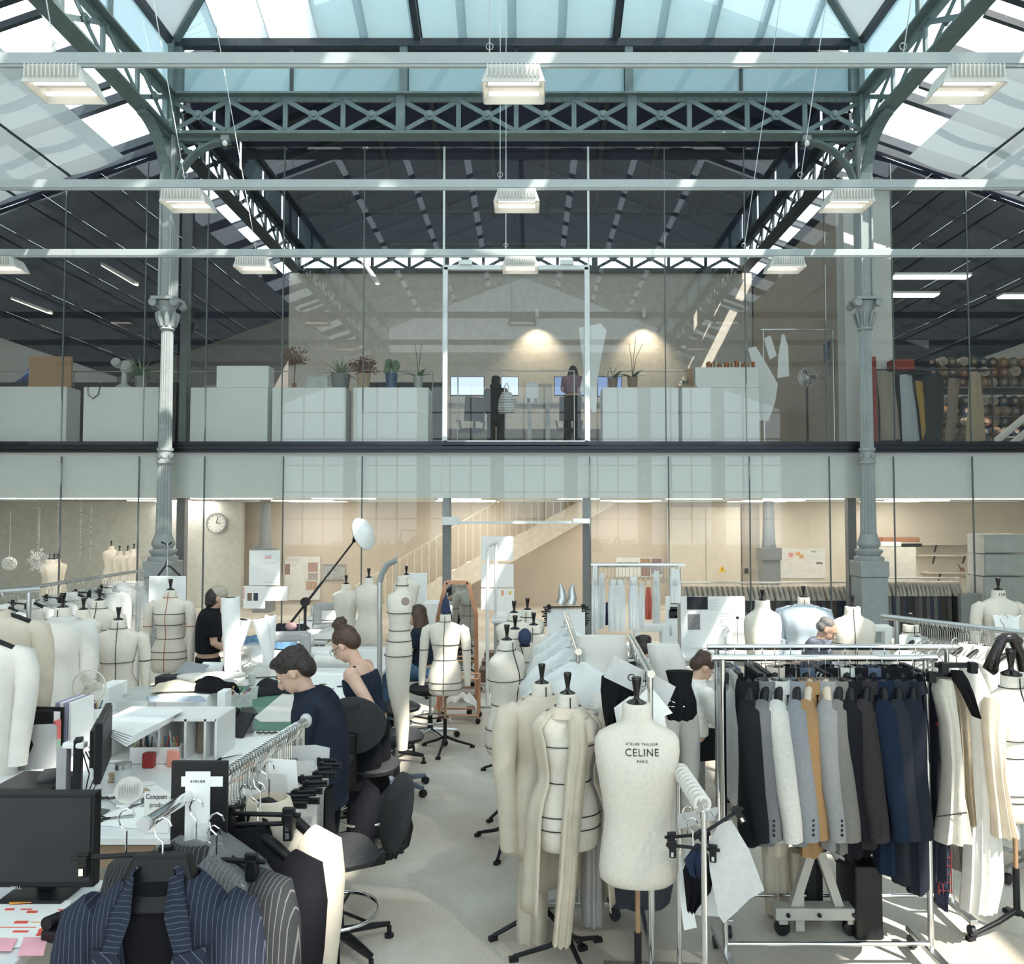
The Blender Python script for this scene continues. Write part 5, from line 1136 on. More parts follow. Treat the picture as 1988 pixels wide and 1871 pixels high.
flat_garment('second white muslin toile, shorter, hanging against the form in half a jacket',[(1284,1884,1920),(1330,1892,1945),(1450,1905,1955),(1560,1915,1968),(1621,1920,1975)],5.15,CALICOW,.16,seed=8,folds=4)
flat_garment('ecru half jacket on the waist-taped form',[(1352,1912,1952),(1372,1906,1972),(1420,1908,1952),(1500,1916,1950),(1580,1924,1966),(1621,1926,1978)],4.52,CALICO,.10,seed=9)
# lacquered hand-shaped hanger
g = thing('black_bust_hanger','glossy black bust-shaped hanger above the form in half a jacket','hanger',at(1950,1238,4.9))
MB().tube([(-.04,0,-.03),(0,0,0),(.06,0,0),(.09,0,-.03)],.03,10).tube([(-.01,0,0),(-.06,0,-.1),(-.09,0,-.18),(-.06,0,-.2)],[.03,.034,.045,.03],12).tube([(.05,0,0),(.1,0,-.12),(.11,0,-.2)],[.03,.034,.03],12).build('shoulders',KMAT,g,smooth=60)
hg = MB(); hook(hg,.14); hg.build('hook',CHROME,g)

# ecru jackets on the two front forms
def draped(label,px,pyt,Y,rz,m,levels,zlo,sc,grow,left,right,seed=0,name='toile_jacket',cat='jacket',open_=0,sl=.62):
    p = at(px,pyt,Y); z0_ = p.z-1.56*sc; g = thing(name,label,cat,(p.x,Y,z0_+zlo*sc),rz); rings = []; zz = [zlo+(1.475-zlo)*k/14 for k in range(15)]
    for z in zz:
        hw,hd = lev(levels,max(z,.8)); t = max(0,(1.2-z)); gr = grow+.06*t
        full = sring((hw+gr)*sc,(hd+gr*.9)*sc,(z-zlo)*sc,44,.85,wave=.03+.05*t,ph=seed,nw=8)
        if open_: 
            k0 = int(44*.75); half = int(44*open_/2); idx = [(k0+half+j)%44 for j in range(44-2*half+1)]; rings.append([full[i] for i in idx])
        else: rings.append(full)
    mb = MB(); mb.loft(rings,cap=False,closed=not open_); o = mb.build('body',m,g,smooth=60)
    so = o.modifiers.new('thick','SOLIDIFY'); so.thickness = .006
    for s,on in ((-1,left),(1,right)):
        if on:
            q = Vector((s*.165*sc,0,(1.43-zlo)*sc))
            MB().tube([q,q+Vector((s*.05,0,-.02)),q+Vector((s*.075,-.0,-.12)),q+Vector((s*.085,-.01,-.32)),q+Vector((s*.075,-.03,-.48)),q+Vector((s*.06,-.05,-sl))],[.05,.075,.078,.07,.062,.06],18,flat=.85).build('sleeve',m,g,smooth=60)
    MB().loft([sring(.10*sc,.08*sc,(1.462-zlo)*sc,24,.9),sring(.075*sc,.068*sc,(1.497-zlo)*sc,24,.9),sring(.09*sc,.08*sc,(1.492-zlo)*sc,24,.9),sring(.125*sc,.1*sc,(1.445-zlo)*sc,24,.9)],cap=False).build('collar',m,g,smooth=60)
    return g
draped('ecru calico jacket with long wrinkled sleeve on a form',1052,1327,4.8,R(25),CALICO,FEM,.62,1.0,.035,True,True,1,sl=.78)
draped('open ecru calico coat showing the white form inside',1102,1347,4.45,R(12),CALICO,FEM,.42,1.0,.03,False,True,2,open_=.30,sl=.72)
flat_garment('ecru calico trousers hanging to the floor below the wrinkled jacket',[(1560,1015,1058),(1650,1008,1062),(1760,1003,1064),(1850,1002,1060),(1885,1000,1058)],4.72,CALICO,.14,name='toile_trousers',cat='trousers',seed=11)
flat_garment('long pale calico panel hanging below the open coat',[(1386,1112,1128),(1400,1104,1138),(1450,1104,1142),(1500,1098,1138),(1600,1090,1128),(1700,1084,1120),(1790,1076,1112),(1832,1072,1108)],4.3,CALICO,.08,name='calico_panel',cat='fabric',seed=12)
draped('long white smock with red side lines on a form',122,1180,6.7,R(-8),CALICOW,FEM,.72,1.08,.05,True,True,3,name='smock',cat='smock',sl=.7)
draped('pale blue tracing-paper shirt on a form',1560,1160,8.8,R(-10),mat('tracing_paper',(.62,.72,.80),.5,alpha=.7),FEM,.95,1.1,.06,True,True,4,name='tracing_shirt',cat='shirt',sl=.3)
for k,z in enumerate((1.30,1.2,1.12)):
    hw,hd = lev(FEM,z); p = at(1938,1146,8.6); zz = p.z-(1.56-z)*1.15
    tag(MB().grid(lambda u,v:(.30*(u-.5),-.11-.05*v-.02*math.sin(u*9+k)*v,-.14*v+.012*math.sin(u*14)),10,4,(0,.004,0)).build('paper_ruffle',PAPER,None,loc=(p.x,8.6-.04,zz+.05)),['upper','middle','lower'][k]+' paper ruffle pinned on the numbered form','ruffle')
# ---------------------------------------------------------------- work tables on the left
TZ = .88
TOP = mat('table_white',(.74,.76,.76),.35,var=.02); LEGM = mat('table_leg_grey',(.42,.43,.43),.4,.3); PLY = mat('ply_brown',(.30,.21,.14),.6)
def table(label,x0,x1,y0,y1,z,drawer=False):
    g = thing('work_table',label,'table',((x0+x1)/2,(y0+y1)/2,0)); w_,d_ = x1-x0,y1-y0
    MB().box((0,0,z-.018),(w_,d_,.036)).build('top',TOP,g,bevel=.004)
    for sx in (-1,1):
        for sy in (-1,1): MB().box((sx*(w_/2-.06),sy*(d_/2-.06),(z-.036)/2),(.05,.05,z-.036)).build('leg',LEGM,g)
    for sy in (-1,1): MB().box((0,sy*(d_/2-.06),z-.08),(w_-.2,.03,.06)).build('rail',LEGM,g)
    if drawer: 
        dr = MB().box((.1,-d_/2+.2,z-.10),(w_*.7,.34,.10)).build('drawer',PLY,g); MB().box((.5,-d_/2+.02,z-.1),(.02,.03,.03)).build('knob',BLACKP,dr)
    return g
table('white work table with brown drawer carrying the computer and paper stacks',-3.7,-1.62,3.95,5.46,TZ,True)
table('white work table with green cutting mat before the bending man',-3.35,-1.52,5.5,7.35,TZ)
table('white work table heaped with paper rolls and denim near the glass',-3.15,-1.45,7.4,9.6,TZ)
table('long white table strewn with papers beyond the woman with the bun',-3.35,-2.5,9.95,12.6,TZ)
def on(px,py,z=TZ): p = atz(px,py,z); return p
def s_at(Y): return F_PX/Y
def sheet(label,pts,z=TZ,m=PAPER,th=.003,name='paper_sheet',cat='paper',lift=.002,curl=0):
    P = [atz(x,y,z+lift) for x,y in pts]; c = sum(P,Vector())/len(P)
    o = MB().prism([p-c for p in P],(0,0,th)).build(name,m,None,loc=c); return tag(o,label,cat)
def box_on(name,label,cat,x0,x1,pyb,h,d,m,z=TZ,rz=0,bevel=.004,dz=.002):
    a,b = on(x0,pyb,z),on(x1,pyb,z); w_ = abs(b.x-a.x)
    return tag(MB().box((0,0,h/2),(w_,d,h)).build(name,m,None,bevel=bevel,loc=((a.x+b.x)/2,a.y+d/2,z+dz),rz=rz),label,cat)
# --- papers lying about on the near table
sheet('white drawing sheet at the front edge of the near table',[(170,1600),(250,1560),(330,1585),(300,1612)])
sheet('pale tracing sheet under the tape rolls',[(205,1545),(300,1520),(335,1545),(240,1575)],lift=.006)
sheet('grey card lying under the side monitor',[(165,1565),(214,1572),(168,1600),(155,1598)],m=mat('grey_card',(.12,.12,.125),.8),lift=.006)
sheet('dark angled ruler card beside the tape rolls',[(245,1572),(262,1556),(300,1540),(300,1552),(262,1566)],m=MATS['grey_card'],lift=.01)
sheet('brown kraft offcut near the jar',[(262,1535),(285,1530),(292,1535),(270,1540)],m=KPOT,lift=.012)
sheet('white strip of paper beside the jar',[(262,1520),(300,1516),(303,1522),(266,1528)],lift=.012)
sheet('large blank sheet in the middle of the near table',[(60,1490),(160,1480),(200,1530),(60,1560)],lift=.003)
# --- lever file and folders
g = thing('lever_file','black lever file stuffed with papers and colour tabs','file',on(52,1482)+Vector((0,0,.003)),R(-6))
MB().box((0,0,.165),(.345,.012,.33)).box((0,.10,.165),(.345,.012,.33)).box((-.17,.05,.165),(.01,.1,.33)).build('covers',BLACKP,g,bevel=.003)
MB().box((.0,.05,.155),(.31,.075,.30)).build('papers',PAPER,g); MB().box((.165,.05,.2),(.012,.05,.12)).build('red_tab',mat('tab_red',(.7,.16,.14),.7),g); MB().box((.165,.05,.1),(.012,.05,.08)).build('green_tab',mat('tab_green',(.35,.5,.38),.7),g)
for z in (.10,.22): MB().tube([(-.10,-.01,z),(-.04,-.012,z),(-.04,-.012,z-.012),(-.10,-.01,z-.012),(-.10,-.01,z)],.003,5).build('ring_slot',CHROME,g)
for k in range(4):
    p = on(92+k*9,1476); tag(MB().box((0,0,.17),(.022,.24,.34)).build('folder',[mat('lilac_folder',(.36,.34,.50),.6),PAPER,MATS['lilac_folder'],PAPER][k],None,bevel=.003,loc=(p.x,p.y+.22,TZ+.002),rz=R(-4)),['lilac folder leaning against the lever file','white folder second from the lever file','lilac folder third from the lever file','white folder at the outer end of the folder row'][k],'folder')
g = thing('template','grey curved acrylic template leaning before the lever file','template',on(70,1494)+Vector((0,0,.003)))
MB().prism([(-.13,0,0),(.12,0,0),(.12,0,.26),(.10,0,.275),(-.02,0,.27),(-.05,0,.24),(-.04,0,.19),(-.02,0,.15),(-.04,0,.10),(-.10,0,.07)],(0,.008,0)).build('plate',mat('grey_acrylic',(.33,.33,.33),.5),g)
# --- side monitor with stand, seen edge on
g = thing('computer_monitor','black monitor seen from its side on a grey stand','monitor',on(150,1556)+Vector((0,0,.003)),R(112))
MB().box((0,-.12,.31),(.50,.035,.32)).box((0,-.09,.31),(.3,.04,.2)).build('casing',BLACKP,g,bevel=.006); MB().box((0,-.139,.31),(.47,.004,.29)).build('screen',DARKGREY,g)
MB().box((0,.0,.17),(.08,.04,.34)).build('stand',BLACKP,g,bevel=.004); MB().box((0,0,.008),(.22,.2,.016)).build('foot',BLACKP,g)
p = on(122,1558); g = thing('desk_post','grey upright post with white cable clip beside the side monitor','post',(p.x,p.y,TZ+.002))
MB().box((0,0,.15),(.055,.05,.30)).build('post',mat('post_grey',(.33,.33,.34),.5),g,bevel=.004); MB().box((.06,0,.31),(.12,.05,.035)).build('clip',WHITE,g,bevel=.01)
for k in range(3): tag(MB().tube([Vector((0,0,.25)),Vector((.03+.02*k,.02,.12)),Vector((.02,.0,.02)),Vector((.09+.03*k,-.06,.008)),Vector((.16+.02*k,-.02,.008))],.0035,5).build('cable',BLACKP,None,smooth=60,loc=on(158+k*6,1548)+Vector((0,0,.004))),'black cable trailing from the side monitor','cable','cables of the side monitor')
box_on('letter_tray','black letter tray under the lever file','tray',-20,98,1560,.08,.3,BLACKP)
box_on('letter_tray','dark slanted tray lid beside the letter tray','tray',58,92,1548,.10,.2,DARKGREY,rz=R(20))
# --- white shelf unit with pens
p0,p1 = on(205,1482),on(418,1482); wU = p1.x-p0.x
g = thing('desk_shelf','white desk shelf unit heaped with paper on top','shelf',((p0.x+p1.x)/2,p0.y+.16,TZ+.002))
for z in (.012,.27): MB().box((0,0,z),(wU,.32,.018)).build('board',WHITE,g)
for x in (-wU/2,-wU*.02,wU*.22,wU*.40,wU/2): MB().box((x,0,.14),(.014,.32,.27)).build('divider',WHITE,g)
MB().box((0,.155,.14),(wU,.01,.27)).build('back',WHITE,g)
SH = TZ+.283
for k in range(5): sheet(['lowest','second','third','fourth','topmost'][k]+' sheet of the large paper heap on the desk shelf',[(196-k*2,1420-k*3),(262+k*4,1382-k*2),(350+k*2,1375+k),(330,1402-k*2),(245+k*3,1450-k*5)],z=SH+.006*k,th=.004,lift=.003)
g = thing('pen_tray','white pen tray crowded with pens in the desk shelf','pen tray',on(292,1488)+Vector((0,.05,.004)))
MB().box((0,0,.05),(.30,.01,.10)).box((0,.1,.05),(.30,.01,.10)).box((-.15,.05,.05),(.01,.1,.1)).box((.15,.05,.05),(.01,.1,.1)).box((0,.05,.005),(.3,.1,.01)).build('box',WHITE,g)
pcs = [(.5,.06,.05),(.03,.03,.035),(.1,.18,.3),(.55,.42,.15),(.6,.6,.6),(.03,.1,.08)]
for k in range(22):
    x = rnd.uniform(-.13,.13); a = rnd.uniform(-.3,.3); MB().tube([(x,.05+rnd.uniform(-.03,.03),.02),(x+a*.1,.05,rnd.uniform(.14,.2))],.0045,6).build('pen',mat('pen_%d'%(k%6),pcs[k%6],.4),g)
box_on('tape_dispenser','red and black tape dispenser before the pen tray','dispenser',275,296,1492,.09,.05,mat('dispenser_red',(.30,.025,.02),.4))
box_on('note_block','orange-pink paper block beside the pen tray','paper',322,348,1490,.10,.02,mat('orange_pink',(.75,.32,.24),.8),rz=R(-18))
for k in range(2): box_on('magazine_file',['brown card magazine file in the desk shelf','pale card magazine file with finger hole'][k],'file',[382,404][k],[402,420][k],1470,.25,.2,[mat('card_brown',(.26,.20,.15),.8),PAPER][k])
box_on('tall_card','tall white card standing behind the desk shelf','card',420,436,1440,.34,.12,PAPER)
tag(MB().lathe([(.05,0),(.075,0),(.075,.018),(.05,.018)],24).build('tape_roll',mat('tape_blue',(.03,.14,.45),.4),None,smooth=40,loc=on(370,1476)+Vector((0,0,.004))),'flat blue tape roll behind the dark cloth','tape')
sheet('flat dark cloth before the desk shelf',[(340,1484),(380,1468),(430,1474),(420,1484),(372,1494)],m=darks[0],lift=.008,th=.012,name='folded_cloth',cat='cloth')
# --- jar and tape rolls
g = thing('glass_jar','clear jar with steel lid on the near table','jar',on(238,1530)+Vector((0,0,.004)))
MB().lathe([(.042,0),(.044,.11),(.035,.13)],20).build('jar',mat('jar_glass',(.8,.85,.84),.1,alpha=.45),g,smooth=40); MB().lathe([(.046,.11),(.046,.14),(0,.14)],20).build('lid',STEEL,g,smooth=40)
g = thing('tape_roll','upright white roll of ribbed tape on the near table','tape',on(250,1562)+Vector((0,0,.004)),R(25))
MB().lathe([(.045,-.03),(.07,-.03),(.07,.03),(.045,.03)],28,c=(0,0,.075),ax=Matrix.Rotation(R(75),3,'X')).build('roll',CALICOW,g,smooth=40)
for k in range(9): MB().box((-.05+.012*k,-.038,.075+.01*math.sin(k)),(.004,.01,.08)).build('rib',GREYCARD,g)
MB().box((0,.01,.008),(.12,.1,.012)).build('base',PAPER,g)
g = thing('thread_spool','tan thread spool trailing white thread','spool',on(217,1518)+Vector((0,0,.004)))
MB().lathe([(.022,0),(.022,.005),(.015,.008),(.015,.04),(.022,.043),(.022,.048)],14).build('spool',KPOT,g,smooth=40); MB().tube([(0,0,.03),(-.03,-.06,.01),(-.05,-.14,.004),(.03,-.2,.004)],.0015,4).build('thread',PAPER,g)
g = thing('scissors','slim steel scissors lying at the front of the near table','scissors',on(215,1592)+Vector((0,0,.012)),R(20))
for s in (-1,1):
    MB().bar((0,0,0),(.11,s*.012,0),.012,.004).build('blade',STEEL,g); MB().tube(arc((-.05,s*.02,0),.018,0,2*math.pi,14,'xy'),.004,5).bar((-.033,s*.014,0),(0,0,0),.008,.005).build('handle',BLACKP,g)
# handwritten card
g = thing('note_card','white card with handwriting leaning before the rack board','card',on(312,1610)+Vector((0,-.05,.004)))
cw = .12; MB().box((0,0,.10),(cw,.004,.20)).build('card',PAPER,g)
for txt,zz in (('Conquem',.165),('produ',.125)):
    me = textmesh(txt,.034,space=1.0)
    for v in me.vertices: v.co = (v.co.x*.78,-.003-v.co.z,zz+v.co.y)
    link('handwriting',me,INK,g)
# --- foreground computer with printed plan
ZE = .95
table('grey-white desk under the big dark monitor',-2.75,-1.72,2.25,3.35,ZE)
gm = monitor('large dark switched-off monitor at the near desk',-70,1551,170,1738,3.1,DARKGREY,ZE)
me = textmesh('DELL',.016,space=1.15)
pD = at(6,1741,3.07)-gm.location
for v in me.vertices: v.co = (v.co.x+pD.x,-.034-v.co.z,v.co.y+at(6,1737,3.07).z-ZE-.016)
link('lettering',me,mat('logo_grey',(.5,.5,.5),.5),gm)
def desk_sheet(label,pts,m,lift,th=.002,name='paper_sheet',cat='paper'): return sheet(label,pts,ZE,m,th,name,cat,lift)
pl_ = thing('printed_plan','white plan sheet printed with red and orange blocks','paper',(0,0,0)); P = [atz(x,y,ZE+.004) for x,y in ((-40,1748),(140,1748),(95,1830),(-40,1850))]; c = sum(P,Vector())/4; pl_.location = c
MB().prism([q-c for q in P],(0,0,.002)).build('sheet',PAPER,pl_)
RB,OB = mat('print_red',(.75,.10,.06),.8),mat('print_orange',(.85,.45,.10),.8)
for k,(x,y,l_,w_,mm) in enumerate(((10,1765,18,6,RB),(52,1770,20,7,RB),(108,1772,18,6,RB),(28,1790,26,8,RB),(0,1800,70,2,RB),(60,1790,50,2,OB),(25,1808,30,6,RB),(75,1805,22,9,RB),(95,1795,16,4,OB),(40,1765,22,3,RB),(72,1812,10,14,RB),(112,1766,14,3,RB))):
    q = [atz(x+l_*a-.5*w_*b,y+w_*b*.6,ZE+.0065) for a,b in ((0,-.5),(1,-.5),(1,.5),(0,.5))]; MB().prism([v-c for v in q],(0,0,.001)).build('print',mm,pl_)
desk_sheet('orange paper tab stuck at the foot of the big monitor',[(17,1740),(60,1738),(61,1752),(18,1755)],mat('tab_orange',(.85,.35,.06),.7),.012,name='sticky_note',cat='note')
desk_sheet('pink sticky note on the blank corner of the printed plan',[(-20,1820),(34,1822),(22,1846),(-20,1846)],mat('pink_paper',(.85,.42,.50),.8),.010,name='sticky_note',cat='note')
desk_sheet('pink sticky note beside the black telephone on the printed plan',[(46,1820),(93,1820),(84,1855),(34,1855)],MATS['pink_paper'],.010,name='sticky_note',cat='note')
g = thing('desk_phone','black telephone beside the printed plan','phone',atz(122,1838,ZE)+Vector((0,.1,.004)),R(-15))
MB().prism([(-.07,-.1,0),(.07,-.1,0),(.07,.1,0),(-.07,.1,0)],(0,0,.04)).build('base',BLACKP,g,bevel=.008); MB().tube([(-.055,-.09,.06),(-.055,0,.055),(-.055,.09,.06)],[.024,.016,.024],10).build('handset',BLACKP,g,smooth=60); MB().box((.03,-.06,.045),(.05,.03,.006)).build('display',SCR1,g)

# ---------------------------------------------------------------- middle table: green mat, phone, cups, ironing board
GREEN = mat('cutting_green',(.10,.22,.16),.6,var=.05)
sheet('green cutting mat on the middle table',[(452,1332),(580,1332),(600,1418),(430,1418)],m=GREEN,th=.004,name='cutting_mat',cat='mat')
sheet('cream cloth panel spread on the cutting mat',[(548,1348),(585,1352),(590,1402),(505,1402),(494,1394)],m=CALICOW,th=.008,lift=.008,name='cream_cloth',cat='fabric')
sheet('wide white sheet on the near end of the middle table',[(440,1432),(570,1428),(520,1462),(430,1468)],lift=.004)
sheet('curled white sheet beside the telephone',[(395,1448),(470,1436),(470,1462),(400,1478)],lift=.01)
sheet('black tablet lying on the cutting mat',[(468,1376),(492,1374),(500,1386),(480,1396)],m=BLACKP,th=.008,lift=.008,name='tablet',cat='tablet')
g = thing('desk_phone','grey office telephone tilted on its stand','phone',on(465,1428)+Vector((0,0,.004)),R(-25))
MB().prism([(-.09,-.05,.0),(.09,-.05,.0),(.09,.07,.14),(-.09,.07,.14)],(0,-.03,.02)).build('body',DARKGREY,g,bevel=.008); MB().tube([(-.06,-.07,.03),(-.06,-.02,.1),(-.06,.04,.17)],[.024,.017,.024],10).build('handset',BLACKP,g,smooth=60); MB().box((0,.08,.06),(.1,.02,.12)).build('prop',STEEL,g)
tag(MB().tube([(k*.012,.02*math.sin(k*1.9),.008) for k in range(14)],.006,6).build('bracelet',mat('bead_brown',(.12,.08,.06),.5),None,loc=on(498,1424)),'dark beaded cord lying beside the telephone','cord')
for px,py,h,wh in ((493,1357,.10,'on the cutting mat'),(489,1330,.10,'behind the pen box')):
    tag(MB().lathe([(.026,0),(.036,h),(.033,h),(.025,.01),(0,.01)],20).build('paper_cup',mat('cup_white',(.66,.67,.63),.6),None,smooth=40,loc=on(px,py)+Vector((0,0,.005))),'white paper cup '+wh,'cup')
g = thing('pen_box','clear box of thread spools and pens behind the telephone','box',on(462,1372)+Vector((0,0,.003)),R(20))
MB().box((0,0,.05),(.22,.09,.10)).build('box',mat('clear_box',(.7,.74,.72),.2,alpha=.5),g)
for k in range(12): MB().tube([(rnd.uniform(-.09,.09),rnd.uniform(-.03,.03),.01),(rnd.uniform(-.1,.1),0,rnd.uniform(.1,.17))],.006,6).build('pen',mat('pen_%d'%(k%6),pcs[k%6],.4),g)
g = thing('ironing_board','white padded oval ironing board on the middle table','ironing board',on(415,1335)+Vector((0,0,.003)),R(8))
pts = [(.28*math.cos(a)*(1 if math.cos(a)>0 else 1.15),.13*math.sin(a),.09) for a in [2*math.pi*k/28 for k in range(28)]]
MB().prism(pts,(0,0,.03)).build('pad',CALICOW,g,bevel=.01); MB().box((0,0,.045),(.08,.1,.09)).build('foot',STEEL,g)
box_on('carton','white cardboard carton under the folded calico','carton',287,402,1384,.13,.35,PAPER)
zc2 = TZ+.135
sheet('blue-grey board on top of the white carton',[(284,1352),(390,1352),(402,1362),(290,1362)],z=zc2,m=mat('blue_grey_board',(.38,.44,.52),.7),th=.006,name='board',cat='board')
def heap(name,label,cat,px,py,z,w_,d_,h,m,seed,rz=0):
    r_ = random.Random(seed); o1 = Vector((r_.uniform(0,9),r_.uniform(0,9),0))
    def fn(u,v):
        x,y = (u-.5)*w_,(v-.5)*d_; e = max(0,1-(2*u-1)**4)*max(0,1-(2*v-1)**4); nz = noise.noise(Vector((x*9,y*9,0))+o1)
        return Vector((x*(1+.15*nz),y*(1+.15*nz),h*e*(.75+.5*nz)+.002))
    return tag(MB().grid(fn,22,14,(0,0,.004)).build(name,m,None,smooth=70,loc=atz(px,py,z)+Vector((0,0,.012)),rz=rz),label,cat)
heap('folded_calico','folded cream calico on the white carton','fabric',352,1340,zc2,.42,.22,.07,CALICO,1,R(8))
heap('black_cloth','crumpled black cloth across the white carton','cloth',410,1340,zc2,.34,.24,.10,darks[0],2,R(-20))
heap('black_cloth','black cloth hanging near the pen box','cloth',436,1352,TZ,.2,.22,.12,darks[0],3)
g = thing('laptop','grey laptop with screen tilted back beside the ironing board','laptop',on(332,1336)+Vector((0,0,.003)),R(-30))
MB().box((0,0,.01),(.34,.24,.02)).build('base',DARKGREY,g,bevel=.004); MB().box((0,.18,.10),(.34,.01,.24),Matrix.Rotation(R(-50),3,'X')).build('lid',mat('laptop_grey',(.3,.32,.34),.4),g)
box_on('keyboard_case','dark perforated case at the far end of the carton','case',300,345,1336,.10,.15,DARKGREY)
g = thing('desk_fan','beige round desk fan behind the lever file','fan',on(142,1418)+Vector((0,.2,.003)))
MB().lathe([(.07,0),(.065,.02),(.015,.03),(.015,.16)],18).build('stand',PAPER,g,smooth=40)
def fanhead(g,c,r_,m):
    mm = MB()
    for k in range(30): a = k*math.pi/15; mm.tube([Vector(c)+Vector((.02*math.cos(a),-.03,.02*math.sin(a))),Vector(c)+Vector((r_*math.cos(a),-.01,r_*math.sin(a)))],.0022,4)
    mm.tube(arc(c,r_,0,2*math.pi,32),.006,6); mm.build('cage',m,g); MB().ell(Vector(c)+Vector((0,.03,0)),(r_*.4,.05,r_*.4)).build('motor',m,g,smooth=60)
    for k in range(3): MB().ell(Vector(c)+Vector((r_*.45*math.cos(k*2.1),0,r_*.45*math.sin(k*2.1))),(r_*.42,.006,r_*.28),10,6,Matrix.Rotation(-k*2.1,3,'Y')).build('blade',m,g,smooth=60)
FANB = mat('fan_beige',(.66,.64,.57),.5)
fanhead(g,(0,0,.27),.125,FANB)
g = thing('desk_fan','small pale desk fan beside the round scissors','fan',on(468,1312)+Vector((0,0,.003)))
MB().lathe([(.06,0),(.055,.025),(.02,.04),(.02,.1)],18).build('stand',FANB,g,smooth=40); fanhead(g,(0,0,.19),.09,FANB)
for px,py,wh in ((175,1408,'filled with red-capped pens near the desk fan'),(160,1400,'blue, behind the lever file')):
    g = thing('pen_pot','pen pot '+wh,'pot',on(px,py)+Vector((0,.1,.003))); MB().lathe([(.035,0),(.038,.1),(.034,.1),(.03,.01)],16).build('pot',[PAPER,BLUEPOT]['blue' in wh],g,smooth=40)
    for k in range(6): MB().tube([(rnd.uniform(-.02,.02),0,.02),(rnd.uniform(-.04,.04),0,.16)],.005,6).build('pen',mat('pen_%d'%(k%6),pcs[k%6],.4),g)
for k,(x0,x1,py,h) in enumerate(((228,286,1372,.10),(226,284,1394,.13),(178,210,1385,.2))): box_on('plastic_crate' if k<2 else 'paper_cone',['clear plastic crate behind the paper heap','grey-printed clear crate before the forms','white paper pyramid beside the desk fan'][k],['crate','crate','paper'][k],x0,x1,py,h,.3,[mat('crate_clear',(.6,.64,.63),.3,alpha=.7),MATS['crate_clear'],PAPER][k],dz=.002+.11*(k==1)*0)
# ---------------------------------------------------------------- far table: rolls, denim, machines
def stroll(label,px0,py0,px1,py1,Y,r0,r1,m=PAPER,name='paper_roll',cat='paper roll'):
    a,b = at(px0,py0,Y),at(px1,py1,Y); g = thing(name,label,cat,a); MB().tube([(0,0,0),b-a],[r0,r1],16).build('roll',m,g,smooth=60); MB().tube([(b-a)*.985,(b-a)*1.004],[r1*.6,r1*.6],12).build('mouth',HOLE if r1>.03 else m,g); return g  # mouth: dark disc on a solid end, painted as inner shade
stroll('broad white paper roll standing behind the headscarf man\'s hands',452,1300,447,1160,7.5,.075,.085)
stroll('leaning cone of white paper between the tall rolls',452,1285,470,1202,7.7,.04,.09)
stroll('flared white paper roll standing beside the denim',524,1290,505,1200,7.6,.03,.075)
stroll('slim white paper roll standing beside the flared one',520,1290,526,1194,7.7,.05,.055)
stroll('thick white roll lying at the table edge',395,1297,435,1298,7.7,.062,.062)
def denim(label,px,py,seed,rz): heap('folded_denim',label,'denim',px,py,TZ,.34,.26,.11,mat('denim_blue',(.10,.20,.32),.9,var=.3,scale=20),seed,rz)
denim('folded blue denim on the far table',498,1252,5,R(10)); denim('second fold of blue denim beside the flared roll',545,1258,6,R(-12))
heap('black_cloth','black garment thrown over the far table','cloth',560,1225,TZ,.5,.3,.10,darks[1],7)
heap('white_cloth','heap of white cloth on the far table','cloth',470,1300,TZ,.55,.4,.09,CALICOW,8); heap('white_cloth','crumpled white cloth beside the small desk fan','cloth',520,1310,TZ,.4,.3,.10,CALICOW,9,R(20))
heap('plastic_heap','crumpled clear plastic on the far table','plastic',480,1268,TZ,.4,.25,.1,PLAS,10)
heap('dark_case','open black case between the tables','case',545,1345,TZ,.45,.22,.14,darks[1],11,R(25))
g = thing('scissors','large round-handled scissors standing in the far table clutter','scissors',on(438,1300)+Vector((0,0,.005)))
for s in (-1,1): MB().tube(arc((s*.03,0,.09),.028,0,2*math.pi,18),.006,6).build('handle',BLACKP,g); MB().bar((s*.02,0,.06),(-s*.01,0,.0),.012,.006).build('blade',STEEL,g)
def sewing(label,px,py,z,rz,m=WHITE,s=1.0):
    g = thing('sewing_machine',label,'sewing machine',atz(px,py,z)+Vector((0,0,.003)),rz); g.scale = (s,)*3
    MB().box((0,0,.03),(.46,.18,.06)).build('bed',m,g,bevel=.01); MB().box((.17,0,.19),(.11,.15,.26)).build('pillar',m,g,bevel=.02); MB().box((-.01,0,.29),(.42,.13,.10)).build('arm',m,g,bevel=.025); MB().box((-.19,0,.2),(.08,.11,.2)).build('head',m,g,bevel=.015)
    MB().lathe([(0,0),(.065,0),(.065,.03),(.02,.035)],20,c=(.225,0,.24),ax=Matrix.Rotation(R(90),3,'Y')).build('handwheel',mat('wheel_grey',(.5,.5,.48),.4),g,smooth=40)
    MB().tube([(-.19,0,.1),(-.19,0,.06)],.004,5).box((-.19,0,.065),(.02,.03,.008)).build('needle',STEEL,g); MB().tube([(.1,.05,.33),(.1,.05,.5)],.004,5).build('thread_pin',STEEL,g)
    return g
sewing('grey sewing machine with pink note on the far table',560,1290,TZ,R(10),mat('machine_grey',(.40,.40,.40),.5))
box_on('sticky_note','pink note stuck on the grey sewing machine','note',586,601,1262,.085,.004,mat('pink_note2',(.85,.40,.45),.8),dz=.12)
sheet('white sheet before the woman with the bun',[(600,1305),(685,1300),(680,1345),(590,1345)],lift=.004); sheet('broad sheet at the near corner of the middle table',[(620,1330),(700,1330),(690,1410),(640,1410)],z=TZ-.0,lift=.012)
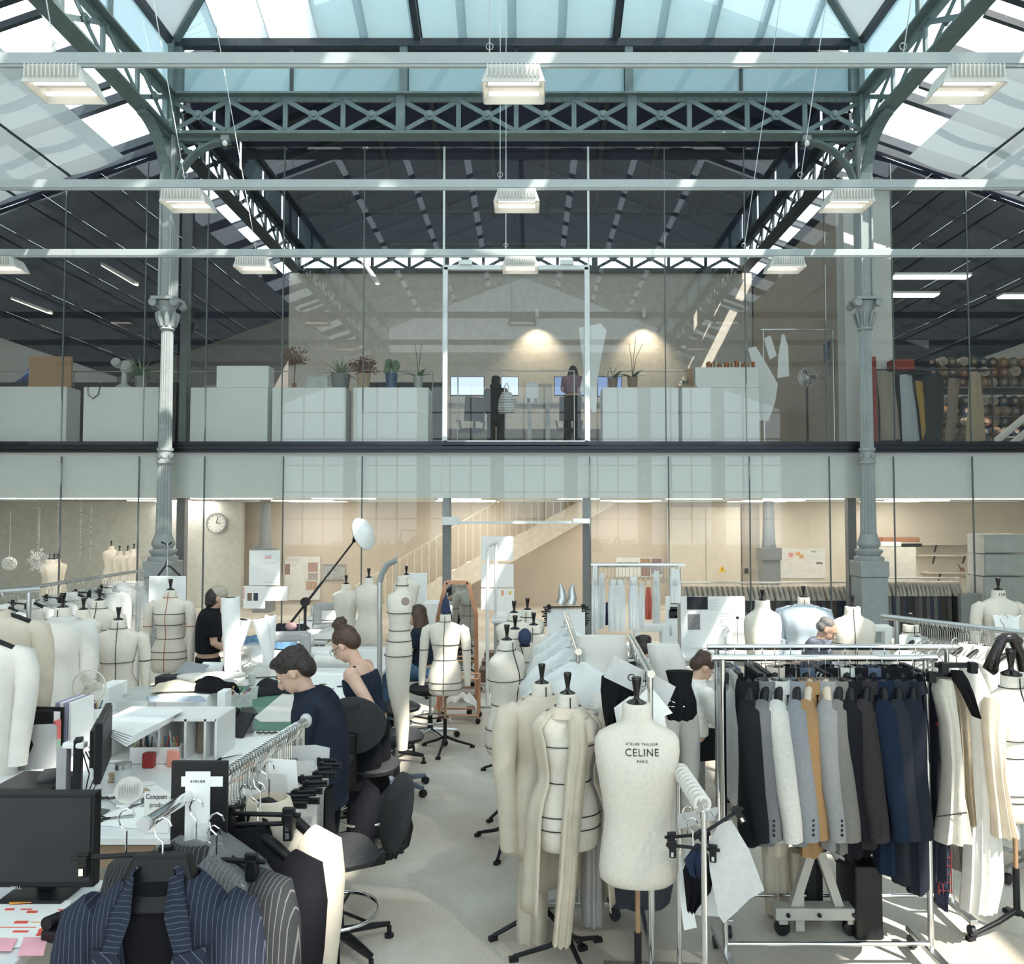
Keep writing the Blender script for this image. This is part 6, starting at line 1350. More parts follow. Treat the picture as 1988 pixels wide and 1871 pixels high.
for k,(x,y) in enumerate(((628,1332),(660,1336),(642,1341))): tag(MB().lathe([(.0,0),(.03,0),(.03,.015),(0,.018)],14).build('tin',[PLY,BLACKP,mat('mauve',(.35,.25,.35),.6)][k],None,loc=on(x,y)+Vector((0,0,.005))),['small brown tin','small black tin','small mauve tin'][k]+' near the woman with the bun','tin')
stroll('long white roll lying across the far table',612,1280,700,1283,8.3,.05,.05,CALICOW); stroll('second long roll lying below the first',605,1270,690,1274,8.7,.045,.045,PAPER)
sewing('grey sewing machine with white head under the lamp arm',640,1218,TZ,R(200),MATS['machine_grey'])
heap('white_cloth','white cloth heap on the long table','cloth',655,1236,TZ,.5,.6,.12,CALICOW,12); heap('white_cloth','second white heap at the far end of the long table','cloth',640,1200,TZ,.6,.6,.12,CALICOW,13)
box_on('brown_carton','small brown carton behind the woman with the bun','carton',645,672,1240,.1,.2,KPOT)
# photographic lamp on a boom
YL = 9.6
g = thing('boom_lamp','black boom lamp with round white diffuser over the tables','lamp',(at(592,1230,YL).x,YL,0)); o_ = g.location.copy()
MB().tube([(0,0,.05),(0,0,at(592,1168,YL).z)],.018,10).build('stand_pole',BLACKP,g)
for k in range(3): a = k*2.1; MB().tube([(0,0,.5),(.4*math.cos(a),.4*math.sin(a),.02)],.012,6).build('stand_leg',BLACKP,g)
a,b = at(562,1212,YL)-o_,at(686,1052,YL)-o_
MB().tube([a,a.lerp(b,.52)],.016,8).build('boom',BLACKP,g); MB().tube([a.lerp(b,.52),b],.011,8).build('boom',BLACKP,g)
MB().lathe([(.04,-.03),(.055,-.03),(.055,.03),(.04,.03)],16,c=at(593,1168,YL)-o_,ax=Matrix.Rotation(R(90),3,'X')).build('clamp_wheel',BLACKP,g,smooth=40)
MB().tube([b,b+Vector((.06,0,.12))],[.02,.05],12).build('lamp_head',BLACKP,g,smooth=50)
cD = at(704,1037,YL)-o_; ax = Matrix.Rotation(R(68),3,'Y') @ Matrix.Rotation(R(20),3,'X')
MB().lathe([(0,.0),(.2,0),(.205,.01),(.18,.05),(0,.09)],32,c=cD,ax=ax).build('diffuser',PAPER,g,smooth=50)
MB().lathe([(.0,-.06),(.1,-.05),(.2,-.005)],32,c=cD,ax=ax).build('reflector',BLACKP,g,smooth=50)
MB().ell(a+Vector((.02,0,-.02)),(.07,.05,.05)).build('counterweight',mat('weight_pink',(.5,.3,.3),.7),g,smooth=60)
# ---------------------------------------------------------------- people
def remesh(mb, voxel, name, smooth_it=4):
    me = mb.mesh(name); o = bpy.data.objects.new('tmp', me); COL.objects.link(o)
    r_ = o.modifiers.new('r','REMESH'); r_.mode = 'VOXEL'; r_.voxel_size = voxel
    s_ = o.modifiers.new('s','SMOOTH'); s_.factor = .5; s_.iterations = smooth_it
    dg = bpy.context.evaluated_depsgraph_get(); m2 = bpy.data.meshes.new_from_object(o.evaluated_get(dg)); bpy.data.objects.remove(o); bpy.data.meshes.remove(me)
    m2.name = name; m2.shade_smooth(); return m2
SKIN = mat('skin_light',(.62,.40,.30),.5,var=.08,scale=14); SKIN2 = mat('skin_tan',(.52,.33,.24),.5,var=.08,scale=14)
HAIRD = mat('dark_hair',(.022,.015,.012),.45,var=.4,scale=50,bump=.5,bscale=120); HAIRB = mat('brown_hair',(.06,.03,.02),.5,var=.4,scale=50,bump=.5,bscale=120); HAIRG = mat('grey_hair',(.16,.15,.145),.6,var=.3,scale=60,bump=.4,bscale=120)
def V(*a): return Vector(a)
def limb(mb, pts, rad, n=12): mb.tube(pts, rad, n)
def hand(mb, wrist, d, side, palm_n, curl=.5, s=1.0):
    # palm with five separate fingers: d = finger direction, side = direction towards the thumb, palm_n = palm normal
    d, side, pn = V(*d).normalized(), V(*side).normalized(), V(*palm_n).normalized(); w = Vector(wrist)
    m = Matrix((side, d, pn)).transposed()
    mb.ell(w+d*.045*s, (.040*s,.052*s,.016*s), 12, 8, m)
    for k,(off,l_) in enumerate(((.027,.072),(.009,.080),(-.009,.075),(-.027,.060))):
        b = w+d*.082*s+side*off*s; p1 = b+(d+pn*curl*.3)*l_*.45*s; p2 = p1+(d*(1-curl*.6)+pn*curl)*l_*.33*s; p3 = p2+(d*(1-curl)+pn*curl*1.2)*l_*.25*s
        mb.tube([b-d*.02*s,b,p1,p2,p3], [.010*s,.0095*s,.009*s,.008*s,.0065*s], 8)
    b = w+d*.022*s+side*.034*s; mb.tube([b-side*.015*s,b,b+(side*.6+d*.6)*.035*s,b+(side*.45+d+pn*.3)*.058*s], [.012*s,.012*s,.010*s,.008*s], 8)
def head_geo(mb, c, m, s=1.0):
    q = lambda x,y,z: c+m@V(x*s,y*s,z*s)
    mb.ell(q(0,.012,.025),(.074*s,.094*s,.088*s),18,14,m); mb.ell(q(0,-.022,-.035),(.058*s,.066*s,.075*s),16,12,m); mb.ell(q(0,-.052,-.085),(.03*s,.026*s,.022*s),10,8,m)
    mb.tube([q(0,-.082,.012),q(0,-.106,-.022),q(0,-.10,-.036),q(0,-.082,-.040)],[.010*s,.013*s,.017*s,.008*s],8)
    mb.ell(q(0,-.078,-.058),(.022*s,.012*s,.006*s),8,6,m); mb.ell(q(0,-.077,-.068),(.019*s,.012*s,.007*s),8,6,m)
    mb.ell(q(0,-.074,.018),(.055*s,.02*s,.012*s),10,6,m)
    for e in (-1,1): mb.ell(q(e*.074,.012,-.012),(.010*s,.018*s,.03*s),8,8,m)
def eyes(g, c, m, s=1.0):
    for e in (-1,1):
        MB().ell(c+m@V(e*.030*s,-.079*s,.002*s),(.013*s,.009*s,.0085*s),10,8,m).build('eye',mat('eye_white',(.7,.68,.65),.3),g,smooth=60)
        MB().ell(c+m@V(e*.030*s,-.086*s,.001*s),(.006*s,.004*s,.006*s),8,6,m).build('iris',BLACKP,g)
        MB().tube([c+m@V(e*.015*s,-.087*s,.020*s),c+m@V(e*.032*s,-.086*s,.026*s),c+m@V(e*.05*s,-.074*s,.020*s)],.004*s,5).build('eyebrow',HAIRD,g)
def torso_rings(sp, grow, e=.85, n=24):
    out = []
    for i,(c,hw,hd) in enumerate(sp):
        t = (sp[min(i+1,len(sp)-1)][0]-sp[max(i-1,0)][0]).normalized(); ax = V(1,0,0); ay = t.cross(ax)*1.0
        ay = V(0,1,0)-t*t.y; ay.normalize()
        r_ = []
        for k in range(n):
            a = 2*math.pi*k/n; cc,ss = math.cos(a),math.sin(a); r_.append(c+ax*(hw+grow)*math.copysign(abs(cc)**e,cc)+ay*(hd+grow)*math.copysign(abs(ss)**e,ss))
        out.append(r_)
    return out
def figure(label, loc, rz, spine, arms, legs, hc, hrot, skin, topm, botm, hair, top_sleeve=1.0, shoes=BLACKP, voxel=.009, s=1.0, wide=1.0, hands=True, sleeveless=False, trouser_w=1.25, long_top=0, hs=1.0):
    g = thing('person', label, 'person', loc, rz); m = Matrix.Rotation(hrot[2],3,'Z')@Matrix.Rotation(hrot[0],3,'X')@Matrix.Rotation(hrot[1],3,'Y')
    b = MB(); head_geo(b, hc, m, hs)
    nk = spine[-1][0]; b.tube([nk-V(0,-.01,.06),nk,hc+m@V(0,.015,-.05)],[.062,.052,.052],14)
    b.loft(torso_rings(spine,-.004))
    for a in arms:
        sh,el,wr = a[:3]; b.tube([sh,sh.lerp(el,.5),el,el.lerp(wr,.35),wr],[.052,.047,.038,.040,.027],12); b.ell(sh,(.06,.06,.06))
        if hands: hand(b, wr, *(a[3] if len(a) > 3 else ((wr-el).normalized(),(0,-1,.2),(-1 if sh.x>0 else 1,0,0))))
    for hp,kn,an,ft in legs:
        b.tube([hp,hp.lerp(kn,.5),kn,kn.lerp(an,.35),an],[.088,.078,.055,.056,.036],12); b.ell(ft,(.045,.12,.04))
    link('body', remesh(b, voxel, 'body'), skin, g); eyes(g, hc, m, hs)
    t = MB(); t.loft(torso_rings(spine[0 if long_top else 1:] if not sleeveless else spine[1:-2],.018))
    for a in arms:
        sh,el,wr = a[:3]
        if not sleeveless:
            t.ell(sh,(.075,.075,.07)); e2 = sh.lerp(el,min(1,top_sleeve*2)); t.tube([sh,sh.lerp(e2,.5),e2],[.072,.068,.062],14)
            if top_sleeve > .5: t.tube([el,el.lerp(wr,(top_sleeve-.5)*2*.92)],[.058,.045],14)
        else:
            q = spine[-1][0]; t.tube([V(math.copysign(.10,sh.x),sh.y-.06,sh.z-.06),V(math.copysign(.11,sh.x),sh.y,sh.z+.045),V(math.copysign(.10,sh.x),sh.y+.07,sh.z-.05)],.022,8)
    if long_top: t.loft(torso_rings([(spine[0][0]-V(0,0,long_top),spine[0][1]*1.02,spine[0][2]*1.05),spine[0],spine[1]],.02))
    link('top', remesh(t, voxel*1.15, 'top', 5), topm, g)
    if not sleeveless: nk2 = spine[-1][0]; ax2 = (hc+m@V(0,.03,-.05)-nk2).to_track_quat('Z','Y').to_matrix(); MB().lathe([(.092,-.04),(.078,-.01),(.072,.025),(.066,.025),(.066,-.02)], 20, c=nk2, ax=ax2, cap=False).build('collar', topm, g, smooth=60)
    if botm:
        t = MB(); t.loft(torso_rings([(spine[0][0]-V(0,0,.06),spine[0][1],spine[0][2]),spine[0],(spine[0][0].lerp(spine[1][0],.6),spine[0][1]*.95,spine[0][2]*.95)],.012))
        for hp,kn,an,ft in legs:
            w_ = trouser_w; t.tube([hp,hp.lerp(kn,.5),kn,an.lerp(kn,.08)],[.10,.088*w_*.95,.072*w_,.062*w_*w_],14)
        link('trousers', remesh(t, voxel*1.2, 'trousers', 5), botm, g)
    for hp,kn,an,ft in legs: MB().ell(ft+V(0,0,.005),(.052,.135,.05),14,10).build('shoe', shoes, g, smooth=60)
    hb = MB(); hair(hb, hc, m, hs); link('hair', remesh(hb, .008, 'hair', 2), hair.mat, g)
    return g
def mkhair(fn, m): fn.mat = m; return fn
def short_hair(hb,c,m,s):
    q = lambda x,y,z: c+m@V(x*s,y*s,z*s)
    hb.ell(q(0,.022,.045),(.084*s,.098*s,.085*s),16,12,m); hb.ell(q(0,.07,-.01),(.07*s,.05*s,.07*s),14,10,m); hb.ell(q(0,-.035,.088),(.068*s,.055*s,.032*s),12,8,m)
    for k in range(16): a = -2.6+k*.35; hb.tube([q(.06*math.sin(a),.03-.06*math.cos(a),.10),q(.082*math.sin(a),.02-.098*math.cos(a),.072)],[.02*s,.009*s],6)
def bun_hair(hb,c,m,s):
    q = lambda x,y,z: c+m@V(x*s,y*s,z*s)
    hb.ell(q(0,.03,.04),(.084*s,.095*s,.088*s),16,12,m); hb.ell(q(0,.065,.0),(.07*s,.06*s,.075*s),14,10,m); hb.ell(q(0,.055,.14),(.052*s,.052*s,.045*s),12,10,m)
    for k in range(10): a = k*.63; hb.ell(q(.04*math.cos(a),.055+.04*math.sin(a),.145+.02*math.sin(3*a)),(.018*s,.018*s,.016*s),8,6)
def long_hair(hb,c,m,s):
    q = lambda x,y,z: c+m@V(x*s,y*s,z*s); r_ = random.Random(4)
    hb.ell(q(0,.028,.04),(.088*s,.10*s,.09*s),16,12,m); hb.ell(q(0,.065,-.06),(.085*s,.06*s,.13*s),14,10,m)
    for k in range(22): a = -1.9+k*.18; x = .085*math.sin(a); y = .02+.075*math.cos(a); hb.tube([q(x*.9,y,.05),q(x*1.1,y*1.1,-.05),q(x*1.25+r_.uniform(-.02,.02),y*1.2,-.13),q(x*1.15,y*1.15,-.2-r_.uniform(0,.05))],[.025*s,.024*s,.02*s,.006*s],7)
def bald_hair(hb,c,m,s):
    q = lambda x,y,z: c+m@V(x*s,y*s,z*s)
    hb.ell(q(0,.055,.0),(.08*s,.062*s,.06*s),16,10,m); hb.ell(q(0,.03,.055),(.078*s,.085*s,.062*s),14,10,m)
def scarf_hair(hb,c,m,s):
    q = lambda x,y,z: c+m@V(x*s,y*s,z*s)
    hb.ell(q(0,.05,.0),(.082*s,.075*s,.095*s),16,12,m); hb.ell(q(0,.06,-.06),(.075*s,.055*s,.05*s),12,10,m)
H_short,H_bun,H_long,H_bald,H_scarf = mkhair(short_hair,HAIRD),mkhair(bun_hair,HAIRB),mkhair(long_hair,HAIRB),mkhair(bald_hair,HAIRG),mkhair(scarf_hair,HAIRD)
def stand_legs(z=.9, y=0, sp=.10, wide=.12): return [(V(s*sp,y,z-.03),V(s*(sp+.01),y-.02,z*.53),V(s*wide,y+.02,.09),V(s*wide,y-.05,.045)) for s in (-1,1)]
NAVYS = cloth_mat('navy_shirt',(.018,.024,.038)); BLKT = cloth_mat('black_tshirt',(.012,.013,.016)); BLKTR = cloth_mat('black_trousers',(.010,.011,.014)); JEANS = cloth_mat('blue_jeans',(.08,.15,.25),var=.25)
NAVYT = cloth_mat('navy_tank',(.02,.028,.045))
# man bending over the middle table
Ym = 4.75; xm = at(622,1500,Ym).x
figure('person with short dark hair in navy shirt bending over the middle table',(xm,Ym,0),R(-92),
  [(V(0,.02,.86),.165,.115),(V(0,.03,.95),.16,.115),(V(0,.03,1.08),.155,.115),(V(0,.0,1.22),.175,.125),(V(0,-.035,1.31),.19,.115),(V(0,-.06,1.365),.155,.095),(V(0,-.085,1.40),.075,.07)],
  [(V(.19,-.03,1.32),V(.24,-.08,1.06),V(.16,-.36,.97),((-.1,-1,-.35),(-1,0,0),(0,.1,-1),.3)),(V(-.19,-.03,1.32),V(-.24,-.1,1.07),V(-.14,-.38,.97),((.1,-1,-.35),(1,0,0),(0,.1,-1),.3))],
  stand_legs(.88), V(0,-.165,1.525), (R(36),0,0), SKIN, NAVYS, BLKTR, H_short, 1.0, voxel=.008, hs=1.12, long_top=.10)
# woman with bun, hand on hip
Yw = 6.05; xw = at(716,1400,Yw).x
P = figure('person with brown hair bun in navy vest top, hand on hip, looking down',(xw,Yw,0),R(-100),
  [(V(0,.02,.86),.165,.115),(V(0,.015,.94),.155,.11),(V(0,-.01,1.03),.125,.09),(V(0,-.05,1.16),.145,.12),(V(0,-.075,1.25),.155,.105),(V(0,-.085,1.305),.135,.08),(V(0,-.10,1.335),.06,.058)],
  [(V(.165,-.075,1.275),V(.26,.12,1.07),V(.19,-.04,.985),((-.15,-1,-.25),(0,-.3,-1),(-1,.1,0),.5)),(V(-.165,-.09,1.275),V(-.19,-.13,1.02),V(-.15,-.30,.94),((.1,-1,-.3),(1,0,0),(0,0,-1),.3))],
  stand_legs(.88,.02,.095,.12), V(0,-.195,1.465), (R(38),0,R(-8)), SKIN, NAVYT, BLKTR, H_bun, 0, sleeveless=True, trouser_w=1.55, voxel=.007, hs=1.1)
hm = Matrix.Rotation(R(-8),3,'Z')@Matrix.Rotation(R(38),3,'X'); hc = V(0,-.195,1.465)
mg = MB()
for e in (-1,1): mg.tube([hc+hm@(V(e*.034+.024*math.cos(a),-.098,.004+.02*math.sin(a))*1.1) for a in [k*.628 for k in range(11)]],.002,4); mg.tube([hc+hm@V(e*.06,-.105,.008),hc+hm@V(e*.085,.01,.0)],.002,4)
mg.build('glasses',BLACKP,P)
# man with headscarf at the far left table
Yh = 8.5; xh = at(404,1250,Yh).x
P = figure('person with headscarf in black T-shirt standing at the far table',(xh,Yh,0),R(118),
  [(V(0,.0,.90),.16,.115),(V(0,.0,1.0),.155,.11),(V(0,0,1.12),.155,.11),(V(0,-.01,1.26),.175,.12),(V(0,-.02,1.36),.185,.11),(V(0,-.03,1.41),.15,.09),(V(0,-.04,1.44),.065,.06)],
  [(V(.185,-.02,1.37),V(.22,-.03,1.12),V(.14,-.25,1.0)),(V(-.185,-.02,1.37),V(-.22,-.03,1.12),V(-.14,-.25,1.0))],
  stand_legs(.92), V(0,-.09,1.565), (R(12),0,0), SKIN2, BLKT, BLKTR, H_scarf, .38, voxel=.011, hs=1.05)
c = V(0,-.09,1.565); mm = Matrix.Rotation(R(12),3,'X'); sc_m = MB(); sc_m.ell(c+mm@V(0,.0,.055),(.088,.098,.075),18,12,mm); sc_m.tube([c+mm@V(.07,.05,.02),c+mm@V(.03,.11,.0),c+mm@V(0,.125,.02)],.025,8); link('headscarf',remesh(sc_m,.009,'headscarf'),cloth_mat('scarf_taupe',(.42,.38,.32)),P)
# seated woman by the mirror
Ys = 9.1; xs = at(822,1300,Ys).x; zs = at(822,1318,Ys).z
P = figure('person with dark wavy hair in navy top sitting with a hand at the face',(xs,Ys,0),R(-95),
  [(V(0,.02,zs+.10),.165,.125),(V(0,.01,zs+.18),.155,.115),(V(0,0,zs+.30),.14,.10),(V(0,-.02,zs+.42),.155,.115),(V(0,-.03,zs+.51),.165,.10),(V(0,-.035,zs+.56),.14,.085),(V(0,-.04,zs+.59),.06,.058)],
  [(V(.17,-.03,zs+.52),V(.19,-.14,zs+.30),V(.07,-.22,zs+.50),((-.2,.3,1),(-1,0,0),(0,1,0),.5)),(V(-.17,-.03,zs+.52),V(-.2,-.05,zs+.3),V(-.1,-.25,zs+.2))],
  [(V(s*.09,0,zs+.09),V(s*.10,-.42,zs+.10),V(s*.10,-.40,.12),V(s*.10,-.46,.06)) for s in (-1,1)], V(0,-.085,zs+.71), (R(8),0,0), SKIN, cloth_mat('navy_dress',(.02,.028,.042)), JEANS, H_long, .3, voxel=.011, trouser_w=1.35)
# right man at the machine
Yr = 8.1; xr = at(1582,1300,Yr).x
def seated(label,x,Y,rz,ztop,skin,topm,hair,hrot=(R(25),0,0),vox=.011,zb=0,hx=V(0,-.13,0)):
    z = ztop-.79-.02
    return figure(label,(x,Y,zb),rz,[(V(0,.02,z+.06),.165,.125),(V(0,.02,z+.16),.16,.12),(V(0,.01,z+.28),.16,.115),(V(0,-.01,z+.42),.18,.12),(V(0,-.03,z+.50),.185,.105),(V(0,-.045,z+.545),.15,.085),(V(0,-.06,z+.57),.065,.06)],
     [(V(s*.185,-.03,z+.50),V(s*.22,-.12,z+.27),V(s*.12,-.36,z+.28)) for s in (1,-1)],[(V(s*.09,0,z+.05),V(s*.11,-.42,z+.06),V(s*.11,-.40,.12),V(s*.11,-.46,.06)) for s in (-1,1)],V(0,-.12,z+.68),hrot,skin,topm,BLKTR,hair,1.0,voxel=vox)
CHECK = mat('white_navy_print',(.10,.11,.14),.9,var=1.2,scale=9)
seated('person with cropped greying hair in patterned shirt bent over sewing',xr,Yr,R(75),at(1590,1196,Yr).z,SKIN2,CHECK,H_bald,(R(35),0,0))
seated('person with dark shiny hair hidden behind the plastic covers',at(1252,1240,7.8).x,7.8,R(180),at(1252,1236,7.8).z,SKIN,cloth_mat('white_shirt',(.75,.75,.72)),mkhair(short_hair.__class__(short_hair.__code__,globals()),HAIRD))
seated('person with brown hair in white blouse leaning to a sewing machine',at(1340,1300,6.6).x,6.6,R(110),at(1340,1266,6.6).z,SKIN,MATS['white_shirt'],mkhair(short_hair.__class__(short_hair.__code__,globals()),HAIRB),(R(45),0,0))
# two figures on the mezzanine
Yz = 17.35; xz = at(963,800,Yz).x; zt_ = at(963,690,Yz).z-ZM; k_ = zt_/1.70
HOOD = cloth_mat('dark_hoodie',(.014,.015,.02))
P = figure('person in dark hooded coat standing on the mezzanine with a striped bag',(xz,Yz,ZM),R(170),
  [(V(0,.0,.92),.17,.12),(V(0,0,1.02),.165,.12),(V(0,0,1.14),.17,.12),(V(0,0,1.27),.19,.13),(V(0,0,1.37),.195,.115),(V(0,0,1.42),.155,.095),(V(0,0,1.45),.07,.065)],
  [(V(.19,0,1.37),V(.23,.02,1.1),V(.2,-.06,.86)),(V(-.19,0,1.37),V(-.23,.02,1.1),V(-.2,-.06,.86))],stand_legs(.92),V(0,-.02,1.58),(R(5),0,R(-40)),SKIN2,HOOD,BLKTR,mkhair(short_hair.__class__(short_hair.__code__,globals()),HAIRD),1.0,voxel=.014,long_top=.2)
sc_m = MB(); sc_m.ell(V(0,.06,1.46),(.13,.08,.09),14,10); sc_m.ell(V(0,.03,1.60),(.095,.1,.11),14,10); link('hood',remesh(sc_m,.014,'hood'),HOOD,P)
g = thing('tote_bag','white tote bag with black stripes hanging at the standing figure','bag',(at(982,800,Yz).x+.02,Yz-.22,at(982,805,Yz).z))
TOTE = striped('tote_stripes',(.72,.70,.66),(.03,.03,.035),9,.20,direction='Z')
MB().loft([sring(.16,.03,0,20,.7),sring(.19,.07,.08,20,.7),sring(.17,.06,.30,20,.7),sring(.10,.03,.46,20,.7)]).build('bag',TOTE,g,smooth=60); MB().tube([(-.05,0,.44),(-.04,0,.6),(.0,0,.66),(.04,0,.6),(.05,0,.44)],.012,6).build('strap',CALICOW,g)
seated('person with dark round hair seated at a screen on the mezzanine',at(1113,800,17.4).x,17.4,R(180),at(1113,708,17.4).z-ZM,SKIN2,cloth_mat('mauve_top',(.30,.20,.24)),mkhair(long_hair.__class__(long_hair.__code__,globals()),HAIRD),(R(5),0,0),.014,zb=ZM)

# ---------------------------------------------------------------- stools and chairs in the aisle
FAB = mat('black_chair_fabric',(.028,.029,.032),.85,var=.25,scale=60,bump=.2,bscale=200)
def stool(label,p,rz,zs,back='round',ring=True,base=BLACKP,castors=False,back_top=.62,glides=True):
    g = thing('work_stool',label,'stool',p,rz)
    def rr_(z,gx,gy): return [V(gx*math.copysign(abs(math.cos(a))**.7,math.cos(a)),gy*math.copysign(abs(math.sin(a))**.7,math.sin(a))*(1 if math.sin(a)<0 else .92),z) for a in [2*math.pi*k/28 for k in range(28)]]
    MB().loft([rr_(zs-.05,.17,.17),rr_(zs-.04,.22,.21),rr_(zs-.01,.235,.225),rr_(zs+.005,.22,.21),rr_(zs-.003,.12,.12)]).build('seat',FAB,g,smooth=50)
    MB().box((0,0,zs-.07),(.18,.2,.04)).box((0,.16,zs-.09),(.09,.2,.06)).build('mechanism',BLACKP,g,bevel=.008)
    if back == 'round':
        MB().loft([[V(.23*sx*math.cos(a),.27+.05*dy+.05*math.cos(a)**2*-1,zs+.36+.19*sx*math.sin(a)*(1 if math.sin(a)>0 else 1.1)) for a in [2*math.pi*k/32 for k in range(32)]] for sx,dy in ((.85,-.5),(1,0),(1,.5),(.8,.9))]).build('backrest',FAB,g,smooth=50)
        br_ = MB().box((0,.31,zs+.12),(.07,.05,.36)).build('back_bar',BLACKP,g,bevel=.01); MB().lathe([(0,0),(.03,0),(.03,.04),(0,.04)],14,c=(0,.335,zs+.14),ax=Matrix.Rotation(R(-90),3,'X')).build('knob',DARKGREY,br_,smooth=40)
        MB().box((0,.33,zs+.50),(.10,.012,.025)).build('grip',DARKGREY,g)
    MB().tube([(0,0,zs*.42),(0,0,zs-.06)],.014,12).build('piston',STEEL,g,smooth=60); MB().tube([(0,0,.10),(0,0,zs*.45)],[.032,.026],14).build('column',BLACKP,g,smooth=60)
    if ring:
        r_ = .22; zr = .22; MB().tube(arc((0,0,zr),r_,0,2*math.pi,36,'xy'),.011,8).build('foot_ring',CHROME,g,smooth=60)
        for k in range(3): a = k*2.094+.5; MB().tube([(0,0,zr-.0),(r_*math.cos(a),r_*math.sin(a),zr)],.009,6).build('ring_spoke',BLACKP,g)
    for k in range(5):
        a = 2*math.pi*k/5+.35; e = V(.30*math.cos(a),.30*math.sin(a),.075); l_ = MB().tube([(0,0,.11),e.lerp(V(0,0,.11),.3),e],[.032,.024,.018],10,flat=.7).build('base_arm',base,g,smooth=60)
        if castors: MB().lathe([(.008,-.02),(.032,-.02),(.032,.02),(.008,.02)],14,c=e-V(0,0,.043),ax=Matrix.Rotation(a,3,'Z')@Matrix.Rotation(R(90),3,'X')).build('castor',BLACKP,l_,smooth=40)
        else: MB().lathe([(.028,0),(.028,.015),(.014,.02),(.014,.06)],12,c=(e.x,e.y,0)).build('glide',BLACKP,l_)
    return g
p = atz(712,1640,0); stool('black stool with rounded shell backrest behind the woman with the bun',(p.x,p.y,0),R(170),.60,back='round')
p = atz(657,1845,0); g = stool('black stool with tilted backrest and ribbed bellows beside the rack',(p.x,p.y,0),R(-62),.56,back='none')
zs_ = .56
MB().loft([[V(.19*sx*math.cos(a),.27+.04*dy+.12*(sx*math.sin(a)*.5+.5),zs_+.15+.22*sx*math.sin(a)) for a in [2*math.pi*k/28 for k in range(28)]] for sx,dy in ((.85,-.6),(1,0),(.95,.7),(.8,.9))]).build('backrest',FAB,g,smooth=50)
MB().tube(arc((0,.30,zs_+.08),.14,-math.pi/2,0,6,'yz')[:1]+[V(0,.1,zs_-.08),V(0,.3,zs_-.09),V(0,.39,zs_-.04),V(0,.41,zs_+.05),V(0,.38,zs_+.16)],[.03]*6,10).build('bellows',BLACKP,g,smooth=60)
rb_ = MB()
for k in range(16):
    t = k/15; q = V(0,.12+.26*min(1,t*1.5),zs_-.085 if t < .55 else zs_-.085+.3*(t-.55)/.45); rb_.lathe([(.03,-.006),(.036,0),(.03,.006)],12,c=q,ax=Matrix.Rotation(R(90) if t < .55 else 0,3,'X'))
o = rb_.build('bellow_ribs',BLACKP,g); o['kind'] = 'stuff'
p = atz(770,1535,0); g = stool('work chair with slate-blue star base on castors behind the shell stool',(p.x,p.y,0),R(20),.5,back='none',ring=False,base=mat('slate_blue_plastic',(.10,.13,.17),.5),castors=True)
p = atz(835,1435,0); stool('tall chrome stool under the seated person',(p.x,p.y,0),R(0),zs-.02,back='none',base=CHROME,castors=True)
p = atz(760,1490,0); stool('dark stool half hidden behind the steel form stand',(p.x,p.y+.2,0),R(40),.55,back='none',ring=False)
# ---------------------------------------------------------------- front-left rack: pinstripe jacket, clips, pattern sheets
ZF = 1.60; Pa,Pb = atz(283,1598,ZF),atz(592,1400,ZF); dF = Pb-Pa; aF = math.atan2(dF.y,dF.x); LF = dF.length
g = thing('garment_rack','near chrome rack with pinstripe jacket and grey pattern sheets','clothes rack',(Pa.x,Pa.y,0),aF)
MB().tube([(0,0,ZF),(LF,0,ZF)],.0175,14).build('rail',CHROME,g,smooth=60); MB().tube([(-.012,0,ZF),(.002,0,ZF)],.020,14).build('end_cap',mat('cap_grey',(.5,.5,.5),.4),g,smooth=40); MB().ell((LF+.01,0,ZF),(.02,.026,.03)).build('end_cap',MATS['cap_grey'],g,smooth=60)
for x in (.32,LF-.04):
    MB().tube([(x,0,.1),(x,0,ZF)],.016,12).build('post',CHROME,g,smooth=60); f_ = MB().box((x,0,.08),(.045,.5,.03)).build('foot',STEEL,g)
    for s in (-1,1): MB().lathe([(.01,-.014),(.035,-.014),(.035,.014),(.01,.014)],12,c=(x,s*.22,.036),ax=Matrix.Rotation(R(90),3,'Y')).build('castor',DARKGREY,f_,smooth=40)
def onF(t,z=ZF): q = Pa+dF*t; return V(q.x,q.y,z)
for k in range(30):
    t = .40+.52*k/29; wire_hook('chrome hanger hook packed on the near chrome rack','hanger hooks on the near rack',onF(t)+V(0,0,.014),aF+R(90)+rnd.uniform(-.12,.12)+R(8))
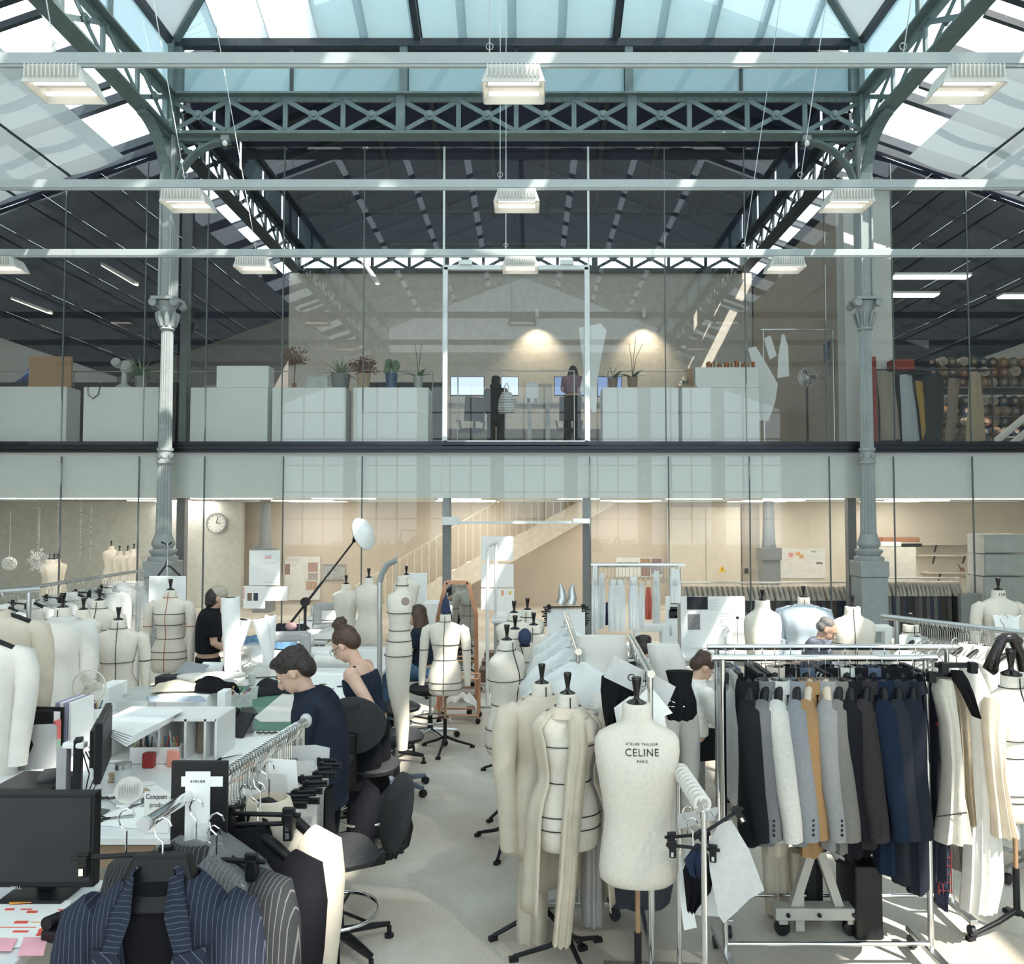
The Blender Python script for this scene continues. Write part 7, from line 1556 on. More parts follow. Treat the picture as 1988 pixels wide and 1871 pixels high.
# pinstripe jacket
PIN = striped('navy_pinstripe',(.020,.026,.045),(.10,.11,.15),24,.018,direction='X'); PINH = striped('navy_pinstripe_cross',(.020,.026,.045),(.10,.11,.15),24,.018,direction='Z'); PIND = striped('navy_pinstripe_bias',(.020,.026,.045),(.10,.11,.15),17,.018,direction='DIAGONAL')
def tailored(label,loc,rz,m,mh,md,lin,w=.185,t=.07,L=.80):
    g = thing('pinstripe_jacket',label,'jacket',loc,rz); zt = -.135
    hg = MB(); hook(hg); hg.build('hook',CHROME,g,smooth=60)
    MB().loft([[V(-.07,-.02,-.09),V(.07,-.02,-.09),V(.07,.02,-.09),V(-.07,.02,-.09)],[V(-.10,-.045,-.17),V(.10,-.045,-.17),V(.10,.02,-.17),V(-.10,.02,-.17)],[V(-.075,-.07,-.215),V(.075,-.07,-.215),V(.075,.0,-.215),V(-.075,.0,-.215)]]).build('hanger',HANG,g,bevel=.008)
    def fr(z):   # half width and depth of the body at z below the neck
        k = max(0, zt-z)
        if k < .10: return w*(.40+.60*(k/.10)**.75), t*(.7+.3*k/.1)
        return w*(1-.10*math.sin(min(1,(k-.1)/.6)*math.pi)), t*(1+.35*min(1,(k-.1)/.5))
    rings = []
    for i in range(18):
        z = zt-.012-(L-.012)*i/17; hw,hd = fr(z); rings.append(sring(hw,hd,z,40,.8))
    vw = lambda z: max(.008,.062*(1-max(0,(zt-z)/.50)))      # V opening half width
    # body shell open at the front V
    rows = []
    for r_ in rings:
        z = r_[0].z; hw,hd = fr(z); v0 = vw(z); row = []
        for k in range(41):
            a = -math.pi/2+math.asin(min(1,v0/hw))*1.2+(2*math.pi-2*math.asin(min(1,v0/hw))*1.2)*k/40; c_,s_ = math.cos(a),math.sin(a); row.append(V(hw*math.copysign(abs(c_)**.8,c_),hd*math.copysign(abs(s_)**.8,s_),z))
        rows.append(row)
    o = MB().loft(rows,cap=False,closed=False).build('body',m,g,smooth=60); so = o.modifiers.new('thick','SOLIDIFY'); so.thickness = .006; so.offset = 1
    rows = [[p*.96 for p in [V(q.x*.97,q.y*.9,q.z/.96) for q in r_]] for r_ in rings]; MB().loft(rows).build('lining',lin,g,smooth=60)
    for s in (-1,1):
        pts = [(s*w*.84,0,zt-.085),(s*(w+.0),0,zt-.115),(s*(w+.018),-.004,zt-.2),(s*(w+.028),-.012,zt-.34),(s*(w+.03),-.03,zt-.5),(s*(w+.02),-.05,zt-.68)]
        MB().tube(pts,[.05,.07,.07,.066,.06,.055],20,flat=.85).build('sleeve',m,g,smooth=60)
        yf = lambda x,z: -fr(z)[1]*max(.0,1-(min(.999,abs(x)/fr(z)[0]))**2.5)**.4-.010
        def pr(pts2,nm,mm,dy): 
            P2 = [V(s*x,yf(x,zt-k)-dy,zt-k) for x,k in pts2]; return MB().prism(P2,(0,-.005,0)).build(nm,mm,g)
        pr([(.045,-.015),(.07,-.005),(.10,.08),(.112,.16),(.07,.168),(.042,.08)],'collar_leaf',mh,.012)
        pr([(.066,.172),(.145,.16),(.135,.215),(.06,.40),(.010,.52),(.03,.36),(.05,.23)],'lapel',md,.008)
        pr([(.08,.46),(.15,.455),(.15,.47),(.08,.475)],'pocket',mh,.004) if s > 0 else None
    def bk(r1,r2,z): return [V(r1*math.cos(a),r2*math.sin(a),z) for a in [-.75+(math.pi+1.5)*k/24 for k in range(25)]]
    MB().loft([bk(.062,.056,zt-.03),bk(.060,.058,zt+.025),bk(.072,.07,zt+.018),bk(.095,.085,zt-.05)],cap=False,closed=False).build('collar',mh,g,smooth=60)
    return g
q = onF(.03); tailored('navy pinstripe double-lapel jacket on a broad black hanger',(at(316,1630,2.15).x,2.15,ZF+.045),R(3),PIN,PINH,PIND,darks[0])
q = onF(.12); jacket('charcoal pinstripe jacket hanging under clear plastic',(q.x+.05,q.y+.05,ZF),R(-14),striped('charcoal_pinstripe',(.03,.032,.036),(.14,.14,.14),24,.03),L=.9,w=.235,t=.07,seed=90,sl=.66)
def cover(label,loc,rz,w_,t_,L_,seed,m=PLAS,neck=.05):
    g = thing('plastic_cover',label,'plastic cover',loc,rz); rings = []; r_ = random.Random(seed)
    for i in range(14):
        v = i/13; ww = w_*(neck/w_+(1-neck/w_)*min(1,(v/.14))**.6); tt = t_*min(1,.4+v*4); ring = []
        for k in range(40):
            a = 2*math.pi*k/40; n_ = 1+.10*noise.noise(V(math.cos(a)*2.2,math.sin(a)*2.2,v*5+seed)); ring.append(V(ww*n_*math.copysign(abs(math.cos(a))**.75,math.cos(a)),tt*n_*math.copysign(abs(math.sin(a))**.75,math.sin(a)),-L_*v-.06*(abs(math.cos(a))**2)*min(1,v*8)))
        rings.append(ring)
    o = MB().loft(rings,cap=False).build('film',m,g,smooth=60); MB().tube([(0,0,.02),(0,0,-.02)],neck*.6,10).build('gather',m,g,smooth=60); return g
q = onF(.13); cover('clear polythene cover over the charcoal pinstripe jacket',(q.x+.055,q.y+.06,ZF-.10),R(-14),.29,.12,.9,1)
def clamp_hanger(label,px,py,Y,l_=.16,rz=0,n=2,group=None):
    p = at(px,py,Y); g = thing('clamp_hanger',label,'hanger',p,rz,group)
    MB().tube([(-l_,0,0),(l_,0,0)],.008,8).build('bar',BLACKP,g,smooth=60)
    for s in (-1,1): c_ = MB().box((s*l_*.75,-.004,-.02),(.03,.035,.06)).box((s*l_*.75,-.012,.018),(.04,.016,.02)).build('clamp',BLACKP,g,bevel=.004); MB().box((s*l_*.75,-.026,-.03),(.012,.006,.02)).build('spring',CHROME,c_)
    hg = MB(); hook(hg,.13); hg.build('hook',CHROME,g); return g
for k,(px,py,t,rz) in enumerate(((245,1660,.10,8),(420,1668,.10,-6),(505,1580,.30,-4),(500,1600,.33,6),(415,1690,.18,-12))):
    clamp_hanger(['black clamp hanger behind the pinstripe collar, over the big monitor','black clamp hanger reaching from the pinstripe collar over the plastic cover','black clamp hanger with raised levers on the near rack','black clamp hanger just under the raised levers','low black clamp hanger beside the plastic cover'][k],px,py,onF(t).y+(.0 if k > 1 else .02),.13 if k > 1 else .15,R(rz))
jb = jacket('black jacket with soft shoulder on the near rack',onF(.34)+V(.10,.0,-.02),R(-20),darks[0],L=1.0,w=.20,t=.07,seed=93,lapel=False)
jacket('ecru jacket with squared shoulder on the near rack',onF(.42)+V(.13,.02,.02),R(-24),CALICO,L=1.05,w=.20,t=.07,seed=94,lapel=False)
# black folder board with white strap
g = thing('display_board','black board with white paper strap hung on the near rack','board',at(386,1650,2.46))
zB = at(386,1476,2.46).z-g.location.z; wB = at(441,1600,2.46).x-at(331,1600,2.46).x
MB().box((0,0,zB/2-.03),(wB,.012,zB+.06)).build('board',BLACKP,g,bevel=.003)
xs_ = at(381,1560,2.44).x-g.location.x
MB().box((xs_,-.010,zB/2),(.075,.003,zB-.06)).build('strap',PAPER,g); MB().box((xs_+.012,-.009,zB-.06),(.125,.003,.03)).build('strap',PAPER,g)
me = textmesh('ATELIER',.010,space=1.3)
for v in me.vertices: v.co = (xs_+v.co.x,-.0125-v.co.z,zB-.062+v.co.y)
link('lettering',me,INK,g)
for k,(t,pts,mm,wh) in enumerate(((.90,[(522,1450),(612,1446),(640,1452),(634,1600),(628,1688),(522,1692)],GREYCARD,'wide grey pattern sheet closest to the bending man'),
  (.80,[(572,1478),(606,1476),(616,1490),(624,1600),(627,1705),(575,1712)],GREYCARD,'narrow grey pattern sheet second from the far end'),
  (.70,[(498,1470),(575,1476),(580,1560),(582,1700),(498,1700)],PAPER,'white pattern sheet behind the clamped ones'),
  (.62,[(472,1498),(556,1504),(560,1580),(622,1724),(556,1731),(472,1700)],GREYCARD,'long grey pattern sheet with slanted hem'),
  (.52,[(440,1528),(504,1534),(500,1600),(440,1610)],PAPER,'small pale pattern card beside the black board'),
  (.46,[(444,1575),(470,1570),(468,1646),(444,1648)],CALICO,'beige card hanging beside the black board'),
  (.50,[(470,1600),(520,1612),(524,1700),(470,1720)],GREYCARD,'grey-beige pattern sheet under the raised clamp levers'))):
    curve_sheet('pattern_sheet',wh,'paper pattern',pts,onF(t).y,mm,.003)
for k,(px,py,t) in enumerate(((634,1478,.92),(640,1487,.88),(622,1494,.84),(630,1504,.80),(602,1512,.76),(612,1522,.72),(604,1535,.70),(590,1540,.66),(598,1554,.63),(576,1549,.60),(572,1563,.57))):
    p = at(px,py,onF(t).y-.02); g = thing('pattern_clamp','black pattern clamp at the edge of the grey sheets','clamp',p,R(rnd.uniform(-12,12)),'pattern clamps on the grey sheets')
    for dz in (.006,-.006): MB().tube([(-.045,0,dz),(.045,-.01,dz+.004)],.0065,8).build('jaw',BLACKP,g,smooth=60)
    MB().box((-.03,0,0),(.016,.02,.034)).build('spring_box',BLACKP,g,bevel=.003)
flat_garment('black trousers hanging at the far end of the near rack',[(1530,632,645),(1600,630,648),(1690,592,660),(1780,590,658),(1885,588,660)],onF(.80).y,darks[0],.10,name='hanging_trousers',cat='trousers',seed=21)

# ---------------------------------------------------------------- left edge: jackets, far rack of white toiles
pA,pB_ = atz(-60,1158,1.72),atz(272,1108,1.72)
garment_rack('garment_rack','long steel rack of white toiles before the sunlit column, crowded with hooks',(pA.x,pA.y,0),(pB_.x,pB_.y,0),1.72,m=STEEL,r_=.017)
dL = pB_-pA; aL = math.atan2(dL.y,dL.x)
for k in range(44):
    q = pA+dL*(.12+.84*k/43); wire_hanger('wire hanger on the long toile rack','wire hangers on the long toile rack',(q.x,q.y,1.734),aL+R(90)+rnd.uniform(-.15,.15))
wl = ['white cotton toile at the near end of the long toile rack','white toile second along the long toile rack','white gauze toile third along the long toile rack','white toile fourth along the long toile rack','plastic-wrapped toile fifth along the long toile rack','white toile sixth along the long toile rack','plastic-wrapped toile at the far end of the long toile rack']
for k in range(7):
    q = pA+dL*(.14+.12*k); jacket(wl[k],(q.x,q.y,1.72),aL+R(90)+R(rnd.uniform(-10,10)),[CALICOW,CALICOW,MATS['organza'],CALICOW,PLAS,CALICOW,PLAS][k],L=1.15,w=.22,t=.09,seed=120+k,lapel=False,name='hanging_garment',cat='garment',flare=1.15)
for k in range(5):
    q = pA+dL*(.2+.17*k); p_ = clamp_hanger('black clamp hanger resting on the long toile rack, '+['first','second','third','fourth','last'][k]+' from the near end',0,0,5,.17,aL+R(60)); p_.location = (q.x+.12,q.y-.12,1.60)
pj = at(20,1175,5.4); jacket('cream calico jacket with black hanger arm beside the long toile rack',(at(-2,1150,5.3).x,5.3,at(8,1150,5.3).z),R(15),CALICO,L=1.0,w=.23,t=.09,seed=130,lapel=False,sl=.7)
jacket('ivory calico jacket hanging in front of the cream one',(at(-40,1200,4.9).x,4.9,at(-12,1195,4.9).z),R(10),CALICOW,L=.95,w=.24,t=.09,seed=131,lapel=False,sl=.66)
pe = at(-40,1148,5.1); garment_rack('garment_rack','short steel rack holding two cream jackets',(pe.x-.75,4.35,0),(pe.x+.1,5.45,0),at(8,1150,5.3).z,m=STEEL)
flat_garment('square white sheet hung behind the form with red line',[(1118,290,361),(1140,289,361),(1165,289,361),(1190,288,361)],9.57,PAPER,.01,name='paper_sheet',cat='paper',bulge=0)
flat_garment('white plastic-wrapped panel hanging beside the square sheet',[(1128,213,280),(1160,205,284),(1200,210,286),(1240,222,288)],9.0,PLAS,.08,name='plastic_cover',cat='plastic cover',seed=31)
g = thing('fork_stand','black forked hanger stand before the sunlit column','stand',(at(324,1150,9.6).x,9.6,0)); zk = lambda py: at(324,py,9.6).z
MB().tube([(0,0,.03),(0,0,zk(1055))],.012,8).build('pole',STEEL,g); MB().lathe([(.18,0),(.18,.02),(.02,.04)],20).build('base',BLACKP,g)
MB().tube([(-.08,0,zk(1052)),(-.03,0,zk(1055)),(0,0,zk(1058)),(0,0,zk(1085)),(-.02,0,zk(1098)),(-.13,0,zk(1122))],.012,8).tube([(0,0,zk(1098)),(.04,0,zk(1100)),(.17,0,zk(1120))],.012,8).tube([(.0,0,zk(1058)),(.05,0,zk(1052))],.01,8).build('fork',BLACKP,g,smooth=60)

# ---------------------------------------------------------------- aisle: copper mirror, copper rack, white rack
COPPER = mat('copper',(.72,.38,.24),.28,1,var=.06); MIRROR = mat('mirror',(.82,.84,.84),.03,1,var=.01)
Yc = 10.2; oc = V(at(888,1390,Yc).x,Yc,0)
def mp(px,py): return at(px,py,Yc)-oc
fr_ = [mp(852,1385),mp(850,1200),mp(866,1130),mp(909,1130),mp(924,1190),mp(926,1385)]
g = thing('standing_mirror','tall copper-framed mirror with angled top corners','mirror',oc)
for a,b in zip(fr_,fr_[1:]): MB().bar(a,b,.05,.05).build('frame_bar',COPPER,g)
MB().bar(fr_[0],fr_[-1],.05,.05).build('frame_bar',COPPER,g); MB().prism([p+V(0,.01,0) for p in fr_],(0,.01,0)).build('glass',MIRROR,g); MB().prism([p+V(0,.022,0) for p in fr_],(0,.015,0)).build('backing',PLY,g)
for p in (fr_[0],fr_[-1]): MB().bar((p.x,-.25,.07),(p.x,.25,.07),.04,.04).box((p.x,0,.12),(.04,.04,.14)).build('foot',COPPER,g)
Yk = 9.15; a,b = atz(852,1395,.06),atz(928,1395,.06)
g = thing('copper_trolley','low copper-tube trolley heaped with white cloth','trolley',((a.x+b.x)/2,a.y,0)); hw = (b.x-a.x)/2
for z in (.10,.52):
    for y in (-.0,.32): MB().tube([(-hw,y,z),(hw,y,z)],.012,8).build('tube',COPPER,g,smooth=60)
    for x in (-hw,hw): MB().tube([(x,0,z),(x,.32,z)],.012,8).build('tube',COPPER,g,smooth=60)
for x in (-hw,hw):
    for y in (0,.32): MB().tube([(x,y,.05),(x,y,.52)],.012,8).build('tube',COPPER,g,smooth=60); MB().ell((x,y,.035),(.03,.03,.035)).build('castor',BLACKP,g,smooth=60)
o = MB().grid(lambda u,v:((u-.5)*hw*1.9,.32*v,.12+.22*math.sin(math.pi*u)**.5*(.7+.4*noise.noise(V(u*6,v*4,2)))),16,8,(0,0,.01)).build('white_cloth_bundle',CALICOW,None,smooth=70,loc=g.location); tag(o,'bundle of white cloth lying in the copper trolley','cloth')
pa,pc = atz(938,1380,0),atz(1010,1300,0)
garment_rack('garment_rack','empty white-painted rack beside the copper mirror',(atz(946,1388,0).x,atz(946,1388,0).y,0),(atz(946,1388,0).x+.05,atz(946,1388,0).y+1.3,0),at(946,1060,atz(946,1388,0).y).z,m=WHITE,r_=.02)
# table by the doorway with brown boxes
table('white side table beside the paper sheets at the doorway',at(955,1210,11.2).x,at(1040,1210,11.2).x,11.0,12.2,1.0)
for k in range(3): box_on('brown_box',['upper brown leather case','middle brown leather case','lower brown leather case'][k]+' under the doorway table','case',930+k*5,952+k*3,1330-k*18,.22,.3,mat('leather_brown',(.16,.09,.06),.6),z=.0,dz=.001)
slab('white_board','tall white board leaning behind the seated person','board',787,1112,829,1250,11.3,.03,PAPER,base=0)
slab('side_desk','white side desk behind the seated person','desk',820,1172,850,1260,10.9,.5,PAPER,base=0)

# ---------------------------------------------------------------- centre-right: plastic-covered rails, clamps, cards
c1a,c1b = atz(1122,1262,1.62),atz(1098,1192,1.62)
garment_rack('garment_rack','chrome rail running away, loaded with plastic-covered toiles',(c1a.x,c1a.y,0),(c1b.x,c1b.y,0),1.62,r_=.018)
d1 = c1b-c1a; a1 = math.atan2(d1.y,d1.x)
for k in range(16): q = c1a+d1*(k/15); wire_hanger('wire hanger bunched on the plastic-covered rail','wire hangers on the plastic-covered rail',(q.x,q.y,1.635),a1+R(90)+rnd.uniform(-.2,.2))
c2a,c2b = atz(1262,1304,1.62),atz(1226,1238,1.62)
g = garment_rack('garment_rack','chrome rail with round end cap behind the lettered bust',(c2a.x,c2a.y,0),(c2b.x,c2b.y,0),1.62,r_=.018)
d2 = c2b-c2a; a2 = math.atan2(d2.y,d2.x)
for k in range(14): q = c2a+d2*(.06+.9*k/13); wire_hanger('wire hanger on the rail behind the lettered bust','wire hangers behind the lettered bust',(q.x,q.y,1.635),a2+R(90)+rnd.uniform(-.2,.2))
for k,(t,w_,L_,wh) in enumerate(((.02,.36,1.25,'first'),(.3,.36,1.3,'second'),(.6,.32,1.25,'third'),(.85,.30,1.2,'last'))):
    q = c1a+d1*t; cover('cloudy plastic garment cover on the aisle rail, %s along it'%wh,(q.x,q.y,1.55),a1+R(90),w_,.12,L_,10+k,mat('cloudy_plastic',(.86,.90,.90),.3,alpha=.72,bump=.6,bscale=16))
    jacket('white toile under a plastic cover on the aisle rail, %s along it'%wh,(q.x,q.y,1.62),a1+R(90),CALICOW,L=1.05,w=.2,t=.07,seed=140+k,lapel=False,name='hanging_garment',cat='garment')
for k,(t,wh,m,L_) in enumerate(((.3,'ivory cotton toile',CALICOW,1.0),(.42,'white cotton toile',CALICOW,1.1),(.55,'white plastic-wrapped dress',MATS['cloudy_plastic'],1.15),(.75,'charcoal coat',darks[1],1.0),(.92,'white muslin dress',CALICOW,1.1))):
    q = c2a+d2*t; jacket(wh+' on the rail behind the lettered bust',(q.x,q.y,1.62),a2+R(90)+R(rnd.uniform(-8,8)),m,L=L_,w=.215,t=.075,seed=150+k,lapel=False,name='hanging_garment',cat='garment')
def card(label,pts,Y,txt=None,m=None,tp=None,ang=0,size=.07):
    P = [at(x,y,Y) for x,y in pts]; o0 = sum(P,Vector())/len(P); g = thing('pattern_card',label,'card',o0); MB().prism([p-o0 for p in P],(0,.003,0)).build('card',m or GREYCARD,g)
    if txt:
        me = textmesh(txt,size); c_ = at(*tp,Y)-o0
        for v in me.vertices: x,z = v.co.x*math.cos(ang)-v.co.y*math.sin(ang),v.co.x*math.sin(ang)+v.co.y*math.cos(ang); v.co = (c_.x+x,-.002-v.co.z,c_.z+z)
        link('lettering',me,INK,g)
card('grey pattern card with two printed letters, tilted behind the lettered bust',[(1193,1273),(1252,1302),(1243,1348),(1172,1314)],4.31,'CA',None,(1229,1323),R(-18),.055)
card('plain grey pattern card tilted the other way behind the lettered bust',[(1257,1302),(1312,1333),(1294,1374),(1256,1320)],4.29)
card('white stiff collar pattern standing round the neck of the lettered bust',[(1192,1374),(1222,1352),(1240,1352),(1262,1330),(1306,1384),(1290,1390),(1296,1420),(1200,1420)],4.25,m=PAPER)
def blackpiece(label,pts,Y,seed): flat_garment(label,pts,Y,cloth_mat('black_velvet',(.012,.012,.014)),.07,name='hanging_garment',cat='garment',seed=seed)
blackpiece('black garment folded behind the grey lettered card',[(1312,1168,1225),(1340,1166,1236),(1380,1170,1212),(1412,1176,1200)],4.36,41)
blackpiece('black quilted sleeve piece clipped beside the plain grey card',[(1302,1292,1346),(1330,1300,1342),(1360,1296,1352),(1385,1292,1353),(1396,1296,1345)],4.34,42)
flat_garment('white cotton panel hanging between the lettered bust and the front rack',[(1250,1256,1318),(1290,1262,1332),(1400,1290,1340),(1520,1300,1344),(1640,1296,1340)],4.75,CALICOW,.1,seed=43)
flat_garment('white tissue panel hanging behind the lettered bust',[(1234,1120,1215),(1300,1125,1222),(1400,1130,1190),(1560,1128,1185),(1700,1132,1180)],5.0,CALICOW,.1,seed=44)
flat_garment('grey-brown plastic-covered coat between the coat and the lettered bust',[(1380,1128,1162),(1450,1135,1168),(1600,1132,1172),(1740,1128,1174),(1790,1130,1172)],4.5,mat('smoky_plastic',(.40,.38,.37),.4,alpha=.75,bump=.4,bscale=20),.12,seed=45)
# clamped pattern set on a tall hook
for k in range(9):
    clamp_hanger('black clamp hanger in the bundle above the plastic-covered rail',1100+rnd.uniform(-6,6),1178+k*4.4,8.0+.04*k,.23,R(rnd.uniform(-6,6)),group='bundle of clamp hangers')
    if k%2 == 0: 
        a_,b_ = at(1062,1182+k*4,8.0+.04*k),at(1136,1260,8.0+.04*k); o0 = (a_+b_)/2; tag(MB().box((0,0,0),(b_.x-a_.x,.003,a_.z-b_.z)).build('pattern_sheet',PAPER,None,loc=o0),'white pattern sheet clamped in the hanger bundle','paper pattern','sheets in the hanger bundle')
for k,px in enumerate((1088,1108)): 
    p = at(px,1172,7.9); tag(MB().tube([p-p,V(.02,0,.06),V(.01,0,.14),V(.03*k,0,.2)],[.05,.045,.03,.008],10).build('foil_bundle',STEEL,None,smooth=40,loc=p),['silver foil-wrapped hook bundle, lower of two','silver foil-wrapped hook bundle, taller of two'][k]+' on the clamp hangers','bundle')
# tall chrome rack further back with clear sheets and red cloth
Yt = 8.6; garment_rack('garment_rack','tall chrome rack with clear sheets and a red cloth',(at(1158,1097,Yt).x,Yt,0),(at(1318,1097,Yt).x,Yt,0),at(1200,1097,Yt).z,r_=.02)
tl = [(1148,1162,1098,1230,PAPER,'white pattern strip at the near post'),(1160,1176,1112,1220,MATS['cloudy_plastic'],'clear sleeve first on the tall rack'),(1180,1215,1125,1225,MATS['cloudy_plastic'],'wide clear sleeve second on the tall rack'),(1220,1240,1120,1222,PAPER,'white paper pattern third on the tall rack'),(1239,1252,1132,1220,PAPER,'white paper pattern fourth on the tall rack'),(1252,1266,1140,1202,mat('coral_cloth',(.55,.14,.10),.85),'coral red cloth strip on the tall rack'),(1266,1282,1108,1210,MATS['cloudy_plastic'],'clear pattern beside the coral cloth'),(1300,1322,1105,1170,PAPER,'white pattern strips at the end of the tall rack')]
for a_,b_,c_,d_,m,wh in tl: flat_garment(wh,[(c_,a_+3,b_-3),((c_+d_)/2,a_,b_),(d_,a_+1,b_-1)],Yt-.06,m,.03,name='pattern_strip',cat='paper pattern',seed=int(a_))
flat_garment('dark garments in a clear cover on the tall rack',[(1170,1160,1192),(1200,1160,1192),(1212,1162,1190)],Yt+.2,darks[3],.1,seed=51)
for k in range(24): q = at(1150+k*7.2,1097,Yt); wire_hanger('small hanger hook on the tall chrome rack','hooks on the tall chrome rack',(q.x,Yt,q.z+.016),R(90)+rnd.uniform(-.3,.3))
# swatch board, sewing machines at the right
Yb = 9.85
gb = board('white work board with black cloth swatches and a grey photo print',1293,1158,1446,1257,Yb,[(1302,1159,1317,1173,(.22,.16,.14),'swatch'),(1301,1178,1316,1186,(.02,.02,.025),'swatch'),(1299,1184,1319,1200,(.02,.02,.025),'swatch'),(1334,1158,1374,1183,(.015,.016,.025),'swatch'),(1336,1192,1359,1222,(.22,.22,.22),'photo_print'),(1308,1195,1317,1198,(.8,.8,.8),'label'),(1302,1183,1314,1185,(.8,.8,.8),'label')],PAPER)
for k in range(9): cc,dd = pb(1400 if k > 3 else 1376,1164+k*6,1434-rnd.uniform(0,12) if k > 3 else 1394,1165+k*6,Yb-.012,.004); MB().box(cc-gb.location,dd).build('text_line',GREYCARD,gb)
table('white sewing table below the swatch board',at(1225,1300,9.7).x,at(1485,1300,9.7).x,9.3,10.2,.80); table('white sewing table beside the shaded column',at(1670,1300,9.7).x,at(1740,1300,9.7).x,9.3,10.1,.80)
table('white machine table beside the leaning person',at(1335,1400,7.3).x,at(1435,1400,7.3).x,6.95,7.75,.80)
sewing('large white sewing machine with red switches beside the leaning person',1388,1345,.80,R(-75),WHITE,1.05)
for px,wh in ((1342,'first'),(1362,'second')): 0 and tag(MB().box((0,0,0),(.035,.03,.03)).build('red_switch',mat('switch_red',(.6,.05,.03),.5),None,bevel=.004,loc=at(px,1279,7.37)),'red control knob on top of the white sewing machine, %s of two'%wh,'knob')
sewing('white sewing machine with thread stand before the swatch board',1440,1262,.80,R(10),WHITE,.9); sewing('small white computer sewing machine beside the swatch board',1265,1262,.80,R(5),WHITE,.95)
sewing('white sewing machine beside the cone of black thread',1700,1258,.80,R(0),WHITE,.85)
g = thing('thread_stand','thin wire thread stand over the sewing machine','stand',at(1432,1258,9.6)); 
z_ = lambda py: at(1432,py,9.6).z-g.location.z
MB().tube([(0,0,-.1),(0,0,z_(1199))],.004,5).tube([(0,0,z_(1209)),(-.17,0,z_(1204)),(-.20,0,z_(1205)),(-.29,0,z_(1236)),(-.29,0,z_(1246))],.003,5).tube([(-.2,0,z_(1205)),(-.15,0,z_(1225))],.003,5).build('wires',STEEL,g); MB().box((0,0,z_(1199)),(.03,.03,.03)).build('cap',BLACKP,g)
g = thing('thread_cone','inverted black thread cone on a pale holder by the column','thread cone',at(1680,1259.5,9.6)); MB().lathe([(.02,-.0),(.07,.20),(.06,.21)],16).build('cone',BLACKP,g,smooth=40); MB().lathe([(.075,.2),(.09,.23),(.07,.26),(.02,.28)],16).build('cap',KPOT,g,smooth=40)
tag(MB().box((0,0,.08),(.18,.25,.16)).build('blue_box',mat('royal_blue',(.02,.04,.22),.5),None,bevel=.01,loc=atz(1420,1330,.80)+V(0,.1,.002)),'royal blue box between the chrome rails','box')
# ---------------------------------------------------------------- low foreground right: hook post, clips, grey sheets, trolley
xq = at(1366,1600,3.6).x; zq = at(1366,1588,3.6).z
g = thing('garment_rack','low chrome rail end with padded white hooks beside the lettered bust','clothes rack',(xq,3.6,0))
MB().tube([(0,0,.06),(0,0,zq)],.013,12).build('post',CHROME,g,smooth=60); MB().tube([(0,0,zq),(0,0,zq+.03)],.017,12).build('joint',CHROME,g,smooth=60)
MB().tube([(0,0,zq+.02),(-.01,.55,zq+.02)],.013,10).build('rail',CHROME,g,smooth=60); MB().tube([(-.01,.55,.06),(-.01,.55,zq)],.013,10).build('post',CHROME,g,smooth=60)
for yy in (0,.55): f_ = MB().box((-.005,yy,.06),(.4,.04,.03)).build('foot',STEEL,g); [MB().lathe([(.01,-.014),(.035,-.014),(.035,.014),(.01,.014)],12,c=(s*.17,yy,.036),ax=Matrix.Rotation(R(90),3,'X')).build('castor',DARKGREY,f_,smooth=40) for s in (-1,1)]
for k in range(10):
    q = V(xq-.001*k,3.63+.05*k,zq+.02); t = thing('padded_hook','white padded hanger hook on the low rail','hanger',q,R(rnd.uniform(-8,8)),'padded hooks on the low rail'); MB().tube(arc((0,0,.03),.034,-2.0,3.6,12),.010,8).build('padding',CALICOW,t,smooth=60); MB().tube([(0,0,.0),(0,0,-.05)],.004,6).build('stem',CHROME,t)
clamp_hanger('black clamp hanger sloping up from the low rail',1395,1598,3.62,.13,R(0)).rotation_euler = (0,R(-32),0)
clamp_hanger('black clamp hanger with brown clip below the low rail',1335,1622,3.75,.11,R(10)); clamp_hanger('lowest black clamp hanger on the low rail',1345,1645,3.7,.12,R(-15))
curve_sheet('pattern_sheet','large grey pattern sheet with pointed hem on the low rail','paper pattern',[(1396,1598),(1420,1592),(1455,1650),(1484,1728),(1455,1745),(1430,1770),(1405,1792),(1394,1775),(1378,1690),(1374,1640)],3.7,GREYCARD,.003)
curve_sheet('pattern_sheet','grey card held by the brown-clipped clamp','paper pattern',[(1316,1580),(1396,1566),(1388,1592),(1315,1610)],3.85,GREYCARD,.003)
curve_sheet('pattern_sheet','white paper strip hanging under the black scraps','paper pattern',[(1318,1650),(1332,1700),(1345,1760),(1353,1800),(1328,1806),(1320,1740)],3.85,PAPER,.003)
curve_sheet('pattern_sheet','pale grey sheet behind the low rail','paper pattern',[(1330,1640),(1400,1650),(1402,1780),(1340,1775)],3.95,GREYCARD,.003)
flat_garment('black scrap of cloth hanging from the low rail',[(1652,1342,1372),(1690,1326,1386),(1730,1330,1380),(1768,1334,1350)],3.75,darks[0],.03,name='cloth_scrap',cat='fabric',seed=61)
flat_garment('dark blue folded scrap hanging beside the black one',[(1640,1350,1362),(1670,1328,1368),(1700,1340,1364)],3.72,darks[3],.03,name='cloth_scrap',cat='fabric',seed=62)
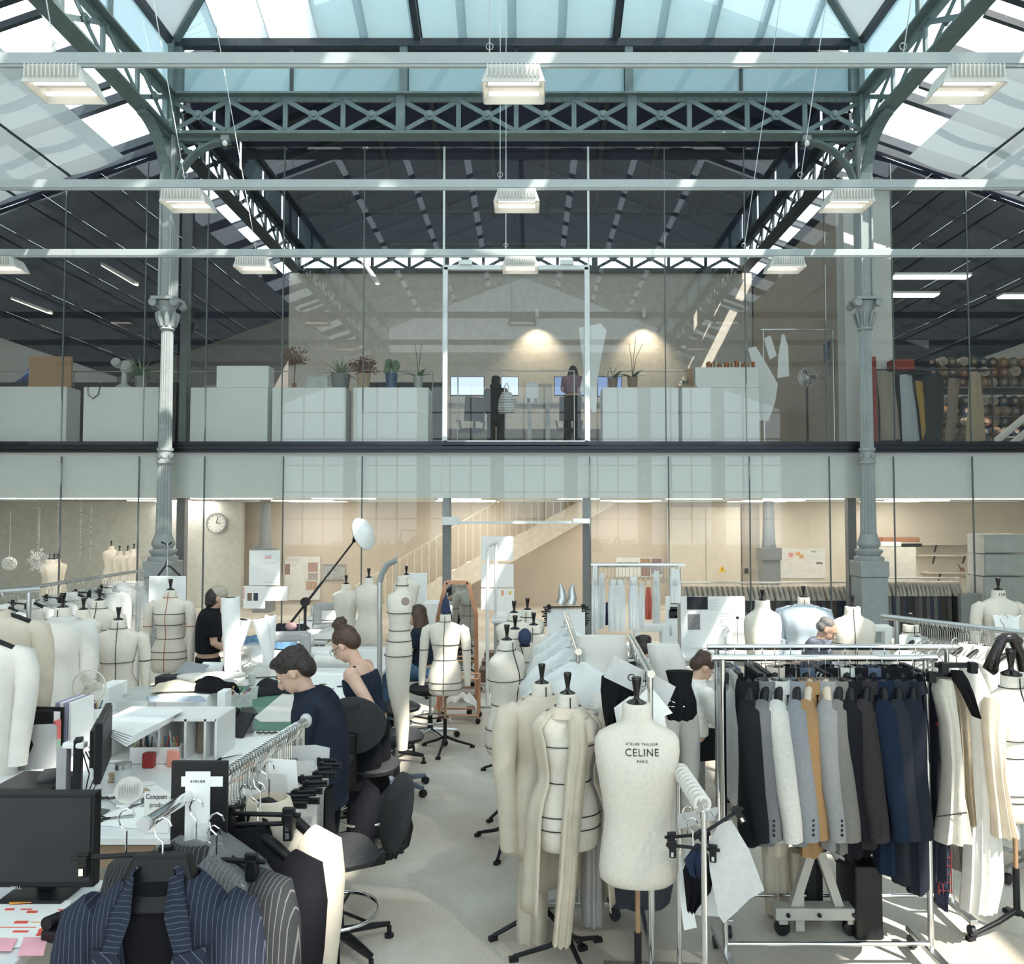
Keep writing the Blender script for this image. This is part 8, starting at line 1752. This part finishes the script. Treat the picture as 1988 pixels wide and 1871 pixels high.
flat_garment('long dark coat hem showing below the lettered bust',[(1690,1168,1306),(1720,1172,1306),(1752,1180,1300)],4.9,mat('dark_slate_cloth',(.05,.055,.07),.9),.2,seed=63)
p = atz(1585,1815,.0); g = thing('a_frame_trolley','pale A-frame trolley on castors under the jackets','trolley',(p.x,p.y,0))
TR = mat('trolley_grey',(.48,.47,.43),.5); MB().box((0,0,.14),(.50,.10,.07)).build('base_bar',TR,g,bevel=.006)
for s in (-1,1): MB().bar((s*.13,0,.17),(s*.02,0,.50),.05,.05).build('leg',TR,g); MB().lathe([(.01,-.015),(.045,-.015),(.045,.015),(.01,.015)],14,c=(s*.2,0,.046),ax=Matrix.Rotation(R(90),3,'X')).build('castor',BLACKP,g,smooth=40); MB().box((s*.2,0,.1),(.05,.06,.05)).build('bracket',TR,g)
MB().box((-.1,0,.13),(.05,.04,.2)).build('clamp_plate',TR,g)
for x in (-.18,.0,.2): MB().lathe([(0,0),(.012,0),(.012,.01),(0,.012)],10,c=(x,-.052,.14),ax=Matrix.Rotation(R(90),3,'X')).build('bolt',BLACKP,g)
MB().lathe([(.07,.50),(.085,.52),(.085,.60),(.06,.62)],18).build('cable_coil',BLACKP,g,smooth=40)
box_on('black_bin','black plastic bin beside the A-frame trolley','bin',1662,1716,1826,.42,.3,BLACKP,z=0,bevel=.01); box_on('white_carton','white carton lying on the black bin','carton',1632,1672,1800,.10,.2,PAPER,z=.0,dz=.425)
box_on('dark_bin_bag','dark bin bag slumped behind the trolley','bag',1565,1606,1790,.5,.25,DARKGREY,z=0,bevel=.08)
for px,py,wh in ((1530,1600,'beige'),(1500,1640,'cream')):
    pass
flat_garment('beige calico hem hanging below the light jackets',[(1640,1478,1530),(1700,1482,1532),(1770,1486,1532)],5.0,CALICO,.1,seed=64); flat_garment('second beige calico hem beside the first',[(1650,1530,1562),(1700,1532,1565),(1742,1536,1566)],5.02,CALICO,.1,seed=65)
flat_garment('zebra-printed hem showing under the dark jackets',[(1636,1610,1690),(1655,1612,1688),(1672,1622,1678)],4.9,MATS['zebra_print'],.08,seed=66)
